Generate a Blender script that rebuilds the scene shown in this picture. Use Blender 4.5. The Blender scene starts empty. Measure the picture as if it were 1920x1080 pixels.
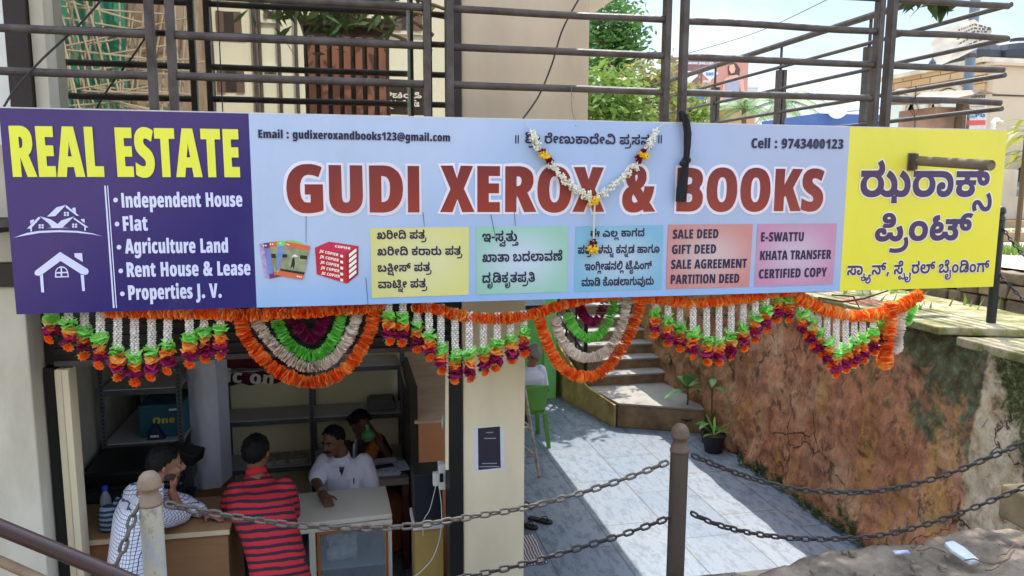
import bpy, bmesh, math, random
from mathutils import Vector, Matrix, noise
random.seed(7)
SC = bpy.context.scene
COL = SC.collection
# camera
F_PX, PITCH, YAW, ROLL = 1417.24, 0.136674, 0.211960, 0.0043392
EYE = Vector((0.0, 0.0, 3.2))
_cy, _sy, _cp, _sp = math.cos(YAW), math.sin(YAW), math.cos(PITCH), math.sin(PITCH)
FWD = Vector((_sy*_cp, _cy*_cp, -_sp))
_rt = Vector((_cy, -_sy, 0)); _up = _rt.cross(FWD)
RIGHT = _rt*math.cos(ROLL) + _up*math.sin(ROLL)
UP = _up*math.cos(ROLL) - _rt*math.sin(ROLL)
cam = bpy.data.cameras.new('camera'); cam.sensor_width = 36; cam.lens = 36*F_PX/1920
cam.clip_start = 0.05; cam.clip_end = 800
camo = bpy.data.objects.new('camera', cam); COL.objects.link(camo)
camo.matrix_world = Matrix.Translation(EYE) @ Matrix((RIGHT, UP, -FWD)).transposed().to_4x4()
SC.camera = camo
# light
SUN_TO = Vector((0.34, 0.55, 1.0)).normalized()
ELEV = math.asin(SUN_TO.z); AZ = math.atan2(SUN_TO.x, SUN_TO.y)      # from +Y towards +X
w = bpy.data.worlds.new('World'); SC.world = w; w.use_nodes = True
nt = w.node_tree; nt.nodes.clear()
sky = nt.nodes.new('ShaderNodeTexSky'); sky.sky_type = 'NISHITA'; sky.sun_disc = False
sky.sun_elevation = ELEV; sky.sun_rotation = AZ; sky.air_density = 1.0; sky.dust_density = 1.2; sky.ozone_density = 1.0
tc = nt.nodes.new('ShaderNodeTexCoord')
mp = nt.nodes.new('ShaderNodeMapping'); mp.inputs['Scale'].default_value = (1.0, 1.0, 2.6)
nz = nt.nodes.new('ShaderNodeTexNoise'); nz.inputs['Scale'].default_value = 2.3; nz.inputs['Detail'].default_value = 9; nz.inputs['Roughness'].default_value = .58
rp = nt.nodes.new('ShaderNodeValToRGB'); rp.color_ramp.elements[0].position = .42; rp.color_ramp.elements[1].position = .72
mx = nt.nodes.new('ShaderNodeMix'); mx.data_type = 'RGBA'
mx.inputs[7].default_value = (9.4, 10.0, 10.6, 1)
bg = nt.nodes.new('ShaderNodeBackground'); bg.inputs['Strength'].default_value = 0.15
out = nt.nodes.new('ShaderNodeOutputWorld')
L = nt.links.new
L(tc.outputs['Generated'], mp.inputs['Vector']); L(mp.outputs[0], nz.inputs['Vector']); L(nz.outputs['Fac'], rp.inputs['Fac'])
mu = nt.nodes.new('ShaderNodeMath'); mu.operation = 'MULTIPLY'; mu.inputs[1].default_value = .8
L(rp.outputs['Color'], mu.inputs[0]); L(mu.outputs[0], mx.inputs[0]); L(sky.outputs[0], mx.inputs[6]);
sz = nt.nodes.new('ShaderNodeSeparateXYZ'); L(tc.outputs['Generated'], sz.inputs[0])
em = nt.nodes.new('ShaderNodeMapRange'); em.interpolation_type = 'SMOOTHSTEP'
for i, v in zip((1, 2, 3, 4), (.22, .62, .40, 1.3)): em.inputs[i].default_value = v
L(sz.outputs['Z'], em.inputs[0])
vm = nt.nodes.new('ShaderNodeVectorMath'); vm.operation = 'SCALE'; L(mx.outputs[2], vm.inputs[0]); yb = nt.nodes.new('ShaderNodeMapRange'); yb.interpolation_type = 'SMOOTHSTEP'
for i, v in zip((1, 2, 3, 4), (.25, -.25, 0, 1)): yb.inputs[i].default_value = v
L(sz.outputs['Y'], yb.inputs[0])
mxf = nt.nodes.new('ShaderNodeMath'); mxf.operation = 'MAXIMUM'; L(em.outputs[0], mxf.inputs[0]); L(yb.outputs[0], mxf.inputs[1]); L(mxf.outputs[0], vm.inputs['Scale']); L(vm.outputs[0], bg.inputs['Color']); L(bg.outputs[0], out.inputs['Surface'])
sl = bpy.data.lights.new('sun', 'SUN'); sl.energy = 2.4; sl.angle = math.radians(.5); sl.color = (1.0, .95, .86)
so = bpy.data.objects.new('sun', sl); COL.objects.link(so)
so.rotation_euler = SUN_TO.to_track_quat('Z', 'Y').to_euler()
so.location = (0, 0, 30)
vs = SC.view_settings; vs.view_transform = 'Standard'; vs.look = 'None'; vs.exposure = 1.48; vs.gamma = 1.0
SC.cycles.max_bounces = 10; SC.cycles.diffuse_bounces = 8; SC.cycles.glossy_bounces = 4; SC.cycles.transparent_max_bounces = 12
SC.cycles.use_denoising = True
# measuring helpers: where a sight line meets a real plane
def ray(px, py):
 return FWD + RIGHT*((px-960)/F_PX) - UP*((py-540)/F_PX)
def at(px, py, Y):
 d = ray(px, py); return EYE + d*(Y/d.y)
def atx(px, py, X):
 d = ray(px, py); return EYE + d*(X/d.x)
def atz(px, py, Z):
 d = ray(px, py); return EYE + d*((Z-EYE.z)/d.z)
# mesh builder
def V(*a): return Vector(a)
class MB:
 def __init__(s): s.v = []; s.f = []; s.mi = []; s.cur = 0
 def add(s, vs, fs):
  o = len(s.v); s.v += [Vector(p) for p in vs]
  for f in fs: s.f.append([i+o for i in f]); s.mi.append(s.cur)
  return s
 def box(s, x0, y0, z0, x1, y1, z1):
  x0, x1 = min(x0, x1), max(x0, x1); y0, y1 = min(y0, y1), max(y0, y1); z0, z1 = min(z0, z1), max(z0, z1)
  return s.add([(x0,y0,z0),(x1,y0,z0),(x1,y1,z0),(x0,y1,z0),(x0,y0,z1),(x1,y0,z1),(x1,y1,z1),(x0,y1,z1)],
                     [(3,2,1,0),(4,5,6,7),(0,1,5,4),(1,2,6,5),(2,3,7,6),(3,0,4,7)])
 def obox(s, c, a, b, d):
  c, a, b, d = Vector(c), Vector(a), Vector(b), Vector(d)
  if a.cross(b).dot(d) < 0: d = -d
  P = [c-a-b-d, c+a-b-d, c+a+b-d, c-a+b-d, c-a-b+d, c+a-b+d, c+a+b+d, c-a+b+d]
  return s.add(P, [(3,2,1,0),(4,5,6,7),(0,1,5,4),(1,2,6,5),(2,3,7,6),(3,0,4,7)])
 def bar(s, p, q, w, h=None, up=(0,0,1)):
  p, q = Vector(p), Vector(q); h = h or w; d = (q-p); u = Vector(up)
  if abs(d.normalized().dot(u)) > .95: u = Vector((0,1,0))
  a = d.cross(u).normalized()*w/2; b = a.cross(d).normalized()*h/2
  return s.obox((p+q)/2, d/2, a, b)
 def tube(s, path, r, n=8, cap=True, closed=False, squash=None):
  P = [Vector(p) for p in path]; m = len(P)
  R = r if isinstance(r, (list, tuple)) else [r]*m
  o = len(s.v); prev = None
  for i in range(m):
   if closed: t = P[(i+1) % m]-P[i-1]
   else: t = P[min(i+1, m-1)]-P[max(i-1, 0)]
   if t.length < 1e-9: t = Vector((0,0,1))
   t.normalize()
   if prev is None:
    u = Vector((0,0,1)) if abs(t.z) < .9 else Vector((0,1,0))
    a = t.cross(u).normalized()
   else:
    a = prev - t*prev.dot(t)
    a = a.normalized() if a.length > 1e-6 else t.orthogonal().normalized()
   prev = a; b = t.cross(a)
   sx, sz = squash or (1, 1)
   for k in range(n):
    th = 2*math.pi*k/n
    s.v.append(P[i] + (a*math.cos(th)*sx + b*math.sin(th)*sz)*R[i])
  for i in range(m if closed else m-1):
   j = (i+1) % m
   for k in range(n):
    s.f.append([o+i*n+k, o+i*n+(k+1) % n, o+j*n+(k+1) % n, o+j*n+k]); s.mi.append(s.cur)
  if cap and not closed:
   s.f.append([o+k for k in reversed(range(n))]); s.mi.append(s.cur)
   s.f.append([o+(m-1)*n+k for k in range(n)]); s.mi.append(s.cur)
  return s
 def lathe(s, c, prof, n=20, axis=(0,0,1)):
  c = Vector(c); ax = Vector(axis).normalized(); a = ax.orthogonal().normalized(); b = ax.cross(a); o = len(s.v)
  for r, z in prof:
   for k in range(n):
    th = 2*math.pi*k/n
    s.v.append(c + ax*z + (a*math.cos(th)+b*math.sin(th))*max(r, 1e-4))
  for i in range(len(prof)-1):
   for k in range(n):
    s.f.append([o+i*n+k, o+i*n+(k+1) % n, o+(i+1)*n+(k+1) % n, o+(i+1)*n+k]); s.mi.append(s.cur)
  s.f.append([o+k for k in reversed(range(n))]); s.mi.append(s.cur)
  s.f.append([o+(len(prof)-1)*n+k for k in range(n)]); s.mi.append(s.cur)
  return s
 def ell(s, c, X, Y, Z, nu=12, nv=8):
  """ellipsoid with half axes X, Y, Z (vectors)"""
  c, X, Y, Z = Vector(c), Vector(X), Vector(Y), Vector(Z); o = len(s.v)
  for j in range(1, nv):
   ph = math.pi*j/nv
   for k in range(nu):
    th = 2*math.pi*k/nu
    s.v.append(c + X*(math.sin(ph)*math.cos(th)) + Y*(math.sin(ph)*math.sin(th)) + Z*math.cos(ph))
  t = len(s.v); s.v += [c+Z, c-Z]
  for j in range(nv-2):
   for k in range(nu):
    s.f.append([o+j*nu+k, o+(j+1)*nu+k, o+(j+1)*nu+(k+1) % nu, o+j*nu+(k+1) % nu]); s.mi.append(s.cur)
  for k in range(nu):
   s.f.append([t, o+k, o+(k+1) % nu]); s.mi.append(s.cur)
   s.f.append([t+1, o+(nv-2)*nu+(k+1) % nu, o+(nv-2)*nu+k]); s.mi.append(s.cur)
  return s
 def ball(s, c, r, nu=10, nv=6): return s.ell(c, (r,0,0), (0,r,0), (0,0,r), nu, nv)
 def prism(s, pts, d):
  """closed outline pts extruded by vector d"""
  P = [Vector(p) for p in pts]; d = Vector(d); n = len(P)
  nr = Vector((0,0,0))
  for i in range(n): nr += P[i].cross(P[(i+1) % n])
  if nr.dot(d) > 0: P = P[::-1]
  vs = P + [p+d for p in P]
  return s.add(vs, [list(range(n)), [n+k for k in reversed(range(n))]] + [[i, i+n, (i+1) % n+n, (i+1) % n] for i in range(n)])
 def quad(s, a, b, c, d): return s.add([a, b, c, d], [(0, 1, 2, 3)])
 def grid(s, fn, nu, nv):
  o = len(s.v)
  for i in range(nu+1):
   for j in range(nv+1): s.v.append(Vector(fn(i/nu, j/nv)))
  for i in range(nu):
   for j in range(nv):
    s.f.append([o+i*(nv+1)+j, o+(i+1)*(nv+1)+j, o+(i+1)*(nv+1)+j+1, o+i*(nv+1)+j+1]); s.mi.append(s.cur)
  return s
 def build(s, name, m, parent=None, smooth=False, bevel=0, base=None, solidify=0):
  org = Vector((0,0,0))
  if parent is not None: org = Vector(parent['_w'])
  elif base is not None: org = Vector(base)
  else:
   xs = [p.x for p in s.v]; ys = [p.y for p in s.v]; zs = [p.z for p in s.v]
   org = Vector(((min(xs)+max(xs))/2, (min(ys)+max(ys))/2, min(zs)))
  me = bpy.data.meshes.new(name)
  me.from_pydata([p-org for p in s.v], [], s.f)
  for mm in (m if isinstance(m, (list, tuple)) else [m]): me.materials.append(mm)
  if isinstance(m, (list, tuple)): me.polygons.foreach_set('material_index', s.mi)
  if smooth: me.polygons.foreach_set('use_smooth', [True]*len(me.polygons))
  me.update()
  return link(name, me, parent, org, bevel, solidify)
def link(name, me, parent, org, bevel=0, solidify=0):
 o = bpy.data.objects.new(name, me); COL.objects.link(o)
 o['_w'] = tuple(org)
 if parent is not None: o.parent = parent
 else: o.location = org
 if solidify:
  md = o.modifiers.new('thickness', 'SOLIDIFY'); md.thickness = solidify; md.offset = 0
 if bevel:
  md = o.modifiers.new('bevel', 'BEVEL'); md.width = bevel; md.segments = 2; md.limit_method = 'ANGLE'; md.angle_limit = math.radians(40)
 return o
def tag(o, label=None, cat=None, group=None, kind=None):
 if label: o['label'] = label
 if cat: o['category'] = cat
 if group: o['group'] = group
 if kind: o['kind'] = kind
 return o
def thing(name, label, cat, loc=(0,0,0), group=None):
 o = bpy.data.objects.new(name, None); COL.objects.link(o); o.location = loc; o['_w'] = tuple(loc); o.empty_display_size = .1
 return tag(o, label, cat, group)
def setup_done():
 for o in bpy.data.objects:
  if '_w' in o: del o['_w']
# materials
def srgb(r, g, b):
 f = lambda c: c/12.92 if c <= .04045 else ((c+.055)/1.055)**2.4
 return (f(r/255), f(g/255), f(b/255), 1)
def new_mat(name):
 m = bpy.data.materials.new(name); m.use_nodes = True
 n = m.node_tree; b = n.nodes['Principled BSDF']
 return m, n, b
def node(n, t, **kw):
 x = n.nodes.new(t)
 for k, v in kw.items(): setattr(x, k, v)
 return x
def ramp(n, src, stops):
 r = n.nodes.new('ShaderNodeValToRGB'); e = r.color_ramp.elements
 while len(e) < len(stops): e.new(.5)
 for k, (p, c) in enumerate(stops):
  e[k].position = p; e[k].color = c if len(c) == 4 else (*c, 1)
 n.links.new(src, r.inputs['Fac']); return r
def mixc(n, fac, a, b, mode='MIX'):
 x = n.nodes.new('ShaderNodeMix'); x.data_type = 'RGBA'; x.blend_type = mode
 for inp, val in ((0, fac), (6, a), (7, b)):
  if hasattr(val, 'links') or hasattr(val, 'is_linked'): n.links.new(val, x.inputs[inp])
  else: x.inputs[inp].default_value = val
 return x.outputs[2]
def tex(n, kind='Noise', scale=5, detail=6, rough=.6, co=None, stretch=None, **kw):
 if co is None:
  t = n.nodes.new('ShaderNodeTexCoord'); co = t.outputs['Object']
 if stretch:
  mpn = n.nodes.new('ShaderNodeMapping'); mpn.inputs['Scale'].default_value = stretch; n.links.new(co, mpn.inputs['Vector']); co = mpn.outputs[0]
 x = n.nodes.new('ShaderNodeTex'+kind)
 n.links.new(co, x.inputs['Vector']); x.inputs['Scale'].default_value = scale
 if 'Detail' in x.inputs: x.inputs['Detail'].default_value = detail
 if 'Roughness' in x.inputs: x.inputs['Roughness'].default_value = rough
 return x
def bump(n, b, h, strength=.3, dist=.01):
 x = n.nodes.new('ShaderNodeBump'); x.inputs['Strength'].default_value = strength; x.inputs['Distance'].default_value = dist
 n.links.new(h, x.inputs['Height']); n.links.new(x.outputs[0], b.inputs['Normal']); return x
def mat(name, c, rough=.6, var=.25, scale=6, bmp=.15, metal=0, spec=.4, c2=None, fine=60, island=0, stretch=None, trans=0):
 """base colour c, broken up by noise towards c2 (a dirtier, darker tone of the same thing)"""
 m, n, b = new_mat(name)
 c2 = c2 or tuple(x*.55 for x in c[:3])+(1,)
 nz = tex(n, scale=scale, detail=7, stretch=stretch); r = ramp(n, nz.outputs['Fac'], [(.38, (0,0,0)), (.72, (1,1,1))])
 mu = node(n, 'ShaderNodeMath', operation='MULTIPLY'); mu.inputs[1].default_value = var; n.links.new(r.outputs[0], mu.inputs[0])
 col = mixc(n, mu.outputs[0], c, c2)
 if island:
  g = node(n, 'ShaderNodeNewGeometry')
  hs = node(n, 'ShaderNodeHueSaturation'); mr = node(n, 'ShaderNodeMapRange'); mr.inputs[3].default_value = 1-island; mr.inputs[4].default_value = 1+island
  n.links.new(g.outputs['Random Per Island'], mr.inputs[0]); n.links.new(mr.outputs[0], hs.inputs['Value']); n.links.new(col, hs.inputs['Color'])
  col = hs.outputs[0]
 n.links.new(col, b.inputs['Base Color'])
 b.inputs['Roughness'].default_value = rough; b.inputs['Metallic'].default_value = metal; b.inputs['Specular IOR Level'].default_value = spec
 if bmp:
  f = tex(n, scale=fine, detail=4); bump(n, b, f.outputs['Fac'], bmp, .004)
 if trans:
  tr = node(n, 'ShaderNodeBsdfTranslucent'); n.links.new(col, tr.inputs['Color'])
  ms = node(n, 'ShaderNodeMixShader'); ms.inputs[0].default_value = trans
  n.links.new(b.outputs[0], ms.inputs[1]); n.links.new(tr.outputs[0], ms.inputs[2])
  n.links.new(ms.outputs[0], n.nodes['Material Output'].inputs['Surface'])
 return m
def flatmat(name, c, rough=.45, spec=.4):
 m, n, b = new_mat(name); b.inputs['Base Color'].default_value = c; b.inputs['Roughness'].default_value = rough; b.inputs['Specular IOR Level'].default_value = spec
 return m
GLYPHS = {
1234:[0,[[103,226,-12,6,-19,1,-7,-5,-2,-11,2,-5,8,-4,17,1,10,8],[103,226,1,6,37,-3,-4,-14,-13,-22,-11,23],[161,114,-12,-17,-19,-12,-69,-22,-3,-5,2,-9,10,-7,29,-3,33,3,23,9,14,14,4,10,-2,22],[161,114,-19,14,-19,6,5,18,0,20,-4,21,-26,-16,-22,-3,-29,5,-17,11,-7,10,-4,20,4,20,13,16,9,6,21,7,34,-1,28,-11,15,-12,17,-24,12,-42,1,-33],[123,134,-40,1,-8,-6,2,-10,-47,-15,-6,13,-1,20,9,18,13,10,21,7,42,2,40,-6,14,-5,30,-17,14,-15,9,-16,6,-18,2,-18,-4,-23,-10,-21,-28,-23,-13,-6,-30,-7,-51,-3,-34,6,-18,8,-19,18,-5,17,1,25,7,13,23,16,60,18,16,9]]],
1122:[0,[[46,-20,-3,-26,-5,-11,-6,-10,-8,-9,-10,-8,-11,-7,-12,-5,-28,-7,-34,-3,-31,2,-31,7,7,32,18,-4,21,-2,34,1,17,3,15,4,11,7,9,8,7,9,4,11,1,17,-2,10,-10,20,31,16,8,-14,3,-8,4,-20]]],
1074:[0,[[59,121,17,-5,18,3,10,9,1,15,-6,7,-6,2,-19,-4,-12,-14],[59,121,-1,-15,4,-21,-15,7,-15,12,8,36,6,-9],[62,85,4,-11,14,-17,32,-19,-26,-42,-40,27,-27,36,-7,22,-2,24,6,35,16,26,8,7,28,13,42,1,27,-14,9,-11,7,-21,0,-16,-11,-26,-11,-9,-31,-10,-30,2]]],
1264:[0,[[43,142,15,8,8,-8],[133,231,-7,-7,-1,-16,-12,18,8,6],[184,150,-11,-4,-40,-4,36,11],[184,150,24,-23,11,-31,-2,-39,-9,-21,-15,-17,-21,-13,-25,-7,-31,-3,-30,2,-36,13,-25,24,-10,21,-2,40,10,26,20,20,-31,0,0,43,128,0,20,5,12,12,1,16,-3,8,-10,8,-11,2,-16,-5,9,-6,4,-11,-4,-12,-6,-5,-16,-3,-12,2,-9,6,-7,16,1,17,9,16,10,9,22,8,18,2,21,-2,23,-11,16,-18,6,-16,2,-17,-3,-21,-12,-21,-7,-7],[116,40,24,4,12,7,12,14,6,26,-4,21,-10,16,-17,10,-23,4,-23,-4,-17,-11,-11,-16,-3,-13,4,-29,11,-16,17,-9]]],
1037:[0,[[39,87,19,6,-2,-14],[148,161,10,-10,-21,-2],[148,161,23,17,14,6,24,4,25,0,26,-7,30,-21,17,-31,6,-39,-5,-37,-16,-30,-28,-20,-30,-7,-12,0,-30,4,-11,5,-10,6,-14,18,-4,23,8,30,14,13,19,7,11,1,25,-5,12,-10,6,-20,-4,-20,-32,2,0,12,-10,4,-6,-3,-3,-7,3,-13,11,-6,19,-1,17,5,9,7,8,16,3,23,-3,26,-9,17,-15,12,-30,3,-14,-5,-11,-9,-11,-18,-45,0,-4,14,-12,14,-13,4,-14,0,-14,-5,-5,-6,-1,-12,2,-6,10,-8,26,-2,0,-37,-20,0,-15,-5,-5,-8,1,-10,10,-8,20,-1,23,11,23,-34,-22,-11,-32,-7,-38,3,-20,11,-7,7,-8,17,1,22,10,19,18,12,-17,14,-8,15,-2,26,8,20,10,11,22,11,19,4,24,0,22,-5]]],
1063:[0,[[30,-4,-26,3,-22,9,-41,34,29,31,17,-20,12,-8,15,-5,24,2,7,3,9,10,5,14,1,17,-7,22,-26,27,-22,12,26,42,40,-26,23,-27,13,-33,3,-26,-5,-33,-15,-26,-15,-12,-10,-4]]],
1134:[0,[[178,85,13,-15,5,-21,-5,-20,-9,-12,-24,-14,-23,-5,-43,-2,-25,4,-27,12,-16,17,-4,13,0,15,5,15,11,13,-24,0,0,34,70,0,12,9,2,6,-4,10,-6,6,27,3,20,-3,7,-14,-4,-17,66,0,0,-34],[107,38,25,5,12,11,1,17,-3,7,-9,7,-20,5,-18,-1,-13,-4,-11,-11,-2,-10,5,-15,10,-7],[12,142,0,43,144,0,0,-43]]],
1060:[0,[[42,60,-2,2,-1,4,4,3],[42,60,2,-8,4,-8,9,-6,5,-1,14,0,5,1,10,4,4,3,7,8,4,10,3,20,-1,13,-6,18,-14,15,-10,6,-5,1,-4,2,-18,3,-16,1,-119,0,0,43,118,0,24,-1,20,-2,17,-4,14,-6,6,-3,16,-12,12,-15,5,-8,6,-18,4,-21,-1,-25,-2,-13,-3,-11,-4,-10,-12,-17,-8,-7,-9,-6,-9,-4,-22,-5,-23,-1,-20,4,-8,3,-14,9,-10,12,-6,15,-2,24,1,6,4,12,3,5,13,12,11,4,12,2,15,-2,6,-2,8,-8,4,-9,0,-11,-1,-5,-2,-4,-9,-8,-13,-2,-12,4]]],
1255:[0,[[46,142,14,8,8,-8],[176,231,-7,-7,-1,-16,-12,18,8,6],[137,22,-10,13,23,2],[137,22,-22,-18,-31,-8,-22,1,-12,4,-21,14,-13,23,-3,15,0,35,11,30,9,13,13,11,-34,0,0,43,171,0,16,3,10,6,6,8,0,20,-8,10,-20,4,-11,-5,4,-1,7,-9,2,-7,-2,-8,-8,-9,-16,-3,-12,2,-9,6,-7,16,1,17,14,21,19,10,26,4,21,-2,23,-11,16,-18,6,-16,2,-17,-3,-21,-5,-12,-14,-16,-19,-9,22,-18,14,-27,5,-32,-5,-32,-13,-24,-10,-8,-23,-10,-37,1,-24,11],[87,39,11,3,8,7,4,5,5,20,45,0,6,-22,12,-11,10,-2,15,5,6,8,4,13,-1,22,-9,24,-18,18,-20,10,-31,3,-24,-3,-13,-5,-21,-17,-7,-11,-7,-26,0,-15,6,-17,8,-7]]],
1233:[0,[[155,226,-26,3,-11,-3,-5,-10,5,-10,8,-3,14,1,10,9],[155,226,0,2,42,-4,-6,-18,-17,12],[150,22,-10,13,21,-1],[150,22,-18,-14,-13,-6,-22,-5,-29,-1,-19,4,-22,13,-10,12,-7,16,-2,25,4,15,8,12,16,13,23,7,29,-2,15,-8,9,-11,3,-16,-5,-20,-34,3,1,7,-5,9,-15,-1,-4,-4,-2,-14,2,-5,11,-9,23,-3,25,6,9,9,7,20,45,0,6,-22,15,-11,13,-2,18,6,11,15,4,28,-2,28,-7,26,-16,35,-24,29,-8,-15,-11,-11,-14,-7,-23,-5,-24,1,-15,4,-17,11,-8,11,-4,21,4,20,19,20,25,8,39,1,16,-3,31,-10,26,-15,22,-21,18,-25,13,-29,7,-33,3,-46,-5,-31,-9,-22,-8,-12,-10,-8,-26,-12,-29,-2,-21,4,-18,9]]],
1043:[0,[[152,22,-10,12,21,0],[152,22,-18,-14,-27,-10,-37,-2,-19,4,-16,8,-17,17,-8,24,0,17,4,15,7,12,17,13,22,7,30,-2,20,-13,6,-14,-1,-19,-4,-9,-34,3,0,13,-5,4,-8,0,-9,-6,-3,-10,2,-9,12,-9,23,-3,24,6,10,9,7,20,44,0,6,-22,8,-8,10,-4,14,0,14,13,2,19,-7,24,-11,19,45,18,14,-25,9,-36,-2,-31,-7,-16,-10,-13,-21,-12,-16,-4,-17,0,-22,4,-17,9],[150,87,-16,4,-7,6,-3,9,1,15,6,8,13,7,17,-1,8,-6,7,-13,0,-10,-4,-9,-11,-9],[10,142,0,43,198,0,19,7,3,8,-1,14,-17,27,38,22,14,-19,11,-24,3,-29,-5,-19,-10,-14,-17,-10,-35,-6]]],
1056:[0,[[174,-4,-24,3,-20,9,-29,26,-17,22,-13,4,-8,-5,-4,-11,2,-13,12,-21,-44,-18,-11,19,-7,22,-1,21,4,15,11,18,20,12,38,3,27,-11,40,-43,9,-6,14,-3,10,2,10,9,3,22,-4,18,-14,25,45,18,14,-25,8,-26,0,-34,-4,-14,-5,-11,-19,-17,-12,-6],[131,89,-16,4,-7,7,-3,8,0,11,4,9,7,7,15,4,15,-4,11,-16,-1,-15,-6,-8,-13,-7],[10,142,0,43,166,0,19,7,3,8,-2,18,-16,23,38,22,14,-19,11,-24,3,-29,-7,-24,-13,-13,-12,-6,-35,-6]]],
1042:[0,[[204,145,-26,-2,20,6],[204,145,21,-19,9,-13,11,-30,0,-33,-9,-26,-9,-10,-22,-14,-15,-3,-25,-1,-22,5,-25,16,-34,39,-13,4,-8,-5,-4,-11,2,-13,12,-21,-44,-18,-11,19,-7,22,0,29,14,25,20,12,27,4,17,-2,15,-6,23,-18,27,-31,12,-6,7,-1,14,5,6,7,3,18,-4,22,-7,14,-16,18,-30,19,-129,0,0,43,166,0,13,4,7,5,1,20,-17,27,38,22,14,-19,8,-17,6,-36,-5,-19,-10,-14]]],
1115:[0,[[-21,-76,-13,19,-15,9,-16,0,-10,-8,-1,-11,8,-10,21,-4],[-21,-76,23,18,20,-32,11,-4,21,2,5,-29,-12,-4,-16,0,-21,6,-18,19],[2,-58,8,18,2,13,-3,22,-7,17,29,14,13,-30,2,-22,-2,-19,-11,-25,-18,-19,-32,-16,-17,-4,-27,-1,-17,4,-19,10,-10,16,-3,12,3,24,11,14,16,9,21,3,21,-3,12,-6,11,-9]]],
1031:[0,[[43,142,15,8,8,-8],[186,147,4,-2,10,-9,11,-15,3,-6,4,-12,2,-22,-3,-24,-4,-11,-5,-10,-7,-9,-8,-8,-10,-7,-11,-6,-12,-4,-13,-3,-31,-3,-30,2,-25,8,-11,5,-10,7,-8,8,-7,9,-6,10,-4,11,-3,25,1,15,4,14,6,12,4,6,10,10,6,4,-31,0,0,43,138,0,13,4,4,2,4,5,1,4,0,9,-1,5,-6,13,-11,14,38,22,14,-19,5,-9,6,-15,3,-29,-3,-14,-4,-9,-6,-8,-9,-7],[116,40,17,2,7,2,12,7,12,14,4,12,2,14,-2,14,-2,7,-6,11,-4,5,-5,4,-12,6,-7,2,-16,2,-16,-2,-7,-2,-6,-3,-11,-8,-8,-10,-3,-6,-3,-13,1,-19,3,-10,4,-8,7,-8,8,-5,9,-4,10,-3],[297,-48,4,51,43,0,4,-51],[262,-4,-13,1,-23,5,-20,11,-27,23,19,42,19,-23,13,-10,7,-3,17,-3,16,3,6,3,6,5,4,5,5,14,1,9,-2,16,-2,7,-7,13,-10,11,-19,14,-15,8,26,42,21,-12,19,-14,23,-27,10,-22,3,-11,3,-26,-1,-12,-4,-21,-4,-10,-11,-16,-15,-12,-10,-4,-22,-5],[383,-4,-24,3,-11,3,-11,5,-10,6,-9,7,-18,16,20,42,6,-9,6,-7,13,-13,14,-7,16,-3,9,1,14,5,9,10,5,14,1,9,-2,16,-5,14,-9,12,-17,15,-22,12,26,42,22,-12,19,-14,16,-18,12,-20,4,-11,3,-11,3,-26,-2,-23,-3,-10,-4,-10,-11,-16,-15,-12,-10,-4,-10,-3]]],
1158:[0,[[43,142,15,8,8,-8],[183,146,5,-3,11,-9,8,-9,9,-16,3,-13,1,-15,-3,-24,-4,-11,-5,-10,-7,-9,-8,-8,-10,-7,-11,-6,-12,-4,-13,-3,-31,-3,-30,2,-25,8,-11,5,-10,7,-8,8,-7,9,-6,10,-4,11,-3,25,1,15,4,14,6,12,4,6,10,10,6,4,-31,0,0,43,171,0],[116,40,17,2,7,2,12,7,12,14,4,12,2,14,-2,14,-2,7,-6,11,-4,5,-5,4,-12,6,-7,2,-16,2,-16,-2,-7,-2,-6,-3,-11,-8,-8,-10,-3,-6,-3,-13,1,-19,3,-10,4,-8,7,-8,8,-5,9,-4,10,-3]]],
1168:[0,[[178,85,6,-5,7,-10,2,-4,2,-8,1,-9,-1,-7,-4,-13,-9,-12,-15,-10,-9,-4,-10,-3,-13,-2,-14,-2,-29,0,-25,4,-10,3,-9,4,-8,5,-12,11,-4,6,-4,13,-1,7,1,8,2,8,3,7,7,10,3,3,1,0,-24,0,0,34,70,0,6,3,6,6,2,6,0,2,-4,8,-6,6,27,3,20,-3,6,-10,1,-4,-1,-10,-3,-5,0,-2,66,0,0,-34],[107,38,18,2,7,3,5,3,7,8,2,10,-1,7,-3,7,-9,7,-4,2,-16,3,-12,0,-6,-1,-13,-4,-7,-5,-4,-6,-2,-6,0,-4,2,-10,3,-5,10,-7,6,-2],[12,142,0,43,144,0,0,-43],[254,142,3,-16,2,-4,3,-3,7,-4,10,0,3,1,4,3,2,10,-3,7,-4,3,-12,3],[254,142,-41,0,0,12,2,25,3,11,10,19,6,7,8,7,8,5,9,4,10,3,11,2,33,-1,12,-3,15,-6,-21,-32,-3,2,-9,3,-11,2,-14,-1,-4,-2,-5,-1,-4,-3,-7,-7,-5,-10,-3,-23],[213,142,-58,0,0,43,103,0,25,-2,20,-7,11,-7,7,-8,5,-9,3,-10,1,-6,-1,-17,-3,-10,-5,-9,-7,-7,-8,-5,-9,-4,-10,-2,-12,-1,-13,1,-13,3,-10,6,-9,7,-8,10,-5,12,-3,13]]],
1129:[0,[[5,-112,-6,0,-18,3,-15,8,-9,8,-9,10,-14,18,-9,6,-5,0,-5,-2,-2,-2,-3,-6,0,-6,3,-11,8,-16,-32,-12,-5,9,-6,16,-2,16,1,9,2,9,4,7,6,7,6,5,8,4,9,2,18,1,13,-4,11,-7,13,-12,13,-16,6,-5,4,-5,10,-4,11,0,2,1,5,3,4,5,2,7,2,10,-2,23,-5,16,-8,16,-9,13,30,15,4,-5,13,-24,9,-28,2,-21,-2,-19,-2,-9,-6,-13,-5,-6,-10,-8,-14,-5]]],
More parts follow.
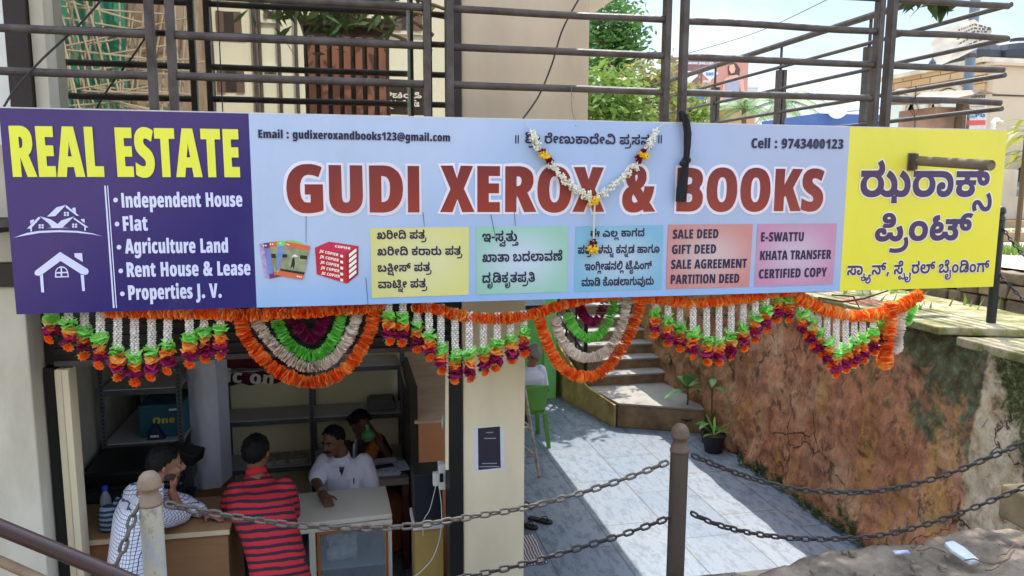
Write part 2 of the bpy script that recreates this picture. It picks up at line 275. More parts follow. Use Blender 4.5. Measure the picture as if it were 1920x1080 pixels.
1224:[0,[[150,22,-10,12,21,0],[150,22,-18,-14,-13,-6,-14,-4,-17,-2,-20,0,-19,4,-8,4,-14,9,-6,6,-4,6,-7,16,-2,17,0,8,4,15,8,12,5,5,11,8,7,3,16,4,29,-2,15,-8,5,-5,4,-6,3,-16,-1,-8,-5,-12,-33,3,1,7,-2,6,-5,4,-7,0,-6,-2,-4,-4,-2,-3,-1,-7,3,-9,2,-3,9,-6,23,-3,10,1,8,2,7,3,5,4,4,5,6,12,1,8,45,0,1,-9,2,-7,6,-10,10,-7,10,-2,8,1,7,3,6,8,3,8,0,13,-2,12,-2,6,-6,13,-8,12,45,18,6,-8,12,-26,4,-18,1,-9,0,-21,-2,-10,-3,-9,-4,-7,-10,-13,-6,-5,-7,-4,-8,-3,-16,-4,-17,0,-15,2,-13,5,-11,6,-10,8],[154,197,-3,5,-6,6,-7,4,-4,1,-7,0,-9,-3,-2,-2,-3,-7,0,-3,4,-6,10,-4,9,0,15,6],[154,197,5,5,7,10,13,-29,-4,-3,-3,-4,-14,-10,1,5,0,12,-2,8],[158,166,-10,-5,-10,-2,-6,-1,-15,0,-8,1,-13,4,-11,6,-4,4,-6,9,-2,5,-2,12,1,10,3,8,5,8,7,6,9,6,10,4,11,2,13,1,20,-2,18,-7,7,-5,12,-13,8,-14,4,-16,0,-19,-4,-17,-4,-8,-10,-12,-14,-9,-17,-5,-9,-1,-26,0,-15,2,-14,3,-13,4,16,28,8,-3,14,-3,9,0,5,-1,11,1,8,2,7,4,4,6]]],
1006:[0,[[101,-4,-25,3,-12,3,-10,4,-10,6,-16,15,-6,9,-5,10,-4,12,-2,12,0,26,5,23,5,10,6,10,7,8,8,7,10,7,11,5,12,3,27,3,15,-1,13,-2,12,-4,11,-5,9,-6,8,-7,13,-18,8,-22,2,-11,0,-12,-1,-13,-5,-23,-5,-11,-6,-9,-7,-8,-18,-13,-11,-5,-12,-3],[101,38,19,3,13,10,8,15,2,9,0,20,-2,9,-4,8,-5,7,-5,5,-7,4,-8,2,-16,1,-7,-1,-5,-2,-10,-6,-7,-9,-4,-10,-2,-12,0,-16,2,-9,4,-8,4,-7,6,-6,7,-4]]],
1178:[0,[[61,99,13,-2,11,0,8,2,3,2,4,5,2,7,-2,8,-2,2,-8,3,-10,-1,-10,-6,-5,-8],[61,99,-2,-13,0,-14,1,-6,-13,6,-4,3,2,32],[162,23,-12,14,23,-1],[162,23,-1,0,-6,-6,-12,-9,-14,-6,-15,-4,-16,-2,-17,0,-8,1,-16,4,-7,3,-12,8,-10,11,-8,13,-3,7,-3,8,-3,27,1,13,4,22,5,10,11,16,7,7,9,6,19,8,11,2,20,0,19,-5,6,-3,5,-4,8,-10,6,-13,1,-7,0,-15,-1,-6,-4,-12,-8,-10,-11,-8,-7,-3,-8,-2,-19,-2,-12,1,-13,3,0,-2,5,-11,6,-7,9,-5,10,-2,15,1,9,2,7,3,6,4,8,11,4,14,45,0,4,-13,3,-6,8,-10,6,-3,7,-2,8,-1,11,2,4,2,6,6,2,4,2,10,-1,7,-3,7,-7,8,-11,6,-9,2,28,25,17,-6,14,-9,10,-10,9,-18,3,-18,-5,-25,-5,-10,-7,-9,-10,-8,-11,-5,-14,-3,-23,-1,-14,2,-14,4,-13,6],[69,139,-9,3,-8,4,-6,5,-5,6,-6,12,-2,6,0,11,1,5,2,5,6,9,5,4,12,7,28,6,12,0,4,-41,-5,0,-10,-3,-2,-2,-3,-6,3,-7,5,-4,11,-4],[190,89,0,37,33,0,6,2,1,2,2,1,1,5,-1,5,-2,2,-9,5,-13,4,28,32,13,-6,10,-6,11,-9,9,-13,4,-14,-2,-16,-9,-14,-6,-5,-16,-8,-12,-3,-9,-1],[164,142,0,43,92,0,0,-43],[348,142,1,-11,3,-9,3,-3,8,-4,10,0,6,4,2,5,0,7,-1,1,0,2,-4,4,-4,2,-9,2],[348,142,-41,0,-1,7,1,18,5,23,4,10,6,9,13,14,18,9,20,5,34,-1,12,-3,15,-6,-21,-32,-3,2,-13,4,-12,1,-9,-1,-9,-3,-8,-6,-6,-9,-4,-12,-1,-7],[307,142,-59,0,0,43,104,0,24,-2,14,-4,12,-6,9,-8,6,-8,4,-10,2,-11,-1,-17,-3,-10,-4,-9,-7,-7,-8,-5,-9,-4,-11,-2,-11,-1,-14,1,-12,3,-11,6,-9,7,-7,10,-5,12,-4,13]]],
1164:[0,[[174,-4,-24,3,-20,9,-29,26,-17,22,-13,4,-8,-5,-4,-11,2,-13,12,-21,-44,-18,-11,19,-7,22,-1,21,4,15,11,18,20,12,38,3,27,-11,40,-43,9,-6,14,-3,10,2,10,9,3,22,-4,18,-14,25,45,18,14,-25,8,-26,0,-34,-4,-14,-5,-11,-19,-17,-12,-6],[131,89,-16,4,-7,7,-3,8,0,11,4,9,7,7,15,4,15,-4,11,-16,-1,-15,-6,-8,-13,-7],[10,142,0,43,190,0,0,-43]]],
1096:[0,[[57,-63,6,-5,6,-16,-1,-12,-6,-13,-24,-14,-12,-2,-39,2,-17,8,-11,12,-3,19,2,8,10,13,-20,0,0,28,53,0,10,22,-3,23,-7,15,33,9,9,-22,2,-14,-2,-18,-8,-15,41,0,0,-28],[12,-96,16,3,7,8,0,14,-12,10,-21,0,-8,-4,-5,-9,0,-8,5,-9]]],
1335:[0,[[75,-175,-38,6,-16,11,-10,19,1,17,5,9,14,12,24,13,2,9,-5,3,-13,-1,-5,-5,3,-9,-28,-10,-5,14,0,15,5,10,19,10,27,2,18,-4,14,-15,2,-18,-3,-9,-8,-9,-29,-17,-5,-6,0,-7,7,-6,14,-3,27,1,12,4,12,10,5,11,-2,22,-13,20,-23,26,-6,13,-1,16,6,15,8,7,14,6,25,2,14,-4,12,-8,8,-13,2,-9,-32,-5,-6,10,-9,2,-5,-2,-3,-9,37,-46,5,-11,4,-18,-3,-29,-13,-21,-17,-12,-26,-8]]],
1187:[0,[[202,146,27,-26,8,-13,8,-23,0,-34,-9,-26,-9,-10,-22,-14,-15,-3,-25,-1,-22,5,-25,16,-34,39,-13,4,-8,-5,-4,-11,2,-13,12,-21,-44,-18,-11,19,-7,22,0,29,14,25,20,12,27,4,17,-2,15,-6,23,-18,27,-31,12,-6,7,-1,14,5,6,7,3,18,-4,22,-7,14,-16,18,-30,19,-129,0,0,43,192,0],[299,142,2,-16,5,-7,7,-4,11,0,6,4,2,12,-4,6,-9,4],[299,142,-41,0,2,37,12,30,22,19,30,9,34,-1,26,-9,-21,-32,-23,7,-14,-1,-13,-6,-9,-12,-4,-12],[258,142,-59,0,0,43,128,-2,26,-10,15,-16,6,-21,-1,-17,-8,-19,-15,-12,-19,-6,-25,0,-12,3,-20,13,-13,22]]],
1415:[0,[[83,43,3,-4,-10,-33,-19,-48,-37,0,17,85]]],
1270:[0,[[174,-4,-24,3,-20,9,-29,26,-17,22,-13,4,-8,-5,-4,-11,2,-13,12,-21,-44,-18,-11,19,-7,22,-1,21,4,15,11,18,20,12,38,3,27,-11,40,-43,9,-6,14,-3,10,2,10,9,3,22,-4,18,-14,25,45,18,14,-25,8,-26,0,-34,-4,-14,-5,-11,-19,-17,-12,-6],[131,89,-16,4,-7,7,-3,8,0,11,4,9,7,7,15,4,15,-4,11,-16,-1,-15,-6,-8,-13,-7],[159,231,-7,-7,-1,-16,-12,18,8,6],[159,231,10,-6,3,-11,-4,-12,-6,-5,-15,-3,-12,2,-9,6,-6,10,-2,18,4,11,11,15,19,10,27,4,20,-2,17,-7,13,-10,13,-20,4,-16,0,-17,-8,-25,-14,-16,-21,-10,-29,-5,-164,0,0,43,157,0,23,7,8,10,1,16,-3,8,-6,6,-14,4]]],
1116:[0,[[-33,-95,-12,12,24,-1],[-33,-95,-18,-13,-15,-4,-24,0,-18,6,-12,12,-6,16,0,19,5,14,11,10,14,6,16,0,16,-7,6,-9,2,-12,-3,-12,-24,1,0,9,-9,3,-5,-6,0,-9,8,-10,26,-1,10,7,4,12,31,0,3,-9,7,-8,8,-3,16,3,6,8,4,16,-2,23,-5,16,-17,29,30,15,17,-29,9,-28,2,-21,-2,-19,-8,-22,-14,-14,-20,-6,-25,1,-13,6]]],
1350:[0,[[32,-99,9,-3,20,2,5,10,-1,5,-6,6,-12,0,-11,-9],[32,-99,-1,-19,3,-7,-13,5,2,25],[151,-48,10,-18,4,-16,1,-29,-10,-29,-21,-21,-32,-12,-27,-2,-22,2,-27,11,-18,19,-7,16,-2,17,4,24,16,23,28,11,22,-1,15,-8,11,-15,2,-14,-3,-18,-9,-12,-24,-8,-18,0,-10,3,7,-10,14,-7,28,-3,20,4,12,6,9,9,8,19,-1,23,-8,20,-13,17,16,17,3,16,-7,15,-12,12,24,23,19,-19,11,-25,-2,-24]]],
1049:[0,[[43,142,15,8,8,-8],[186,147,14,-11,11,-15,7,-18,2,-22,-3,-24,-9,-21,-25,-24,-11,-6,-25,-7,-31,-3,-30,2,-36,13,-25,24,-10,21,-2,40,10,26,20,20,-31,0,0,43,138,0,13,4,8,7,1,13,-7,18,-11,14,38,22,14,-19,11,-24,3,-29,-3,-14,-10,-17],[116,40,24,4,12,7,12,14,6,26,-4,21,-10,16,-17,10,-23,4,-23,-4,-17,-11,-11,-16,-3,-13,4,-29,11,-16,17,-9]]],
1196:[0,[[59,120,17,-4,19,3,9,9,1,15,-6,7,-18,1,-10,-6,-6,-8],[59,120,-1,-16,3,-19,-16,8,-13,11,8,36],[61,85,11,-20,13,-12,30,-11,39,-2,31,6,15,8,12,11,7,13,1,27,-5,19,-5,7,-12,12,-15,9,34,25,17,-10,24,-25,10,-22,3,-16,-3,-35,-10,-24,-17,-20,-24,-16,-33,-10,-42,-3,-39,3,-33,11,-25,16,-19,22,-12,26,-3,43,10,33,13,16,26,17,21,5,37,-3,18,-12,8,-10,5,-14,2,-15,-2,-15,-9,-19,-10,-9,-14,-7,-34,-4],[162,142,0,43,70,0,0,-43],[327,142,2,-16,5,-7,7,-4,10,0,7,4,2,10,-7,10],[327,142,-42,0,2,37,13,30,22,19,30,9,33,-1,27,-9,-21,-32,-23,7,-14,-1,-13,-6,-12,-17],[285,142,-58,0,0,43,128,-2,20,-7,18,-15,8,-19,0,-23,-8,-19,-15,-12,-19,-6,-25,0,-13,3,-19,13,-13,22]]],
1260:[0,[[148,23,-11,13,22,1],[148,23,-27,-20,-35,-7,-18,0,-17,4,-14,7,-10,9,-7,12,-4,19,1,14,7,17,19,20,40,26,7,9,1,10,-4,5,-8,3,-17,-2,-7,-10,4,-19,-41,-15,-6,12,-4,30,4,13,12,15,30,12,44,0,23,-10,16,-19,3,-23,-7,-21,-13,-15,-42,-28,-11,-11,2,-15,14,-6,21,3,11,7,8,11,3,14,45,0,6,-22,15,-11,20,-1,18,9,8,20,-1,24,-6,14,-13,18,-34,22,23,30,42,-24,23,-24,11,-19,6,-35,-2,-22,-7,-19,-17,-22,-29,-13,-33,-3,-27,6],[202,231,-7,-7,-1,-16,-12,18,8,6],[202,231,9,-6,4,-11,-4,-12,-6,-5,-16,-3,-12,2,-9,6,-7,16,1,17,9,16,10,9,14,6,27,4,20,-2,23,-11,16,-18,6,-16,2,-17,-2,-15,-9,-23,-18,-15,-27,-9,-65,-2,0,43,53,2,14,7,6,8,0,20,-8,10,-20,4]]],
1075:[0,[[-76,-65,12,-3,17,3,4,3,1,9,-7,8,-14,-1,-7,-5],[-76,-65,-1,-13,3,-13,-13,5,2,25],[44,-14,9,-18,4,-16,1,-29,-10,-29,-5,-8,-16,-13,-20,-9,-24,-4,-37,1,-27,12,-18,18,-9,34,4,23,7,13,10,10,19,10,23,1,18,-5,11,-11,6,-17,0,-15,-6,-14,-20,-12,-23,-2,-15,3,8,-10,14,-7,21,-3,33,7,14,12,8,20,-1,23,-8,19,-13,17,14,14,4,7,1,12,-4,12,-15,15,25,24,23,-25,5,-13,2,-14,-3,-17]]],
1216:[0,[[254,105,-5,-25,-21,-16,-20,-7,-25,2,-15,7,-10,12,-4,16,3,16,10,12,14,7,18,2,25,-5,15,-8],[137,22,-9,12,22,3],[137,22,-22,-18,-18,-6,-21,-2,-18,2,-16,6,-13,11,-13,24,-4,21,2,38,13,32,22,25,19,13,45,15,57,-1,27,-9,21,-12,16,-16,30,-55,5,-19,0,-21,-5,-18,-16,-20,-15,-9,-25,-7,-42,5],[219,94,-7,8,-7,2,-9,0,-7,-6,1,-7,10,-5,10,1],[219,94,2,19,-5,10,-10,8,-22,8,-16,2,-47,0,-22,-7,-22,-15,-10,-17,-4,-14,-1,-23,4,-13,6,-8,15,-5,11,3,8,6,6,10,3,13,45,0,1,-8,9,-16,10,-6,17,-2,17,6,9,13,1,16],[112,256,44,-4,25,-7,24,-13,25,-19,24,-38,8,-28,2,-26,-2,-23,-5,-15,-42,63,12,6,-11,17,-26,23,-34,16,-19,4,-31,1,-26,-6,-6,-5,-4,-9,1,-11,7,-11,-34,-24,-9,12,-10,26,0,22,6,17,11,13,16,10,30,7]]],
1170:[0,[[53,142,13,7,10,-7],[53,142,-39,0,0,43,166,0,0,-43,15,-12,10,-14,11,-35,3,-21,1,-60,-53,0,-1,66,-6,34,-16,31,-12,8,-14,3,-25,-9,-15,-24,-8,-34,-2,-75,-53,0,1,62,6,33,13,28],[274,142,2,-16,5,-7,7,-4,10,0,7,4,2,10,-7,10],[274,142,-42,0,2,37,13,30,22,19,30,9,33,-1,27,-9,-21,-32,-23,7,-14,-1,-13,-6,-12,-17],[232,142,-58,0,0,43,128,-2,20,-7,18,-15,8,-19,0,-23,-8,-19,-15,-12,-19,-6,-25,0,-13,3,-19,13,-13,22]]],
1024:[0,[[105,42,-15,9,-20,4,-11,-2,-5,-6,2,-8,9,-4,30,2],[73,126,5,9,17,4,9,-5,5,-13,-2,-11,-6,-8,-17,-7,-8,0,-18,2,-15,8,-11,14,-2,9,-1,18,4,14,13,15,20,10,17,3,36,-2,31,-15,14,-15,13,-31,1,-43,-10,-32,-26,-32,-37,24,9,7,13,25,2,40,-8,23,-16,12,-19,1,-13,-8,-2,-4],[142,18,-11,-8,-33,-12,-25,-2,-28,3,-21,10,-12,15,-5,22,2,12,8,15,15,11,15,5,32,1,30,-8,76,-39,23,-4,24,7,10,12,5,16,0,20,-5,19,-22,30,-38,25,28,42,47,-32,17,-20,13,-22,10,-38,1,-15,-5,-35,-9,-20,-14,-15,-29,-14,-25,-3,-31,3,-27,9]]],
1230:[0,[[71,177,32,7,32,-2,23,-10,17,-17,2,1,-12,21,-17,19,-16,10,-19,6,-22,1,-17,-6,-7,-17],[71,177,8,-9,-33,-26,-10,12],[36,154,-6,9,-7,21,-1,23,9,24,19,16,26,7,33,1,24,-5,31,-15,17,-15,18,-25,12,-28,7,-32,2,-34,-3,-34,-4,-14,-13,-23,-18,-17,-23,-11,-43,-6,-44,6,-33,18,-15,18,-5,11,-7,40,5,33,8,18],[116,40,24,4,12,7,12,14,6,26,-4,21,-10,16,-17,10,-23,4,-23,-4,-17,-11,-11,-16,-3,-13,4,-29,11,-16,17,-9]]],
1221:[0,[[77,172,20,8,25,4,40,-2,29,-12,28,-23,-10,17,-20,22,-13,10,-33,14,-42,3,-22,-6,-7,-8,-2,-9],[77,172,4,-5,-32,-25,-4,4,-2,3,12,11],[137,22,-10,13,23,2],[137,22,-22,-18,-18,-6,-13,-2,-26,2,-23,11,-11,13,-8,17,-4,22,2,35,12,31,17,22,-15,25,-4,19,3,23,15,21,25,13,42,6,35,-3,30,-9,16,-8,27,-21,17,-20,20,-44,7,-34,1,-48,-7,-36,-10,-17,-13,-11,-16,-7,-27,-2,-20,4,-18,9],[87,39,11,3,8,7,4,5,5,20,45,0,3,-16,11,-14,14,-5,10,2,11,11,4,21,-1,14,-9,24,-13,14,-25,14,-31,3,-24,-3,-13,-5,-21,-17,-7,-11,-7,-26,0,-15,6,-17,8,-7]]],
1038:[0,[[154,98,-22,3,-10,-4,-2,-4,1,-4,7,-4,11,0,6,2],[154,98,2,17,-4,14,-8,10,-18,10,43,14,18,-15,9,-13,5,-30,-27,-36,-4,18],[174,69,-21,-12,-25,-3,-22,3,-16,8,-9,13,-3,14,3,15,9,12,16,9,24,3,22,-2,20,-8,4,5,11,-4,22,-19,8,-17,2,-19,-4,-25,-7,-13,-10,-11,-21,-13,-37,-8,-49,0,-33,8,-30,18,-12,19,-5,23,0,18,2,9,47,-6,1,-18,8,-17,17,-9,23,-4,17,0,29,6,15,12],[11,142,0,43,146,2,11,5,3,17,-4,13,-14,19,38,22,19,-28,8,-23,1,-21,-7,-24,-7,-9,-11,-7,-22,-7,-20,-2]]],
1023:[0,[[178,85,13,-15,5,-21,-5,-20,-9,-12,-24,-14,-23,-5,-43,-2,-25,4,-27,12,-16,17,-4,13,0,15,5,15,11,13,-24,0,0,34,70,0,12,9,2,6,-4,10,-6,6,27,3,20,-3,7,-14,-4,-17,66,0,0,-34],[107,38,25,5,12,11,1,17,-3,7,-9,7,-20,5,-18,-1,-13,-4,-11,-11,-2,-10,5,-15,10,-7],[12,142,0,43,121,0,19,7,3,6,-2,20,-15,23,38,22,22,-36,5,-23,0,-17,-4,-15,-10,-14,-17,-10,-36,-6]]],
1045:[0,[[148,23,-11,13,22,1],[148,23,-27,-20,-35,-7,-18,0,-17,4,-14,7,-10,9,-7,12,-4,19,1,14,7,17,19,20,40,26,7,9,1,10,-4,5,-8,3,-17,-2,-7,-10,4,-19,-41,-15,-6,12,-4,30,4,13,12,15,30,12,44,0,23,-10,16,-19,3,-23,-7,-21,-13,-15,-42,-28,-11,-11,2,-15,14,-6,21,3,11,7,8,11,3,14,45,0,6,-22,15,-11,19,-1,17,9,8,20,-1,25,-6,14,-19,22,-29,17,27,42,40,-26,16,-18,17,-31,6,-37,-5,-33,-15,-26,-14,-12,-19,-8,-31,-2,-28,6]]],
1288:[0,[[178,85,13,-15,4,-16,-2,-19,-12,-18,-14,-10,-32,-9,-44,-2,-25,4,-27,12,-18,23,-2,7,2,23,14,20,-24,0,0,34,190,0,0,-34],[107,38,18,2,12,6,8,13,-2,16,-11,10,-19,5,-13,0,-19,-5,-12,-14,2,-17,12,-12],[124,190,-9,11,-11,5,-16,-3,-5,-6,2,-11,11,-5,10,0],[124,190,12,15,13,-29,-22,-17,2,13],[127,159,-9,-5,-17,-3,-22,1,-19,6,-13,12,-5,10,0,22,8,16,15,12,21,6,24,0,19,-4,22,-15,10,-14,6,-15,2,-26,-4,-17,-6,-14,-14,-17,-75,-10,7,13,21,8,16,12],[118,-78,-11,15,23,-3],[118,-78,-12,-10,-26,-7,-18,1,-18,6,-12,11,-7,17,0,18,6,14,17,14,16,3,14,-2,13,-10,4,-10,0,-12,-3,-8,-24,2,1,10,-6,3,-5,-2,-4,-10,2,-7,7,-7,18,-2,11,3,5,3,6,14,31,0,7,-15,17,-5,11,6,4,13,-5,20,-13,16,29,17,12,-48,-3,-23,-9,-19,-12,-8,-22,-3,-17,5],[178,-117,5,22,0,19,-7,33,8,49,13,-21,11,-29,4,-24,0,-33,-4,-21]]],
1201:[0,[[174,-4,-24,3,-20,9,-29,26,-17,22,-13,4,-8,-5,-4,-11,2,-13,12,-21,-44,-18,-11,19,-7,22,-1,21,4,15,11,18,20,12,38,3,27,-11,40,-43,9,-6,14,-3,10,2,10,9,3,22,-4,18,-14,25,45,18,14,-25,8,-26,0,-34,-4,-14,-5,-11,-19,-17,-12,-6],[131,89,-16,4,-7,7,-3,8,0,11,4,9,7,7,15,4,15,-4,11,-16,-1,-15,-6,-8,-13,-7],[10,142,0,43,190,0,0,-43],[299,142,2,-16,5,-7,7,-4,11,0,6,4,2,12,-4,6,-9,4],[299,142,-41,0,2,37,12,30,22,19,30,9,34,-1,26,-9,-21,-32,-23,7,-14,-1,-13,-6,-9,-12,-4,-12],[258,142,-59,0,0,43,128,-2,26,-10,15,-16,6,-21,-1,-17,-8,-19,-15,-12,-19,-6,-25,0,-12,3,-20,13,-13,22]]],
1161:[0,[[152,22,-10,12,21,0],[152,22,-18,-14,-27,-10,-37,-2,-19,4,-16,8,-17,17,-8,24,0,17,4,15,12,17,19,11,15,4,30,-2,20,-13,6,-14,-1,-19,-4,-9,-34,3,1,11,-4,5,-15,-1,-6,-7,-1,-7,2,-9,12,-9,23,-3,24,6,10,9,7,20,44,0,3,-16,11,-14,15,-5,7,1,9,4,6,9,3,16,-2,17,-18,30,-19,16,-18,10,60,6,26,-23,18,-34,3,-16,-1,-21,-1,-11,-7,-18,-17,-18,-30,-11,-38,4,-18,9],[10,142,0,43,224,0,0,-43]]],
1214:[0,[[61,99,13,-2,19,2,7,7,2,7,-2,8,-10,5,-10,-1,-10,-6],[61,99,-1,-33,-17,9,2,32],[162,23,-12,14,23,-1],[162,23,-19,-15,-14,-6,-31,-6,-17,0,-24,5,-19,11,-10,11,-11,20,-6,35,5,35,16,26,16,13,30,10,20,0,19,-5,11,-7,8,-10,6,-13,1,-22,-5,-18,-8,-10,-11,-8,-15,-5,-19,-2,-25,4,11,-20,19,-7,24,3,13,7,8,11,4,14,45,0,7,-19,8,-10,13,-5,19,1,12,12,1,17,-10,15,-20,8,31,28,24,-12,18,-21,8,-31,-5,-25,-12,-19,-21,-13,-37,-4,-28,6,-13,6],[69,139,-17,7,-11,11,-8,18,1,16,8,14,17,11,40,6,4,-41,-15,-3,-5,-8,8,-11,11,-4],[248,191,-9,11,-11,5,-16,-3,-5,-7,2,-10,11,-5,15,1],[248,191,12,15,13,-29,-22,-17,2,13],[251,160,-9,-5,-17,-3,-22,1,-19,6,-9,7,-9,15,-1,12,4,18,20,20,21,6,24,0,19,-5,22,-14,10,-14,6,-16,2,-25,-5,-22,-10,-19,-15,-15,-30,-16,-43,-1,0,38,29,0,13,6,11,10]]],
1011:[0,[[173,43,-21,15,-19,5,-25,-1,-9,-8,1,-10,14,-8,36,0],[173,43,19,13,11,16,23,-24,10,-16,15,-42,-50,-8,-9,32,-10,19],[129,163,10,-12,-22,-3],[129,163,21,17,24,8,24,0,28,-9,15,-12,11,-16,7,-21,2,-33,-3,-20,-7,-20,-13,-19,-12,-10,-28,-16,-32,-12,-25,-4,-27,0,-30,7,-15,8,-10,11,-6,13,-2,15,5,21,14,16,10,6,26,7,16,1,21,-1,27,-7,15,-7,19,-14,6,19,1,14,-2,19,-6,12,-16,9,-12,0,-10,-4,-8,-9,-6,-19,-45,0,-3,16,-7,11,-8,6,-11,2,-11,-3,-7,-8,-1,-13,4,-12,-46,-14,-8,26,0,19,4,14,8,12,18,13,15,5,40,-1,22,-10]]],
1416:[0,[[12,74,0,41,88,0,0,-41]]],
1126:[0,[[-38,-108,-11,12,23,-1],[-38,-108,-17,-13,-15,-4,-24,0,-18,6,-12,12,-7,16,2,26,9,13,12,8,23,2,12,-4,8,-7,4,-11,0,-11,-3,-8,-24,2,0,10,-10,1,-4,-11,9,-13,26,-1,11,9,3,10,31,0,7,-15,6,-4,14,-1,7,2,6,7,-1,19,-12,13,-17,9,24,15,23,-15,11,-14,6,-23,-3,-19,-4,-7,-21,-14,-32,-2,-19,7],[-56,-48,0,29,48,0,21,4,3,7,-2,12,-12,18,30,13,12,-20,6,-22,-2,-17,-5,-10,-13,-9,-18,-5]]],
1111:[0,[[-63,-75,8,0,-7,-4],[-63,-75,-3,18,3,15,9,14,10,8,13,5,16,2,21,-4,8,-4,12,-13,7,-24,-4,-22,-12,-15,-11,-7,-29,-6,-137,0,0,33],[-32,-75,14,0,16,6,3,7,-2,13,-11,7,-15,-3,-7,-13]]],
1135:[0,[[105,42,-15,9,-20,4,-11,-2,-5,-6,2,-8,9,-4,30,2],[105,42,9,7,12,24,60,-30,27,-4,23,5,6,4,10,20,-1,26,-6,14,-8,12,-18,15,-21,12,24,28,35,-20,18,-14,13,-16,9,-18,6,-32,-6,-34,-16,-25,-26,-15,-27,-5,-43,3,-27,9],[73,126,5,9,9,4,8,0,9,-5,5,-13,-2,-11,-6,-8,-17,-7,-8,0,-18,2,-15,8,-11,14,-2,9,-1,18,4,14,13,15,20,10,40,3,24,-6,20,-11,14,-15,13,-31,1,-43,-4,-17,-10,-22,-14,-17,-19,-16,-33,-12,-40,-1,-24,6,-17,13,-9,19,-1,11,6,22,13,13,13,6,16,3,31,-1,41,-15,2,40,-5,18,-6,9,-13,8,-11,2,-12,-2,-7,-4,-4,-7],[186,142,0,43,79,0,0,-43]]],
1147:[0,[[154,98,-22,3,-10,-4,-2,-4,1,-4,7,-4,11,0,6,2],[154,98,2,17,-4,14,-8,10,-18,10,43,14,23,-21,4,-7,5,-30,-27,-36,-4,18],[174,69,-21,-12,-25,-3,-22,3,-16,8,-9,13,-3,14,3,15,9,12,16,9,24,3,22,-2,20,-8,4,5,11,-4,22,-19,8,-17,2,-19,-4,-25,-7,-13,-10,-11,-21,-13,-37,-8,-49,0,-33,8,-30,18,-12,19,-5,23,0,18,2,9,47,-6,1,-18,8,-17,17,-9,23,-4,17,0,29,6,15,12],[11,142,0,43,169,0,0,-43]]],
1040:[0,[[46,142,14,8,8,-8],[137,22,-10,13,23,2],[137,22,-22,-18,-31,-8,-22,1,-12,4,-21,14,-13,23,-3,15,0,35,11,30,9,13,13,11,-34,0,0,43,181,0,13,4,8,7,1,13,-7,18,-11,14,38,22,19,-28,6,-15,3,-24,-7,-29,-14,-14,-18,-7,16,-12,9,-11,7,-13,6,-22,0,-34,-9,-28,-8,-11,-21,-14,-27,-5,-28,4,-18,9],[87,39,11,3,8,7,4,5,5,20,45,0,3,-16,11,-14,14,-5,10,2,11,11,4,21,-1,14,-9,24,-13,14,-25,14,-31,3,-24,-3,-13,-5,-21,-17,-7,-11,-7,-26,0,-15,6,-17,8,-7]]],
1159:[0,[[59,120,17,-4,19,3,9,9,1,15,-6,7,-18,1,-10,-6,-6,-8],[59,120,-1,-16,3,-19,-16,8,-13,11,8,36],[61,85,11,-20,13,-12,30,-11,39,-2,31,6,15,8,12,11,7,13,1,27,-5,19,-5,7,-12,12,-15,9,34,25,17,-10,24,-25,10,-22,3,-16,-3,-35,-10,-24,-17,-20,-24,-16,-33,-10,-42,-3,-39,3,-33,11,-25,16,-19,22,-12,26,-3,43,10,33,13,16,26,17,21,5,37,-3,18,-12,8,-10,5,-14,2,-15,-2,-15,-9,-19,-10,-9,-14,-7,-34,-4],[162,142,0,43,70,0,0,-43]]],
1053:[0,[[152,22,-10,12,21,0],[152,22,-18,-14,-27,-10,-37,-2,-19,4,-16,8,-17,17,-8,24,0,17,4,15,12,17,19,11,15,4,30,-2,20,-13,6,-14,-1,-19,-4,-9,-34,3,1,11,-4,5,-15,-1,-6,-7,-1,-7,2,-9,12,-9,23,-3,24,6,10,9,7,20,44,0,3,-16,11,-14,15,-5,7,1,9,4,6,9,3,16,-2,17,-18,30,-19,16,-18,10,60,7,30,-29,14,-29,3,-16,-1,-21,-1,-11,-7,-18,-17,-18,-30,-11,-38,4,-18,9],[10,142,0,43,198,0,19,7,3,8,-1,14,-17,27,38,22,14,-19,11,-24,3,-29,-5,-19,-10,-14,-17,-10,-35,-6]]],
1252:[0,[[38,75,22,7,2,-12],[149,126,11,-14,-23,0],[149,126,16,12,39,9,41,1,21,-4,13,-6,17,-13,12,-19,5,-16,-1,-38,-12,-26,-15,-14,-20,-10,-13,-3,-46,-2,-25,7,-17,14,-8,19,-2,11,7,26,13,12,18,7,24,1,17,-5,6,-3,9,-11,3,-13,-3,-18,-33,1,0,11,-5,3,-13,-2,-3,-11,3,-6,11,-5,33,1,13,7,5,6,5,15,-2,30,-9,14,-25,12,-19,0,-21,-7,-10,-8,-7,-11,-45,0,-9,15,-9,7,-14,4,-18,0,-12,-7,-1,-11,3,-5,7,-3,28,-1,0,-34,-35,-2,-5,-6,2,-10,4,-4,13,-2,19,3,16,8,23,-32,-25,-12,-33,-6,-35,3,-20,9,-11,14,-4,16,8,24,20,13,-18,11,-7,13,0,16,4,11,5,5,10,8,21,7,34,2,39,-7,13,-6],[228,231,-5,-3,-4,-8,1,-12,-13,18,9,6],[228,231,9,-6,3,-7,-3,-16,-6,-5,-10,-2,-18,1,-9,6,-6,10,-1,18,3,11,17,19,14,6,26,4,20,-2,17,-7,7,-4,16,-18,7,-24,-2,-30,-9,-17,-8,-9,-13,-8,-29,-8,-18,-1,-223,0,0,43,223,0,16,3,10,6,5,8,2,11,-4,13,-6,6,-14,4]]],
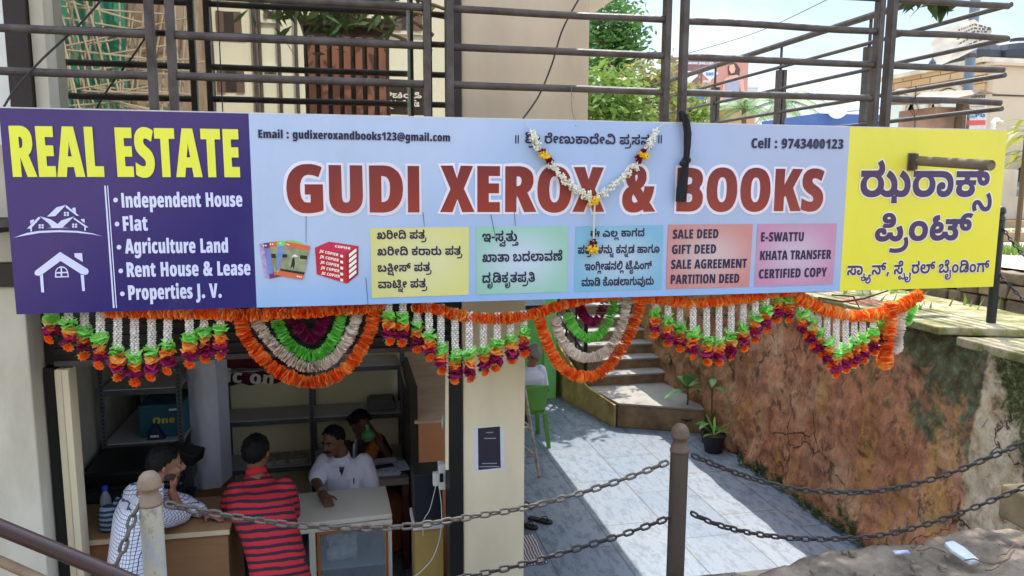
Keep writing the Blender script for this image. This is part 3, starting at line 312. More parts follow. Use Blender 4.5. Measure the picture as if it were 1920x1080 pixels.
1065:[0,[[-76,-65,12,-3,17,3,4,3,1,9,-7,8,-14,-1,-7,-5],[-76,-65,-1,-12,4,-14,-14,5,2,25],[-73,-91,2,-5,11,-9,26,-6,27,5,16,11,11,21,2,21,-3,26,-17,40,30,14,13,-25,8,-26,3,-27,-6,-39,-7,-16,-10,-12,-28,-17,-39,-6,-31,5,-29,20,-9,15,-5,26,7,30,14,16,19,10,30,0,15,-7,11,-16,2,-24,-3,-8,-9,-11,-14,-7,-23,-2]]],
1219:[0,[[150,99,-20,2,-9,-3,-3,-7,8,-6,14,1,5,3],[112,203,-16,5,-15,-1,-9,-6,-1,-9,5,-7,9,-3,13,1,10,9],[112,203,1,4,36,-3,-9,-27,-9,13],[140,177,-14,-17,-12,-8,-22,-5,-23,1,-20,7,-14,13,-6,11,-1,26,9,18,8,8,9,6,24,7,27,0,22,-4,19,-8,25,-19,13,-17,13,-29,4,-34,-6,-37,-23,-27,-5,18,-6,7,-11,5,4,29,-2,16,-3,15],[172,69,-19,-11,-17,-3,-22,0,-19,6,-12,10,-6,15,0,18,7,13,20,13,15,3,20,0,31,-8,5,1,26,-16,10,-16,5,-17,-3,-35,-7,-13,-17,-16,-41,-15,-46,-2,-26,3,-21,6,-29,18,-15,27,-3,26,2,16,48,-6,0,-18,9,-17,17,-9,22,-4,17,0,29,6,11,6]]],
1012:[0,[[54,142,16,8,7,-8],[198,147,14,-11,11,-15,5,-12,3,-28,-3,-24,-9,-21,-24,-24,-11,-6,-26,-7,-31,-3,-29,2,-37,13,-25,24,-10,21,-2,40,10,26,20,20,-31,0,0,43,138,0,14,4,5,3,4,13,-3,13,-15,23,38,22,22,-36,4,-15,1,-25,-10,-24],[127,39,26,4,17,11,7,11,5,19,-1,18,-10,22,-13,11,-17,6,-14,1,-21,-3,-16,-8,-11,-13,-7,-25,4,-24,10,-16,17,-10],[287,75,-10,10,-6,13,-19,25,-4,11,3,22,11,14,16,9,36,2,21,-7,14,-14,8,-17,0,-20,-4,-15,-8,-12,-12,-9,-14,-6],[299,113,16,8,2,7,-3,14,-8,4,-9,0,-9,-10,1,-10],[299,113,39,-46,4,-26,-7,-18,-14,-13,-33,-10,-11,-1,-5,42,13,1,8,3,4,5,0,13,-10,12,-280,-1,0,37,283,0]]],
1017:[0,[[150,22,-10,13,21,-1],[150,22,-18,-14,-13,-6,-22,-5,-29,-1,-19,4,-22,13,-10,12,-7,16,-2,25,4,15,8,12,16,13,23,7,29,-2,15,-8,9,-11,3,-16,-5,-20,-34,3,1,7,-5,9,-15,-1,-6,-7,-1,-7,5,-12,9,-6,23,-3,25,6,9,9,7,20,45,0,5,-22,13,-11,17,-1,13,8,5,16,-2,25,-14,24,-14,12,-30,14,-52,10,-31,1,4,45,72,-6,42,-13,22,-11,26,-21,17,-25,10,-39,0,-22,-8,-30,-17,-20,-14,-8,-17,-4,-25,1,-31,12]]],
1051:[0,[[59,120,17,-4,19,3,9,9,1,15,-6,7,-18,1,-10,-6,-6,-8],[59,120,-1,-16,3,-19,-16,8,-13,11,8,36],[61,85,11,-20,13,-12,28,-11,36,-2,28,6,15,8,11,11,7,13,2,25,-5,15,-10,13,-25,16,26,42,27,-17,20,-21,8,-13,9,-28,-2,-41,-17,-34,-9,-10,-23,-16,-32,-10,-59,-2,-18,2,-32,11,-14,7,-22,20,-20,37,-3,30,2,25,8,21,13,16,26,17,21,5,29,-1,21,-9,13,-15,7,-29,-4,-22,-7,-12,-17,-13,-15,-5,-26,-2]]],
1124:[0,[[-43,-38,12,-12,-23,0],[-43,-38,16,14,14,4,22,-1,20,-12,9,-15,3,-23,-5,-18,-8,-14,-18,-18,-21,22,11,11,6,12,2,13,-2,6,-7,6,-11,1,-7,-4,-7,-11,-2,-11,-31,0,-6,19,-10,7,-8,0,-8,-5,-4,-12,3,-13,17,-18,-22,-23,-21,23,-9,25,1,20,10,20,20,12,19,1,18,-5]]],
1025:[0,[[53,142,13,7,10,-7],[180,146,21,-21,12,-26,6,-39,1,-60,-53,0,-1,66,-6,34,-16,31,-12,8,-14,3,-25,-9,-15,-24,-8,-34,-2,-75,-53,0,1,62,6,33,13,28,18,19,-39,0,0,43,136,0,13,4,7,5,1,20,-17,27,38,22,22,-35,5,-24,0,-19,-3,-11,-10,-15,-17,-11]]],
1052:[0,[[76,53,7,8,10,-11],[49,124,31,1,9,11,-2,11,-7,5,-16,-1,-11,-10],[49,124,3,-14,5,-7,16,-10,-18,2,-25,10,2,26],[224,151,-7,-3,-1,7],[190,53,-19,-3,10,13],[190,53,5,-15,-1,-13,-3,-7,-12,-12,-20,-7,-29,-3,-38,6,-11,6,-11,14,-2,15,8,16,-28,10,-24,19,-13,25,-2,27,8,24,16,18,15,8,19,4,24,-1,24,-10,8,-10,7,-18,-1,-21,-4,-12,-12,-13,-12,-6,-28,-4,24,-5,34,-2,41,5,17,8,5,5,4,13,0,5,-7,11,-19,9,-22,0,0,43,29,0,19,7,4,13,-3,13,-15,23,37,22,19,-28,8,-23,2,-17,-5,-22,-8,-13,-13,-9,12,-9,10,-16,3,-15,-2,-14,-8,-17,-14,-13],[132,29,15,4,3,5,-1,7,-14,7,-19,-5,-3,-4,1,-7,6,-5]]],
1035:[0,[[46,142,14,8,9,-8],[239,148,-16,-4,1,10],[261,94,-4,-11,-6,-1,-23,-18,-20,-7,-25,2,-15,7,-10,12,-4,16,3,16,10,12,14,7,18,2,14,-1,26,-12,15,-13],[137,22,-9,12,22,3],[137,22,-22,-18,-31,-8,-22,1,-12,4,-21,14,-13,23,-3,15,0,35,11,30,9,13,13,11,-34,0,0,43,187,0,14,4,8,9,1,11,-7,18,-11,14,38,22,22,-36,5,-23,0,-17,-4,-15,-10,-14,-16,-10,13,-12,8,-15,1,-27,6,-14,3,-20,-6,-28,-10,-14,-13,-11,-33,-11,-42,5],[219,94,-7,8,-7,2,-9,0,-7,-6,1,-7,10,-5,10,1],[219,94,1,22,-7,10,-11,7,-18,6,-25,3,-38,-1,-22,-7,-22,-15,-10,-17,-4,-14,-1,-23,4,-13,6,-8,15,-5,11,3,8,6,6,10,3,13,45,0,1,-8,9,-16,10,-6,17,-2,17,6,9,13,1,16]]],
1165:[0,[[124,112,8,-9,-7,-10],[166,111,-2,-18,-5,11],[144,17,-8,10,15,0],[144,17,-17,-12,-18,-7,-41,-1,-15,3,-24,13,-14,20,-5,27,5,26,14,20,11,8,27,9,24,1,20,-4,13,-8,-7,16,-9,8,-14,6,-18,2,62,4,20,-13,6,-11,2,-13,20,10,17,3,22,-1,25,-9,18,-17,9,-24,0,-27,-9,-23,-19,-17,-28,-9,-27,-1,-33,8],[90,36,19,4,10,10,2,10,-2,10,-6,8,-9,5,-18,1,-16,-4,-7,-7,-3,-9,2,-14,6,-8,10,-5],[198,36,19,4,10,10,2,10,-2,10,-6,8,-9,5,-26,0,-14,-9,-4,-9,0,-11,4,-9,13,-8],[11,142,0,43,220,0,0,-43]]],
1064:[0,[[150,60,-3,6,4,3],[150,60,6,-16,9,-6,24,0,10,4,10,11,7,22,0,16,-4,16,-12,20,-21,14,-29,5,-29,-5,-11,-6,-11,-15,-4,-14,-1,-72,-6,-14,-17,-15,-31,-9,-36,3,-22,9,-41,33,29,32,12,-15,19,-14,21,-5,19,6,6,12,-1,62,6,22,6,10,15,16,21,12,39,9,30,0,26,-4,32,-14,17,-14,12,-16,9,-18,5,-19,1,-33,-9,-34,-20,-24,-18,-10,-22,-5,-23,-1,-28,7,-14,9,-10,12,-6,15,-2,24,5,18,16,17,11,4,12,2,20,-4,9,-8,4,-9,-3,-20,-9,-8,-10,-2]]],
1208:[0,[[44,146,12,12,-8,-15],[44,146,-13,19,-8,32,6,27,9,13,13,10,25,7,33,1,25,-5,32,-18,24,-26,15,-29,6,-23,7,-43,2,-111,-53,0,-1,66,-6,34,-16,31,-12,8,-14,3,-25,-9,-15,-24,-8,-34,-2,-75,-53,0,1,66,6,35,10,28],[75,173,5,-5,-10,1],[75,173,28,10,32,-1,23,-12,20,-26,-11,27,-17,22,-14,11,-17,7,-27,2,-16,-6,-7,-12,0,-8]]],
1055:[0,[[152,22,-10,12,21,0],[152,22,-18,-14,-27,-10,-37,-2,-19,4,-16,8,-17,17,-8,24,0,17,4,15,7,12,17,13,22,7,30,-2,20,-13,6,-14,-1,-19,-4,-9,-34,3,0,13,-5,4,-8,0,-9,-6,-3,-10,2,-9,12,-9,23,-3,24,6,10,9,7,20,44,0,3,-16,7,-11,11,-7,17,-2,15,6,5,5,4,13,-1,15,-6,19,-12,19,45,18,10,-16,10,-27,3,-28,-5,-28,-9,-14,-24,-18,-24,-6,-16,0,-16,2,-19,7],[150,87,-16,4,-7,6,-3,9,1,15,6,8,13,7,17,-1,8,-6,7,-13,0,-10,-4,-9,-11,-9],[246,-22,-20,34,-51,74,29,18,74,-105],[10,142,0,43,209,1,13,5,5,11,-1,12,-17,27,38,22,22,-36,6,-31,-3,-19,-12,-19,-17,-10,-36,-6]]],
1231:[0,[[59,120,17,-4,19,3,9,9,1,15,-6,7,-18,1,-10,-6,-6,-8],[59,120,-1,-17,3,-18,-16,8,-13,11,8,36],[199,220,-17,9,-10,0,-12,-7,-1,-9,5,-7,17,-3,9,4],[199,220,1,8,37,-3,-5,-18,-14,-22,-5,15],[218,185,-17,-12,-14,-4,-33,0,-28,14,-10,16,-2,11,1,16,8,18,16,14,23,7,26,0,22,-6,28,-17,14,-17,11,-20,10,-34,3,-52,-5,-29,-9,-26,-13,-22,-18,-18,-22,-13,-26,-10,-31,-4,-36,0,-48,13,-25,17,-18,21,-14,41,0,28,10,33,21,23,28,13,32,2,22,-6,20,-19,5,-14,1,-23,-3,-14,-12,-17,-12,-8,-15,-5,-26,-2,-21,5,10,-20,14,-12,28,-11,24,-2,26,3,21,7,18,13,7,9,10,20,5,26,1,24]]],
1248:[0,[[61,99,13,-2,19,2,7,7,2,7,-2,8,-10,5,-10,-1,-10,-6],[61,99,-1,-33,-17,9,2,32],[162,23,-12,14,23,-1],[162,23,-19,-15,-14,-6,-31,-6,-17,0,-24,5,-19,11,-10,11,-11,20,-6,35,5,35,16,26,16,13,30,10,20,0,19,-5,11,-7,8,-10,6,-13,1,-22,-5,-18,-8,-10,-11,-8,-15,-5,-19,-2,-25,4,11,-20,19,-7,24,3,13,7,8,11,4,14,45,0,7,-19,8,-10,13,-5,19,1,12,12,1,17,-10,15,-20,8,28,25,17,-6,14,-9,10,-10,9,-18,3,-18,-5,-25,-5,-10,-17,-17,-25,-8,-37,1,-27,10],[69,139,-17,7,-11,11,-8,18,1,16,8,14,17,11,40,6,4,-41,-15,-3,-5,-8,8,-11,11,-4],[190,89,0,37,33,0,9,5,-2,12,-22,9,30,33,30,-18,10,-13,5,-17,-2,-17,-9,-14,-22,-13,-12,-3],[209,231,-7,-7,-1,-16,-12,18,8,6],[209,231,9,-6,4,-11,-4,-12,-6,-5,-15,-3,-13,2,-9,6,-7,16,0,12,10,21,24,15,27,4,20,-2,24,-11,15,-18,6,-16,2,-25,-8,-25,-14,-16,-21,-10,-29,-5,-60,0,0,43,53,0,16,3,13,10,3,20,-9,14,-19,4]]],
1156:[0,[[152,22,-10,12,21,0],[152,22,-18,-14,-27,-10,-37,-2,-19,4,-16,8,-17,17,-8,24,0,17,4,15,12,17,19,11,15,4,30,-2,20,-13,6,-14,-1,-19,-4,-9,-34,3,1,11,-4,5,-15,-1,-6,-7,-1,-7,2,-9,12,-9,23,-3,24,6,10,9,7,20,44,0,3,-16,11,-14,15,-5,7,1,9,4,6,9,3,16,-2,17,-18,30,-19,16,-18,10,60,7,30,-29,14,-29,3,-16,-1,-21,-1,-11,-7,-18,-17,-18,-30,-11,-38,4,-18,9],[10,142,0,43,198,0,19,7,3,8,-1,14,-17,27,38,22,14,-19,11,-24,3,-29,-5,-19,-10,-14,-17,-10,-35,-6],[320,-4,-36,6,-30,18,-17,16,19,42,19,-23,20,-13,17,-3,16,3,16,13,6,23,-7,29,-14,18,-34,22,22,28,42,-24,24,-23,11,-19,6,-34,-5,-31,-6,-14,-14,-17,-28,-14],[290,142,0,43,64,0,0,-43]]],
1240:[0,[[178,85,13,-15,5,-21,-5,-20,-9,-12,-24,-14,-23,-5,-43,-2,-25,4,-27,12,-16,17,-4,13,0,15,5,15,11,13,-24,0,0,34,70,0,12,9,2,6,-4,10,-6,6,27,3,20,-3,7,-14,-4,-17,66,0,0,-34],[107,38,25,5,12,11,1,17,-3,7,-9,7,-20,5,-18,-1,-13,-4,-11,-11,-2,-10,5,-15,10,-7],[116,231,-7,-7,-1,-16,-12,18,8,6],[116,231,9,-6,4,-11,-4,-12,-6,-5,-16,-3,-12,2,-9,6,-7,16,1,17,9,16,10,9,14,6,27,4,20,-2,30,-17,9,-12,6,-16,2,-17,-5,-27,-15,-20,-24,-12,-28,-5,-119,0,0,43,112,0,15,3,10,6,7,14,-3,18,-10,8,-11,2]]],
1276:[0,[[-118,18,29,-26,29,-11,28,-3,22,3,17,6,13,10,9,13,5,17,2,20,-3,26,-15,36,-25,34,42,29,23,-30,16,-31,11,-47,-3,-52,-13,-30,-13,-16,-25,-17,-22,-8,-39,-4,-44,6,-38,17,-36,30]]],
38:[212,[[91,241,14,-1,12,-3,10,-4,9,-7,7,-8,5,-10,2,-11,1,-21,-2,-9,-3,-8,-4,-7,-11,-14,-7,-7,-8,-6,23,-29,4,11,5,26,56,0,-7,-32,-12,-32,-5,-10,-6,-9,40,-50,-68,0,-10,14,-5,-2,-8,-5,-15,-6,-21,-4,-23,0,-18,4,-8,4,-14,10,-9,14,-6,17,-2,20,3,20,4,12,11,16,10,9,13,8,-9,12,-8,17,-2,9,-1,16,1,12,3,10,6,10,7,8,9,7,11,5,12,3],[73,99,-5,-6,-5,-12,-1,-6,0,-11,3,-9,2,-4,7,-6,9,-2,7,1,9,3,8,6],[90,202,-5,-1,-4,-3,-3,-9,0,-11,2,-7,9,-14,8,10,4,8,2,8,0,8,-3,8,-7,3]]],
44:[106,[[80,39,3,-4,-12,-37,-17,-41,-46,0,16,82]]],
45:[108,[[10,65,0,49,88,0,0,-49]]],
46:[99,[[15,27,3,15,7,9,11,6,14,2,19,-4,10,-8,3,-6,2,-14,-3,-14,-3,-5,-9,-8,-12,-4,-14,0,-13,4,-12,13]]],
48:[164,[[152,119,-1,-37,-6,-32,-7,-18,-9,-15,-12,-11,-25,-9,-31,3,-10,4,-8,6,-14,17,-5,11,-8,27,-4,34,0,40,4,35,8,27,11,20,16,13,19,7,33,-3,10,-4,8,-6,14,-17,9,-24,6,-31],[66,119,3,-57,5,-13,5,-4,6,0,5,4,4,8,3,20,1,54,-1,29,-3,20,-4,9,-5,4,-6,0,-7,-8,-4,-17]]],
49:[164,[[132,0,-55,0,1,169,-11,-15,-21,-22,-33,31,70,75,49,0]]],
50:[164,[[146,0,-137,0,0,39,58,79,13,21,8,24,1,8,-3,13,-2,4,-6,4,-9,2,-12,-3,-9,-6,-15,-17,-26,36,5,7,16,15,17,10,24,5,16,0,18,-4,21,-14,6,-6,8,-15,5,-17,0,-17,-3,-20,-8,-22,-15,-24,-43,-54,72,0]]],
51:[164,[[145,180,-1,-12,-10,-21,-8,-9,-22,-13,28,-13,12,-14,3,-9,3,-21,-2,-21,-13,-25,-14,-12,-9,-5,-31,-8,-28,0,-14,2,-29,10,0,50,26,-12,18,-3,13,0,13,3,4,3,4,4,4,10,-2,20,-4,6,-7,5,-9,3,-32,1,0,46,25,0,18,7,8,9,2,8,-1,14,-5,6,-7,4,-16,1,-19,-6,-13,-9,-20,40,16,11,24,9,29,2,15,-1,12,-3,12,-4,17,-16,9,-23]]],
52:[164,[[160,46,-24,0,0,-46,-53,0,0,46,-78,0,0,44,79,148,52,0,0,-147,24,0],[83,126,0,35,-6,-16,-28,-54,34,0]]],
53:[164,[[92,156,16,-3,14,-7,6,-5,10,-14,8,-17,4,-31,-2,-24,-7,-21,-11,-16,-7,-6,-9,-6,-20,-7,-12,-2,-28,0,-26,6,-11,6,0,50,17,-9,13,-4,12,-2,19,2,9,6,4,7,3,13,0,13,-4,11,-8,9,-19,5,-26,-6,-17,12,7,122,111,0,0,-48,-65,0,-3,-37]]],
54:[164,[[11,101,1,32,5,30,9,27,14,23,20,17,17,7,20,4,29,0,16,-2,0,-46,-24,3,-16,-1,-11,-3,-12,-8,-7,-8,-5,-10,-6,-35,2,0,12,18,17,9,16,0,8,-2,13,-7,11,-11,7,-15,5,-19,2,-23,-2,-24,-11,-30,-12,-14,-15,-11,-19,-5,-27,1,-27,14,-11,12,-8,15,-6,18,-4,21],[83,44,7,2,5,7,4,11,1,16,-2,20,-7,11,-7,2,-10,-4,-5,-7,-3,-14,1,-20,4,-13,8,-11]]],
55:[164,[[28,0,69,190,-85,0,0,48,140,0,0,-37,-66,-201]]],
57:[164,[[153,138,-1,-28,-6,-39,-8,-22,-12,-20,-7,-8,-17,-13,-21,-9,-12,-2,-26,0,-21,3,0,46,28,-4,23,4,9,5,10,11,5,10,6,35,-2,0,-12,-18,-17,-9,-17,0,-7,2,-13,7,-11,11,-8,16,-6,29,0,12,2,24,3,11,3,10,10,17,22,17,19,5,27,-1,21,-10,6,-4,10,-12,9,-15,6,-18,4,-20],[81,194,-4,0,-8,-8,-5,-19,2,-29,7,-11,7,-2,11,5,7,18,0,17,-5,20,-5,7]]],
58:[93,[[16,27,2,13,6,10,10,6,13,2,13,-2,9,-6,7,-16,0,-14,-4,-11,-4,-5,-9,-6,-12,-2,-13,2,-9,6,-6,10],[16,156,2,13,6,10,10,6,13,2,13,-2,9,-6,7,-16,0,-14,-4,-11,-4,-5,-9,-6,-12,-2,-13,2,-9,6,-6,10]]],
64:[254,[[243,123,-1,-18,-8,-31,-10,-17,-13,-13,-16,-6,-17,1,-14,8,-4,4,-5,10,-2,0,-11,-14,-13,-8,-21,0,-9,3,-16,13,-5,10,-7,24,-1,15,2,21,6,19,10,16,6,6,14,10,9,3,18,2,17,-1,30,-9,-4,-91,4,-9,3,-2,7,1,7,7,4,14,3,32,-5,35,-8,19,-13,16,-16,11,-21,5,-12,1,-18,-2,-9,-3,-15,-7,-13,-11,-15,-23,-9,-29,-3,-34,1,-15,1,-13,7,-23,5,-10,14,-16,8,-6,21,-9,24,-3,16,1,18,3,34,12,0,-34,-23,-8,-35,-5,-27,1,-33,7,-26,15,-11,10,-10,11,-14,28,-7,33,0,35,4,29,4,14,17,35,8,10,27,23,22,9,12,4,25,2,24,-2,22,-6,27,-17,15,-15,16,-30,6,-23],[110,103,2,-21,4,-9,5,-4,3,0,4,1,6,5,5,20,4,54,-12,1,-6,-3,-6,-6,-6,-13]]],
65:[190,[[130,0,-9,48,-52,0,-9,-48,-60,0,58,238,73,0,59,-238],[102,150,-7,47,-3,-26,-3,-12,0,-4,-11,-60,34,0]]],
66:[185,[[88,238,19,-1,16,-3,14,-4,11,-6,8,-9,6,-10,4,-12,1,-14,0,-7,-2,-12,-4,-10,-12,-17,-4,-3,-9,-4,0,-1,6,-2,10,-6,4,-3,7,-9,6,-15,2,-13,-2,-27,-3,-9,-9,-16,-14,-12,-8,-5,-8,-3,-10,-3,-22,-2,-75,0,0,238],[88,145,5,0,12,6,4,8,2,11,-2,10,-4,7,-3,3,-4,2,-5,1,-18,0,0,-48],[75,101,0,-55,21,0,9,4,6,7,2,5,1,6,-1,18,-3,6,-4,4,-9,5]]],
67:[168,[[106,194,-11,-3,-10,-9,-9,-20,-5,-27,0,-29,4,-29,9,-20,8,-8,11,-4,23,2,26,12,0,-49,-11,-6,-27,-7,-40,3,-21,11,-18,17,-12,24,-4,14,-6,52,2,27,4,23,12,31,18,23,24,14,18,5,33,-2,29,-10,7,-4,-15,-46,-19,11]]],
68:[195,[[182,124,-3,-37,-4,-16,-5,-14,-7,-13,-8,-12,-9,-9,-11,-9,-12,-6,-13,-4,-14,-3,-15,-1,-61,0,0,238,65,0,15,-1,13,-2,13,-4,11,-6,19,-16,8,-11,6,-12,5,-13,4,-15],[124,122,0,11,-2,20,-2,8,-6,13,-8,9,-5,3,-11,4,-15,0,0,-142,16,1,9,4,8,5,6,8,4,10,3,13,2,15]]],
69:[147,[[134,0,-114,0,0,238,114,0,0,-47,-59,0,0,-44,54,0,0,-47,-54,0,0,-52,59,0]]],
70:[145,[[75,0,-55,0,0,238,113,0,0,-47,-58,0,0,-53,54,0,0,-47,-54,0]]],
71:[197,[[99,139,82,0,0,-128,-10,-4,-18,-5,-10,-2,-29,-3,-24,1,-13,2,-22,11,-10,8,-8,10,-7,11,-6,13,-5,14,-3,16,-3,37,3,35,4,16,5,14,7,13,8,11,9,10,11,8,12,6,13,5,15,2,24,1,17,-2,9,-2,21,-7,6,-4,-15,-45,-11,6,-16,5,-18,2,-7,-1,-13,-4,-5,-4,-5,-5,-4,-6,-4,-7,-3,-8,-4,-18,-1,-11,0,-23,2,-20,4,-17,10,-17,5,-4,10,-4,15,0,9,2,0,45,-27,0]]],
72:[202,[[182,0,-55,0,0,100,-52,0,0,-100,-55,0,0,238,55,0,0,-90,52,0,0,90,55,0]]],
73:[87,[[17,0,0,238,53,0,0,-238]]],
74:[96,[[7,-74,-27,3,0,47,11,-3,11,0,7,2,9,10,2,10,1,243,55,0,0,-220,-2,-32,-6,-24,-10,-17,-6,-6,-16,-9,-18,-4]]],
75:[183,[[185,0,-61,0,-35,90,-14,-10,0,-80,-55,0,0,238,55,0,0,-104,5,14,47,90,59,0,-57,-107]]],
76:[142,[[20,0,0,238,55,0,0,-190,62,0,0,-48]]],
77:[268,[[112,0,-42,162,2,-44,0,-118,-52,0,0,238,76,0,38,-145,38,145,76,0,0,-238,-53,0,0,133,2,29,-44,-162]]],
78:[217,[[198,0,-65,0,-63,150,1,-150,-51,0,0,238,64,0,63,-146,-1,146,52,0]]],
79:[206,[[193,119,0,-14,-3,-26,-6,-23,-4,-10,-10,-18,-13,-14,-7,-5,-17,-8,-19,-4,-21,0,-20,4,-17,8,-14,12,-6,7,-10,18,-4,10,-3,11,-3,12,-3,41,3,36,7,31,6,12,7,11,8,10,10,8,10,6,12,4,13,3,14,1,14,-1,13,-3,12,-4,11,-6,9,-8,8,-10,7,-11,6,-12,7,-31,2,-17],[71,119,0,-11,3,-30,5,-14,6,-10,8,-7,10,-2,10,2,8,6,6,10,3,7,3,16,2,21,0,30,-4,28,-4,11,-4,8,-12,9,-8,1,-10,-2,-8,-6,-3,-5,-6,-12,-2,-8,-3,-30]]],
80:[172,[[89,238,18,-1,27,-10,19,-19,9,-28,1,-17,-1,-18,-6,-23,-12,-19,-10,-10,-7,-4,-22,-8,-30,-1,0,-80,-55,0,0,238],[84,191,-9,0,0,-64,13,0,10,5,8,14,1,5,0,18,-5,15,-12,7]]],
82:[180,[[83,238,13,0,23,-4,18,-8,14,-12,5,-7,4,-8,3,-10,2,-21,0,-7,-2,-13,-6,-17,-6,-10,-4,-5,-9,-8,-6,-4,50,-104,-61,0,-38,90,-8,0,0,-90,-55,0,0,238],[82,192,-7,0,0,-59,13,0,10,4,6,8,2,6,2,14,0,4,-2,8,-3,6,-7,6,-6,2]]],
83:[151,[[142,72,0,-11,-2,-10,-7,-18,-5,-8,-6,-7,-15,-12,-8,-4,-20,-5,-26,0,-29,7,-5,2,-4,3,-6,2,0,57,7,-5,22,-10,14,-4,7,-1,9,0,9,2,4,3,3,4,2,7,-1,10,-4,8,-5,5,-13,10,-7,3,-6,5,-7,4,-15,14,-5,6,-7,11,-4,15,-1,8,0,19,4,19,4,8,5,7,5,6,7,6,8,5,17,6,11,2,18,0,15,-2,15,-4,15,-6,7,-4,-15,-49,-6,3,-5,4,-17,6,-9,2,-11,0,-6,-3,-3,-3,-3,-6,0,-10,5,-10,14,-11,19,-12,12,-9,10,-10,10,-17,4,-13]]],
84:[152,[[104,0,-55,0,0,190,-43,0,0,48,141,0,0,-48,-43,0]]],
85:[195,[[177,80,-3,-25,-3,-11,-4,-10,-11,-16,-7,-7,-9,-5,-9,-4,-10,-3,-12,-2,-30,1,-15,4,-14,6,-11,9,-9,12,-6,14,-4,17,-1,19,0,159,55,0,0,-156,1,-9,1,-8,2,-6,2,-5,3,-4,4,-3,11,-2,7,1,6,3,5,5,3,6,1,5,1,11,0,162,56,0]]],
86:[185,[[185,238,-61,-238,-64,0,-60,238,58,0,25,-119,9,-60,6,41,29,138]]],
87:[269,[[269,238,-45,-238,-64,0,-18,95,-8,61,-3,-36,-22,-120,-63,0,-46,238,54,0,21,-124,5,-49,5,37,27,136,45,0,24,-129,5,-44,6,50,21,123]]],
88:[172,[[172,0,-59,0,-27,70,-28,-70,-59,0,55,119,-51,119,57,0,24,-67,22,67,59,0,-49,-117]]],
89:[173,[[87,150,29,88,57,0,-59,-147,0,-91,-55,0,0,89,-59,149,58,0]]],
97:[164,[[88,187,25,-4,10,-5,15,-16,5,-12,4,-29,0,-121,-38,0,-10,24,-9,-12,-10,-9,-17,-6,-18,0,-18,8,-9,10,-3,6,-4,13,-3,22,1,14,3,12,5,10,16,15,11,4,26,5,24,1,-2,19,-5,6,-6,3,-9,0,-13,-3,-22,-10,-14,39,22,10,16,4],[84,82,-14,-4,-3,-2,-4,-8,-2,-10,1,-8,3,-6,7,-5,7,0,7,4,7,12,1,28]]],
98:[174,[[70,195,-2,-35,2,0,8,13,15,11,11,3,17,-1,11,-5,9,-8,8,-11,6,-14,4,-16,3,-18,1,-36,-6,-36,-8,-20,-11,-14,-6,-5,-15,-6,-25,2,-9,5,-13,14,-3,0,-8,-18,-42,0,0,253,53,0],[91,142,-7,-1,-7,-6,-4,-7,-3,-16,0,-35,3,-19,5,-11,8,-6,9,1,7,6,5,13,2,20,0,24,-4,25,-6,9]]],
99:[143,[[84,-3,-12,0,-20,5,-16,10,-7,7,-6,9,-8,21,-4,27,0,28,4,25,4,11,4,10,12,18,8,7,19,9,11,3,27,0,24,-7,11,-6,-14,-42,-16,8,-8,2,-15,-1,-9,-8,-6,-14,-2,-12,-1,-16,3,-27,6,-14,9,-7,4,-1,20,2,10,4,15,10,0,-45,-16,-10,-12,-4]]],
100:[174,[[66,-3,-13,1,-11,5,-9,8,-8,11,-6,14,-5,17,-3,40,3,39,5,16,6,14,8,11,9,8,10,5,20,1,8,-2,10,-6,12,-14,2,-5,2,0,-2,26,0,67,53,0,0,-253,-42,0,-8,18,-3,0,-8,-10,-12,-8,-10,-3],[83,41,5,0,8,6,5,11,3,18,0,33,-3,17,-2,6,-6,7,-10,3,-8,-3,-6,-9,-5,-37,5,-39,6,-10]]],
101:[160,[[82,187,20,-2,9,-3,15,-10,7,-7,10,-16,6,-21,2,-53,-88,0,2,-16,5,-11,10,-7,7,-2,14,0,17,3,23,11,0,-43,-12,-6,-27,-7,-28,0,-11,2,-11,4,-16,11,-13,16,-4,10,-4,11,-4,26,0,29,2,14,2,12,8,22,12,16,16,11,19,5],[83,146,-4,0,-10,-7,-5,-11,-1,-15,39,0,-2,15,-5,13,-4,3]]],
103:[174,[[66,187,12,-1,10,-4,8,-8,8,-13,3,0,4,23,46,0,0,-168,-2,-29,-3,-12,-9,-22,-13,-16,-19,-11,-11,-3,-27,-3,-30,3,-24,11,0,45,27,-11,19,-3,25,4,9,7,5,12,2,36,-2,0,-8,-13,-8,-8,-11,-5,-25,0,-10,5,-9,8,-8,11,-6,14,-5,16,-3,39,3,40,11,31,8,11,10,8,10,5],[83,142,-6,-1,-8,-12,-5,-39,5,-36,6,-9,11,-3,5,1,7,7,3,8,3,17,0,35,-3,17,-4,8,-7,6]]],
105:[88,[[70,184,0,-184,-53,0,0,184],[44,258,6,0,11,-4,7,-7,4,-17,-2,-12,-5,-9,-9,-5,-25,0,-8,5,-6,9,0,25,9,11,11,4]]],
107:[172,[[70,152,-2,-49,13,25,34,56,56,0,-49,-78,51,-106,-58,0,-29,68,-16,-14,0,-54,-53,0,0,253,53,0]]],
108:[87,[[70,0,-53,0,0,253,53,0]]],
109:[262,[[196,187,11,-1,19,-8,7,-7,9,-21,3,-30,0,-120,-53,0,0,112,-3,19,-8,9,-9,0,-5,-3,-6,-9,-3,-16,-1,-112,-53,0,0,119,-4,15,-8,6,-9,-1,-5,-4,-4,-8,-2,-11,-2,-15,0,-101,-53,0,0,184,41,0,6,-23,3,0,10,15,11,7,13,4,18,0,13,-3,14,-11,5,-10,4,0,11,15,10,6]]],
110:[175,[[108,187,12,-1,10,-3,8,-5,8,-8,9,-21,4,-29,0,-120,-53,0,0,112,-3,19,-2,4,-7,5,-10,0,-8,-6,-4,-13,-2,-22,0,-99,-53,0,0,184,41,0,6,-23,3,0,7,12,6,6,11,6]]],
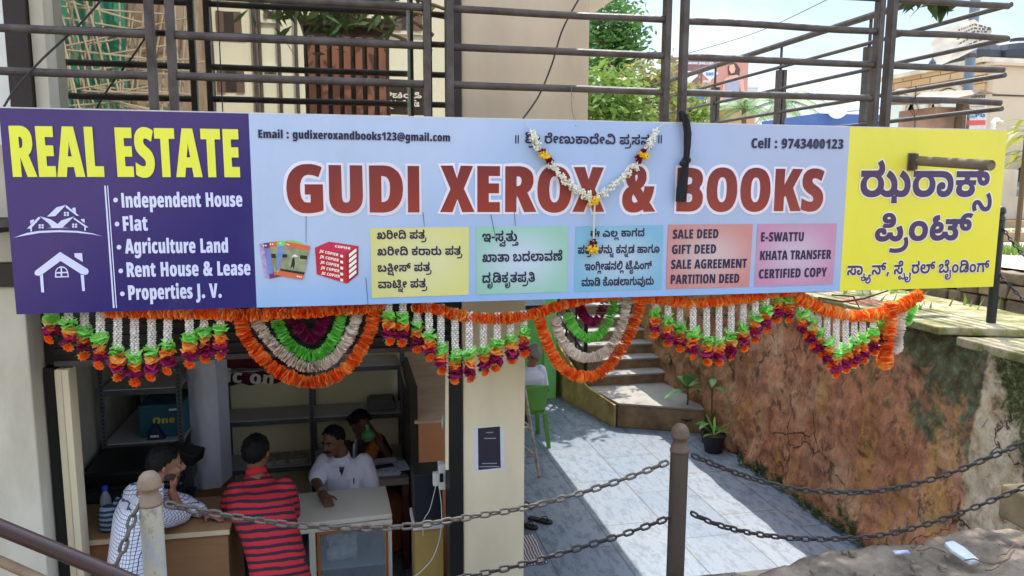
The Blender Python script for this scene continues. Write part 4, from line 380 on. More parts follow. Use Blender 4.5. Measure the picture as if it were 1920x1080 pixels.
111:[171,[[160,93,-2,-27,-4,-17,-6,-15,-14,-20,-21,-13,-18,-4,-19,0,-17,4,-14,8,-12,11,-9,13,-9,24,-4,26,0,23,7,35,10,19,15,15,8,5,22,7,24,0,10,-2,26,-15,13,-16,5,-10,7,-23],[64,92,2,-22,5,-20,8,-8,13,0,6,5,4,7,4,23,0,31,-6,27,-2,3,-9,5,-9,0,-8,-7,-5,-12]]],
112:[174,[[108,187,13,-1,10,-5,10,-8,8,-11,6,-14,7,-35,1,-21,0,-15,-6,-36,-13,-27,-12,-11,-14,-6,-16,0,-15,6,-12,12,-5,9,-2,0,2,-29,0,-75,-53,0,0,264,42,0,8,-24,3,0,12,18,9,6,10,3],[91,143,-10,-2,-4,-5,-4,-8,-3,-17,0,-39,3,-16,4,-7,10,-7,10,1,4,4,4,7,4,22,-2,47,-8,17,-4,3]]],
114:[124,[[106,187,11,0,4,-2,-4,-56,-12,2,-12,-1,-9,-3,-7,-6,-3,-6,-4,-14,0,-101,-53,0,0,184,41,0,7,-29,3,0,6,11,12,14,8,5]]],
115:[131,[[123,56,0,-9,-7,-24,-9,-11,-13,-9,-15,-5,-32,-1,-19,3,-19,7,0,50,10,-6,30,-9,10,0,6,2,5,4,1,5,-2,7,-7,7,-30,16,-12,12,-8,15,-3,11,0,24,3,11,12,17,19,11,12,3,20,0,33,-8,13,-7,-14,-40,-17,9,-14,4,-10,0,-4,-2,-3,-9,9,-10,28,-17,17,-16,9,-21]]],
116:[117,[[87,42,8,1,16,6,0,-42,-9,-5,-20,-5,-27,1,-13,6,-13,14,-5,14,-3,18,0,91,-19,0,0,28,24,13,12,39,36,0,0,-37,34,0,0,-43,-34,0,0,-85,3,-9]]],
117:[175,[[158,184,0,-184,-41,0,-6,23,-3,0,-4,-8,-9,-10,-14,-7,-21,-1,-14,4,-12,8,-4,5,-8,14,-4,17,-1,139,52,0,1,-119,3,-12,7,-9,9,0,7,3,5,6,3,14,2,26,0,91]]],
120:[157,[[44,94,-41,90,57,0,19,-49,17,49,57,0,-40,-90,42,-94,-57,0,-21,53,-19,-53,-56,0]]],
32:[87,[]],
}
RUNS = {
'ಶ್ರೀ ರೇಣುಕಾದೇವಿ ಪ್ರಸನ್ನ':[[1234,0,0],[1122,233,0],[1074,263,0],[1264,520,0],[1074,751,0],[1037,912,0],[1063,1237,0],[1134,1358,0],[1060,1572,0],[1255,1742,0],[1074,2016,0],[1233,2177,0],[1043,2576,0],[1122,2865,0],[1056,2910,0],[1042,3167,0],[1115,3425,0]],
'ಝರಾಕ್ಸ್':[[1031,0,0],[1158,474,0],[1060,706,0],[1168,876,0],[1129,1186,0]],
'ಪ್ರಿಂಟ್':[[1224,0,0],[1122,287,0],[1006,325,0],[1178,529,0]],
'ಸ್ಕ್ಯಾನ್, ಸ್ಪೈರಲ್ ಬೈಂಡಿಂಗ್':[[1164,0,0],[1060,257,0],[1096,427,0],[1335,485,0],[1187,640,0],[1415,1020,0],[1270,1223,0],[1116,1481,0],[1350,1528,0],[1049,1689,0],[1196,1921,0],[1260,2425,0],[1075,2725,0],[1006,2788,0],[1216,2992,0],[1006,3272,0],[1170,3476,0]],
'ಖರೀದಿ ಪತ್ರ':[[1024,0,0],[1230,309,0],[1074,541,0],[1221,702,0],[1043,1072,0],[1038,1361,0],[1122,1592,0]],
'ಖರೀದಿ ಕರಾರು ಪತ್ರ':[[1024,0,0],[1230,309,0],[1074,541,0],[1221,702,0],[1023,1072,0],[1158,1286,0],[1060,1518,0],[1049,1688,0],[1063,1919,0],[1043,2137,0],[1038,2426,0],[1122,2656,0]],
'ಬಕ್ಷೀಸ್ ಪತ್ರ':[[1045,0,0],[1288,298,0],[1074,510,0],[1201,671,0],[1043,1147,0],[1038,1437,0],[1122,1667,0]],
'ವಾಟ್ನೀ ಪತ್ರ':[[1161,0,0],[1060,290,0],[1214,460,0],[1115,764,0],[1074,792,0],[1043,1049,0],[1038,1338,0],[1122,1569,0]],
'ಇ-ಸ್ವತ್ತು':[[1011,0,0],[1416,272,0],[1056,384,0],[1126,641,0],[1038,692,0],[1063,922,0],[1111,1044,0]],
'ಖಾತಾ ಬದಲಾವಣೆ':[[1135,0,0],[1060,314,0],[1147,484,0],[1060,715,0],[1045,981,0],[1040,1278,0],[1159,1553,0],[1060,1835,0],[1053,2004,0],[1252,2294,0]],
'ದೃಡಿಕೃತಪ್ರತಿ':[[1040,0,0],[1065,275,0],[1216,322,0],[1023,603,0],[1065,816,0],[1038,864,0],[1043,1094,0],[1122,1383,0],[1219,1428,0]],
'ಈ ಎಲ್ಲ ಕಾಗದ':[[1012,0,0],[1017,460,0],[1051,747,0],[1124,1020,0],[1134,1135,0],[1060,1348,0],[1025,1518,0],[1040,1753,0]],
'ಪತ್ರಗಳನ್ನು ಕನ್ನಡ ಹಾಗೂ':[[1043,0,0],[1038,289,0],[1122,520,0],[1025,564,0],[1052,799,0],[1042,1058,0],[1063,1316,0],[1115,1437,0],[1023,1576,0],[1042,1789,0],[1115,2047,0],[1035,2090,0],[1165,2467,0],[1060,2755,0],[1025,2925,0],[1064,3160,0]],
'ಇಂಗ್ಲೀಷನಲ್ಲಿ ಟೈಪಿಂಗ್':[[1011,0,0],[1006,272,0],[1208,476,0],[1124,711,0],[1074,714,0],[1055,875,0],[1042,1171,0],[1231,1429,0],[1124,1718,0],[1248,1833,0],[1075,2137,0],[1224,2200,0],[1006,2487,0],[1170,2690,0]],
'ಮಾಡಿ ಕೊಡಲಾಗುವುದು':[[1156,0,0],[1060,411,0],[1216,581,0],[1240,958,0],[1064,1171,0],[1035,1448,0],[1159,1729,0],[1060,2011,0],[1025,2180,0],[1063,2415,0],[1053,2537,0],[1276,2826,0],[1040,2925,0],[1063,3199,0]],
}
# lettering: glyph outlines kept as numbers
def polys(key):
 out = []
 for d in GLYPHS[key][1]:
  x = y = 0; c = []
  for k in range(0, len(d), 2): x += d[k]; y += d[k+1]; c.append((x, y))
  out.append(c)
 return out
def run_of(text):
 if text in RUNS: return RUNS[text]
 x = 0; r = []
 for ch in text:
  k = ord(ch)
  if k in GLYPHS:
   if GLYPHS[k][1]: r.append([k, x, 0])
   x += GLYPHS[k][0]
 return r
def fill2d(loops, offset=0.0):
 """filled flat mesh of closed 2-D loops, optionally grown by offset"""
 cu = bpy.data.curves.new('t', 'CURVE'); cu.dimensions = '2D'; cu.fill_mode = 'BOTH'; cu.offset = offset
 for lp in loops:
  sp = cu.splines.new('POLY'); sp.points.add(len(lp)-1); sp.use_cyclic_u = True
  for p, (x, y) in zip(sp.points, lp): p.co = (x, y, 0, 1)
 o = bpy.data.objects.new('t', cu); me = o.to_mesh()
 vs = [v.co.copy() for v in me.vertices]; fs = [list(p.vertices) for p in me.polygons]
 o.to_mesh_clear(); bpy.data.objects.remove(o); bpy.data.curves.remove(cu)
 return vs, fs
def stroke2d(loops, r):
 """round-cornered outline of half width r along closed loops, pressed nearly flat"""
 cu = bpy.data.curves.new('t', 'CURVE'); cu.dimensions = '3D'; cu.bevel_depth = r; cu.bevel_resolution = 1; cu.fill_mode = 'FULL'
 for lp in loops:
  sp = cu.splines.new('POLY'); sp.points.add(len(lp)-1); sp.use_cyclic_u = True
  for p, (x, y) in zip(sp.points, lp): p.co = (x, y, 0, 1)
 o = bpy.data.objects.new('t', cu); me = o.to_mesh()
 vs = [v.co.copy() for v in me.vertices]; fs = [list(p.vertices) for p in me.polygons]
 o.to_mesh_clear(); bpy.data.objects.remove(o); bpy.data.curves.remove(cu)
 return vs, fs
def inside(p, lp):
 r = False
 for (x0, y0), (x1, y1) in zip(lp, lp[1:]+lp[:1]):
  if (y0 > p[1]) != (y1 > p[1]) and p[0] < x0+(p[1]-y0)*(x1-x0)/(y1-y0): r = not r
 return r
def text_geo(mb, text, L, R, cap, offset=0.0, lift=(0,0,0), up=None, unit=None):
 """lay text from world point L to R (baseline), capital height cap (m)"""
 L, R = Vector(L), Vector(R); u = (R-L).normalized()
 upv = Vector(up) if up else Vector((0,0,1)); v = (upv-u*upv.dot(u)).normalized(); nrm = u.cross(v)
 run = run_of(text)
 gp = [[[(x+gx, y+gy) for x, y in c] for c in polys(k)] for k, gx, gy in run]
 xs = [p[0] for g in gp for c in g for p in c]; x0, x1 = min(xs), max(xs)
 sx = (R-L).length/(x1-x0); sy = cap/(unit or (187 if text in RUNS else 238))
 for g in gp:
  loops = [[((x-x0)*sx, y*sy) for x, y in c] for c in g]
  ar = [sum(a[0]*b[1]-b[0]*a[1] for a, b in zip(c, c[1:]+c[:1])) for c in loops]
  big = max(ar, key=abs)
  solid = [i for i, k in enumerate(ar) if k*big > 0]; holes = [i for i, k in enumerate(ar) if k*big <= 0]
  for q, i in enumerate(solid):                      # overlapping strokes of one letter are filled one by one
   mine = [loops[h] for h in holes if sum(inside(p, loops[i]) for p in loops[h])*2 > len(loops[h])]
   vs, fs = fill2d([loops[i]]+mine)
   mb.add([L+u*p.x+v*p.y+nrm*(.00025*q)+Vector(lift) for p in vs], fs)
  if offset:
   vs, fs = stroke2d(loops, offset)
   mb.add([L+u*p.x+v*p.y+nrm*(p.z*.0004/offset)+Vector(lift) for p in vs], fs)
 return mb
# common materials
CREAM = mat('cream_paint', srgb(226, 210, 176), .7, .4, 2.4, .15, c2=srgb(186, 166, 130), fine=110, stretch=(1, 1, .35))
TAN = mat('tan_wall_paint', srgb(205, 186, 160), .75, .55, 1.9, .2, c2=srgb(160, 138, 112), fine=120, stretch=(1, 1, .4))
BEIGE = mat('weathered_beige_paint', srgb(205, 196, 176), .75, .5, 3.2, .2, c2=srgb(140, 120, 92), fine=90, stretch=(1, 1, .35))
DKBROWN = mat('dark_brown_paint', srgb(52, 38, 34), .5, .4, 5, .08, c2=srgb(26, 19, 17))
BLACKP = mat('black_paint', srgb(22, 20, 19), .45, .3, 6, .05)
STEEL = mat('dark_grey_railing_paint', srgb(78, 70, 66), .5, 1.0, 9, .4, c2=srgb(46, 33, 26), fine=90)
RUST = mat('rusty_iron', srgb(92, 82, 76), .6, .75, 9, .5, metal=.25, c2=srgb(58, 42, 32), fine=70)
CONC = mat('concrete', srgb(150, 142, 128), .9, .7, 3.5, .5, c2=srgb(92, 84, 72), fine=45)
PALECONC = mat('pale_concrete', srgb(188, 178, 160), .9, .6, 1.2, .3, c2=srgb(140, 126, 104), fine=30)
DARKROOM = mat('dark_room_wall', srgb(120, 112, 100), .9, .3, 1.5, 0)
WHITEP = mat('white_paint', srgb(225, 222, 214), .55, .25, 3, .1, c2=srgb(180, 172, 158))
# the ground
STREET = mat('street_dust', srgb(168, 152, 128), .95, .6, 1.0, .5, c2=srgb(110, 96, 78), fine=14)
mb = MB(); mb.quad((-120, -140, 1.55), (120, -140, 1.55), (120, 2.78, 1.55), (-120, 2.78, 1.55))
tag(mb.build('street_ground', STREET, base=(0, 0, 1.55)), kind='structure')
mb = MB()
mb.quad((4.9, 2.78, 2.03), (400, 2.78, 2.03), (400, 600, 2.03), (4.9, 600, 2.03))
mb.quad((-400, 14.2, 2.03), (4.9, 14.2, 2.03), (4.9, 600, 2.03), (-400, 600, 2.03))
tag(mb.build('terrace_ground', PALECONC, base=(5, 5, 2.03)), kind='structure')
def kota():
 m, n, b = new_mat('kota_stone_slabs')
 t = node(n, 'ShaderNodeTexCoord')
 mpn = node(n, 'ShaderNodeMapping'); mpn.inputs['Rotation'].default_value = (0, 0, math.radians(90)); n.links.new(t.outputs['Object'], mpn.inputs['Vector'])
 br = node(n, 'ShaderNodeTexBrick'); n.links.new(mpn.outputs[0], br.inputs['Vector'])
 br.inputs['Scale'].default_value = 1; br.inputs['Brick Width'].default_value = 1.05; br.inputs['Row Height'].default_value = .62
 br.inputs['Mortar Size'].default_value = .008; br.inputs['Mortar Smooth'].default_value = .2
 br.offset = .37
 br.inputs['Color1'].default_value = srgb(108, 124, 144); br.inputs['Color2'].default_value = srgb(128, 140, 154); br.inputs['Mortar'].default_value = srgb(70, 72, 72)
 big = tex(n, scale=1.3, detail=8, rough=.65); r1 = ramp(n, big.outputs['Fac'], [(.35, (.0,.0,.0)), (.7, (1,1,1))])
 c = mixc(n, .5, br.outputs['Color'], br.outputs['Color'])
 dirt = node(n, 'ShaderNodeMath', operation='MULTIPLY'); dirt.inputs[1].default_value = .35; n.links.new(r1.outputs[0], dirt.inputs[0])
 c = mixc(n, dirt.outputs[0], c, srgb(150, 148, 140))
 sc = tex(n, scale=9, detail=12, rough=.8, stretch=(1.5, .5, 1)); r2 = ramp(n, sc.outputs['Fac'], [(.49, (0,0,0)), (.57, (1,1,1))])
 d2 = node(n, 'ShaderNodeMath', operation='MULTIPLY'); d2.inputs[1].default_value = .62; n.links.new(r2.outputs[0], d2.inputs[0])
 c = mixc(n, d2.outputs[0], c, srgb(66, 78, 96))
 n.links.new(c, b.inputs['Base Color']); b.inputs['Roughness'].default_value = .42
 rr = ramp(n, sc.outputs['Fac'], [(.3, (.3,.3,.3)), (.8, (.62,.62,.62))]); n.links.new(rr.outputs[0], b.inputs['Roughness'])
 mu = node(n, 'ShaderNodeMath', operation='SUBTRACT'); n.links.new(sc.outputs['Fac'], mu.inputs[0]); n.links.new(br.outputs['Fac'], mu.inputs[1])
 bump(n, b, mu.outputs[0], .25, .006)
 return m
mb = MB(); mb.quad((-1.9, 2.9, 0), (5.2, 2.9, 0), (5.2, 14.3, 0), (-1.9, 14.3, 0))
tag(mb.build('courtyard_floor', kota(), base=(1, 5, 0)), kind='structure')
# shop building
bld = thing('shop_building', 'cream two level shop building with tan upper wall, glass shopfront and open counter room below', 'building', (-.5, 4.75, 0))
Yf = 4.75
mb = MB(); mb.box(.697, Yf, 0, 1.113, 5.25, 2.84); mb.build('pillar', CREAM, bld, bevel=.006)
mb = MB(); mb.box(.697, Yf, 3.03, 1.517, 8.6, 9.2); mb.build('upper_wall', TAN, bld, bevel=.006)
mb = MB(); mb.box(.622, Yf-.02, 3.03, .694, Yf+.2, 9.2); mb.build('upper_trim', DKBROWN, bld)
mb = MB(); mb.box(.605, Yf-.01, 0, .694, Yf+.2, 2.13); mb.build('door_jamb', BLACKP, bld)
mb = MB(); mb.box(-1.70, Yf-.0, 0, -1.755, Yf+.3, 2.13); mb.build('door_jamb', BLACKP, bld)
mb = MB(); mb.box(-3.6, 4.6, 0, -1.765, 5.2, 2.63); mb.build('column', BEIGE, bld, bevel=.008)
mb = MB(); mb.box(-3.6, 4.62, 2.76, -1.73, 5.2, 3.4); mb.build('column', BEIGE, bld, bevel=.008)
mb = MB(); mb.box(-3.6, 4.66, 3.4, -1.775, 5.2, 9.2); mb.build('column', WHITEP, bld)
mb = MB(); mb.box(-3.6, 4.58, 2.632, -1.70, 5.2, 2.757); mb.build('beam', DKBROWN, bld)
mb = MB(); mb.box(-1.773, 4.66, 3.03, -1.668, 4.86, 9.2); mb.build('upper_trim', DKBROWN, bld)
mb = MB(); mb.box(-1.664, 4.70, 3.03, -1.595, 4.86, 9.2); mb.build('window_frame', BEIGE, bld, bevel=.005)
mb = MB(); mb.box(-1.693, Yf-.02, 0, -1.655, Yf+.12, 2.12); mb.box(-1.652, Yf-.03, 0, -1.615, Yf+.1, 2.12); mb.build('door_frame', CREAM, bld, bevel=.004)
mb = MB(); mb.box(-1.76, 4.80, 2.135, .695, 5.1, 2.84)
for k in range(9): mb.box(-1.70, 4.775, 2.20+k*.07, .69, 4.80, 2.235+k*.07)
mb.build('shutter_box', BLACKP, bld, bevel=.004)
mb = MB(); mb.box(-1.7, 4.76, 2.135, .69, 4.797, 2.165); mb.build('lintel', STEEL, bld)
mb = MB(); mb.box(.6, 4.34, 2.85, 3.27, 13.2, 3.02); mb.build('balcony_slab', CONC, bld, bevel=.01)
mb = MB(); mb.box(-3.6, 4.85, 2.85, .595, 7.35, 3.02); mb.build('floor_slab', mat('white_ceiling', srgb(236, 234, 226), .8, .2, 2, .05), bld)
mb = MB()
for k in range(6): mb.box(-3.6, 4.31+k*.09, 2.97, .595, 4.325+k*.09, 3.01)
for k in range(8): mb.box(-3.5+k*.55, 4.31, 2.93, -3.47+k*.55, 4.79, 2.968)
mb.build('daylight_grating', STEEL, bld)  # unseen open bars instead of a slab, added so skylight drops into the shop
mb = MB(); mb.box(-12, 5.2, 3.03, -3.61, 12, 9.2); mb.box(-12, 4.7, 0, -3.61, 12, 3.02); mb.build('side_wing', WHITEP, bld)
mb = MB(); mb.box(-3.6, 4.7, 6.2, .62, 9, 9.2); mb.build('upper_storey', TAN, bld)
mb = MB(); mb.box(-3.6, 9.0, 3.03, .69, 9.1, 6.2); mb.box(-3.6, 4.9, 6.1, .69, 9, 6.19); mb.build('upper_room', DARKROOM, bld)
mb = MB(); mb.box(1.52, 5.1, 4.50, 1.80, 7.2, 6.0); mb.box(1.52, 5.06, 4.47, 1.83, 7.2, 4.50); mb.build('side_balcony', WHITEP, bld)
def glassmat():
 m, n, b = new_mat('tinted_mirror_glass')
 g = node(n, 'ShaderNodeBsdfGlossy'); g.inputs['Roughness'].default_value = 0.006; g.inputs['Color'].default_value = (.86, .86, .80, 1)
 t = node(n, 'ShaderNodeBsdfTransparent'); t.inputs['Color'].default_value = (.62, .60, .55, 1)
 w_ = tex(n, scale=.9, detail=1); bp = node(n, 'ShaderNodeBump'); bp.inputs['Strength'].default_value = .05; bp.inputs['Distance'].default_value = .03
 n.links.new(w_.outputs['Fac'], bp.inputs['Height']); n.links.new(bp.outputs[0], g.inputs['Normal'])
 ms = node(n, 'ShaderNodeMixShader'); ms.inputs[0].default_value = .55
 n.links.new(t.outputs[0], ms.inputs[1]); n.links.new(g.outputs[0], ms.inputs[2]); n.links.new(ms.outputs[0], n.nodes['Material Output'].inputs['Surface'])
 return m
GLASS = glassmat()
mb = MB(); mb.box(-1.60, 4.85, 3.03, -.722, 4.862, 6.1); mb.build('glass_pane', GLASS, bld)
mb = MB(); mb.box(-.716, 4.85, 3.03, .50, 4.862, 6.1); mb.build('glass_pane', GLASS, bld)
mb = MB(); mb.box(.506, 4.85, 3.03, .62, 4.862, 6.1); mb.build('glass_pane', GLASS, bld)
mb = MB(); mb.box(-.722, 4.847, 3.03, -.716, 4.866, 6.1); mb.build('pane_joint', BLACKP, bld)
mb = MB(); mb.box(.50, 4.846, 3.03, .506, 4.866, 6.1); mb.build('pane_joint', BLACKP, bld)
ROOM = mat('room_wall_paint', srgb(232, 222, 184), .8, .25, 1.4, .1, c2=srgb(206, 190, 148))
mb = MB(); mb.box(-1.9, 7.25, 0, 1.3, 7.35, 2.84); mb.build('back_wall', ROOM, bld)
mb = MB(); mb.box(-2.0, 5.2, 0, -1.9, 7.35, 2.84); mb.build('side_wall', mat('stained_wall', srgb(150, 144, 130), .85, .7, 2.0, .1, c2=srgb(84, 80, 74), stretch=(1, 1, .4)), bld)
mb = MB(); mb.box(1.0, 5.26, 0, 1.11, 7.35, .6); mb.box(1.0, 5.26, 2.55, 1.11, 7.35, 2.84); mb.box(1.0, 7.1, .6, 1.11, 7.35, 2.55); mb.build('side_wall', ROOM, bld)  # wide hidden opening left in this wall, invented to let daylight brighten the room
# green house at the back of the courtyard
GREENW = mat('green_wall_paint', srgb(122, 196, 104), .75, .35, 2.2, .15, c2=srgb(90, 150, 82))
gh = thing('green_house', 'light green painted house at the back of the courtyard with a small barred window', 'house', (2.0, 10.8, 0))
mb = MB(); mb.box(-1.9, 10.75, 0, 2.98, 13.6, 2.84); mb.build('wall', GREENW, gh)
a = at(1000, 575, 10.73); c = at(1033, 560, 10.73)
fr = MB().box(a.x-.3, 10.70, 1.37, 2.86, 10.75, 2.1).build('window', BLACKP, gh)
mb = MB(); mb.box(a.x-.2, 10.685, 1.43, 2.8, 10.698, 2.05); mb.build('pane', mat('bright_paper', srgb(190, 205, 208), .5, .5, 9, 0, c2=srgb(90, 110, 120)), fr)
mb = MB(); mb.box(2.8, 10.69, 0, 2.985, 10.748, 2.84); mb.build('corner_strip', mat('green_edge_paint', srgb(128, 214, 116), .7, .3, 3, .1), gh)
# stairs and landing
STEP = mat('worn_grey_step', srgb(150, 146, 138), .7, .55, 4, .3, c2=srgb(104, 98, 90), fine=60)
RISER = mat('muddy_cement_face', srgb(150, 122, 92), .9, .8, 5, .5, c2=srgb(88, 70, 54), fine=40)
land = thing('stair_landing', 'cracked cement landing slab at the foot of the stairs', 'landing', (3.7, 9.5, 0))
pts = [(3.43, 9.19), (4.44, 8.72), (4.52, 10.06), (3.27, 10.06)]
mb = MB(); mb.prism([(x, y, 0) for x, y in pts], (0, 0, .305)); mb.build('base', RISER, land, bevel=.012)
mb = MB(); mb.prism([(x, y, .307) for x, y in [(3.425, 9.18), (4.45, 8.70), (4.53, 10.06), (3.262, 10.06)]], (0, 0, .03)); mb.build('top_slab', STEP, land, bevel=.006)
st = thing('stairs', 'grey cement steps climbing from the landing between the railing and the rough wall', 'stairs', (3.7, 11, 0))
for k in range(8):
 y = 10.07+k*.30; xs_ = 3.27-.058*k
 mb = MB(); mb.box(xs_, y, 0, 4.60, y+.298, .335+.155*(k+1)-.032); mb.build('riser', RISER, st)
 mb = MB(); mb.box(xs_, y-.025, .335+.155*(k+1)-.030, 4.60, y+.297, .335+.155*(k+1)); mb.build('tread', STEP, st, bevel=.006)
sr = thing('stair_railing', 'black iron railing on the left of the stairs', 'railing', (3.05, 10.8, 0))
for k in range(8):
 y = 10.1+k*.30; z = .335+.155*(k+1); xr = 3.30-.058*k
 mb = MB(); mb.tube([(xr, y+.15, z-.01), (xr, y+.15, z+.86)], .016 if k % 3 else .03, 8); mb.build('post', BLACKP, sr)
for h in (.25, .55, .86):
 mb = MB(); mb.tube([(3.30, 10.1, .46+h), (2.87, 12.35, 1.62+h)], .018, 8); mb.build('rail', BLACKP, sr)
mb = MB(); mb.prism([(3.405, 9.22, 0), (2.79, 12.4, 0), (2.79, 12.4, 1.5), (3.20, 10.3, .5), (3.26, 9.98, .36), (3.405, 9.22, .30)], (-.03, 0, 0)); mb.build('stringer', mat('yellowed_cement', srgb(190, 166, 110), .9, .6, 5, .4, c2=srgb(104, 86, 56)), st)
# rough retaining wall on the right
def wallmat():
 m, n, b = new_mat('peeling_laterite_plaster')
 t = node(n, 'ShaderNodeTexCoord'); P = t.outputs['Object']
 sep = node(n, 'ShaderNodeSeparateXYZ'); n.links.new(P, sep.inputs[0])
 base = tex(n, scale=2.4, detail=12, rough=.68, stretch=(1, 1, .6))
 c0 = ramp(n, base.outputs['Fac'], [(.26, srgb(116, 82, 66)), (.40, srgb(168, 108, 80)), (.52, srgb(194, 134, 102)), (.62, srgb(204, 156, 122)), (.76, srgb(220, 190, 156))]).outputs[0]
 gz = tex(n, scale=1.5, detail=9, rough=.7); rgz = ramp(n, gz.outputs['Fac'], [(.5, (0,0,0)), (.68, (.55,.55,.55))]); c0 = mixc(n, rgz.outputs[0], c0, srgb(150, 122, 104))
 och = tex(n, scale=3.2, detail=5, stretch=(1, 1.6, .22)); ro = ramp(n, och.outputs['Fac'], [(.56, (0,0,0)), (.68, (1,1,1))])
 mo = node(n, 'ShaderNodeMath', operation='MULTIPLY'); mo.inputs[1].default_value = .6; n.links.new(ro.outputs[0], mo.inputs[0])
 c = mixc(n, mo.outputs[0], c0, srgb(206, 160, 84))
 pit = tex(n, scale=6.5, detail=9, rough=.7, stretch=(1, 1, .75)); rpit = ramp(n, pit.outputs['Fac'], [(.54, (0,0,0)), (.62, (1,1,1))])
 mp_ = node(n, 'ShaderNodeMath', operation='MULTIPLY'); mp_.inputs[1].default_value = .75; n.links.new(rpit.outputs[0], mp_.inputs[0])
 c = mixc(n, mp_.outputs[0], c, srgb(86, 66, 54))
 far = node(n, 'ShaderNodeMapRange'); far.inputs[1].default_value = 1.8; far.inputs[2].default_value = 3.6; far.clamp = True; n.links.new(sep.outputs['Y'], far.inputs[0])
 mfar = node(n, 'ShaderNodeMath', operation='MULTIPLY'); mfar.inputs[1].default_value = .55; n.links.new(far.outputs[0], mfar.inputs[0])
 c = mixc(n, mfar.outputs[0], c, srgb(128, 100, 72))
 gn = tex(n, scale=2.6, detail=9, rough=.66)
 hz = node(n, 'ShaderNodeMapRange'); hz.inputs[1].default_value = .75; hz.inputs[2].default_value = 2.0; hz.inputs[3].default_value = -.16; hz.inputs[4].default_value = .16; n.links.new(sep.outputs['Z'], hz.inputs[0])
 hy = node(n, 'ShaderNodeMapRange'); hy.inputs[1].default_value = .9; hy.inputs[2].default_value = -1.0; hy.inputs[3].default_value = -.13; hy.inputs[4].default_value = .05; n.links.new(sep.outputs['Y'], hy.inputs[0])
 s1 = node(n, 'ShaderNodeMath', operation='ADD'); n.links.new(gn.outputs['Fac'], s1.inputs[0]); n.links.new(hz.outputs[0], s1.inputs[1])
 s2 = node(n, 'ShaderNodeMath', operation='ADD'); n.links.new(s1.outputs[0], s2.inputs[0]); n.links.new(hy.outputs[0], s2.inputs[1])
 rg = ramp(n, s2.outputs[0], [(.46, (0,0,0)), (.57, (.9,.9,.9))])
 gcol = ramp(n, tex(n, scale=9, detail=8, rough=.7).outputs['Fac'], [(.35, srgb(58, 56, 42)), (.5, srgb(78, 90, 68)), (.62, srgb(104, 124, 92)), (.72, srgb(150, 124, 92))]).outputs[0]
 c = mixc(n, rg.outputs[0], c, gcol)
 ed = tex(n, scale=3.5, detail=8); m1 = node(n, 'ShaderNodeMath', operation='MULTIPLY_ADD'); m1.inputs[1].default_value = .22; n.links.new(ed.outputs['Fac'], m1.inputs[0]); n.links.new(sep.outputs['Y'], m1.inputs[2])
 re = ramp(n, m1.outputs[0], [(.0, (1,1,1)), (.02, (0,0,0))])
 mr = node(n, 'ShaderNodeMapRange'); mr.inputs[1].default_value = -.78; mr.inputs[2].default_value = -.755; mr.inputs[3].default_value = 1; mr.inputs[4].default_value = 0; mr.clamp = True; n.links.new(m1.outputs[0], mr.inputs[0])
 pl = ramp(n, tex(n, scale=4.5, detail=10, rough=.7).outputs['Fac'], [(.36, srgb(120, 92, 66)), (.46, srgb(186, 164, 134)), (.66, srgb(214, 200, 176))]).outputs[0]
 q = node(n, 'ShaderNodeMath', operation='MULTIPLY_ADD'); q.inputs[1].default_value = -1.6; n.links.new(sep.outputs['Y'], q.inputs[0]); n.links.new(sep.outputs['Z'], q.inputs[2])
 q2 = node(n, 'ShaderNodeMath', operation='MULTIPLY_ADD'); q2.inputs[1].default_value = .9; n.links.new(tex(n, scale=5, detail=10, rough=.72).outputs['Fac'], q2.inputs[0]); n.links.new(q.outputs[0], q2.inputs[2])
 rm = ramp(n, q2.outputs[0], [(0, (0,0,0)), (1, (1,1,1))])
 mm = node(n, 'ShaderNodeMapRange'); mm.inputs[1].default_value = 3.78; mm.inputs[2].default_value = 3.92; mm.clamp = True; n.links.new(q2.outputs[0], mm.inputs[0])
 pl = mixc(n, mm.outputs[0], pl, ramp(n, tex(n, scale=26, detail=8, rough=.75).outputs['Fac'], [(.40, srgb(46, 48, 28)), (.55, srgb(82, 86, 50)), (.66, srgb(160, 148, 110))]).outputs[0])
 c = mixc(n, mr.outputs[0], c, pl)
 fz = node(n, 'ShaderNodeMath', operation='MULTIPLY_ADD'); fz.inputs[1].default_value = -1.0; n.links.new(sep.outputs['Z'], fz.inputs[0]); n.links.new(tex(n, scale=3.4, detail=8).outputs['Fac'], fz.inputs[2])
 rf = node(n, 'ShaderNodeMapRange'); rf.inputs[1].default_value = .40; rf.inputs[2].default_value = .50; rf.clamp = True; n.links.new(fz.outputs[0], rf.inputs[0])
 c = mixc(n, rf.outputs[0], c, srgb(62, 68, 44))
 vo = tex(n, 'Voronoi', scale=1.7, co=None); vo.feature = 'DISTANCE_TO_EDGE'
 wv = tex(n, scale=3, detail=6); mixv = node(n, 'ShaderNodeMix'); mixv.data_type = 'VECTOR'; mixv.inputs[0].default_value = .22
 n.links.new(P, mixv.inputs[4]); n.links.new(wv.outputs['Color'], mixv.inputs[5]); n.links.new(mixv.outputs[1], vo.inputs['Vector'])
 rv = ramp(n, vo.outputs['Distance'], [(.0, (1,1,1)), (.007, (0,0,0))])
 gate = ramp(n, tex(n, scale=1.1, detail=2).outputs['Fac'], [(.5, (0,0,0)), (.6, (1,1,1))])
 cr = node(n, 'ShaderNodeMath', operation='MULTIPLY'); n.links.new(rv.outputs[0], cr.inputs[0]); n.links.new(gate.outputs[0], cr.inputs[1])
 c = mixc(n, cr.outputs[0], c, srgb(48, 36, 30))
 gn_ = tex(n, scale=15, detail=12, rough=.8, stretch=(1, 1, .7)); c = mixc(n, .75, c, ramp(n, gn_.outputs['Fac'], [(.33, (.34,.30,.27)), (.45, (1.1,1.1,1.1)), (.60, (1.5,1.46,1.4))]).outputs[0], 'MULTIPLY')
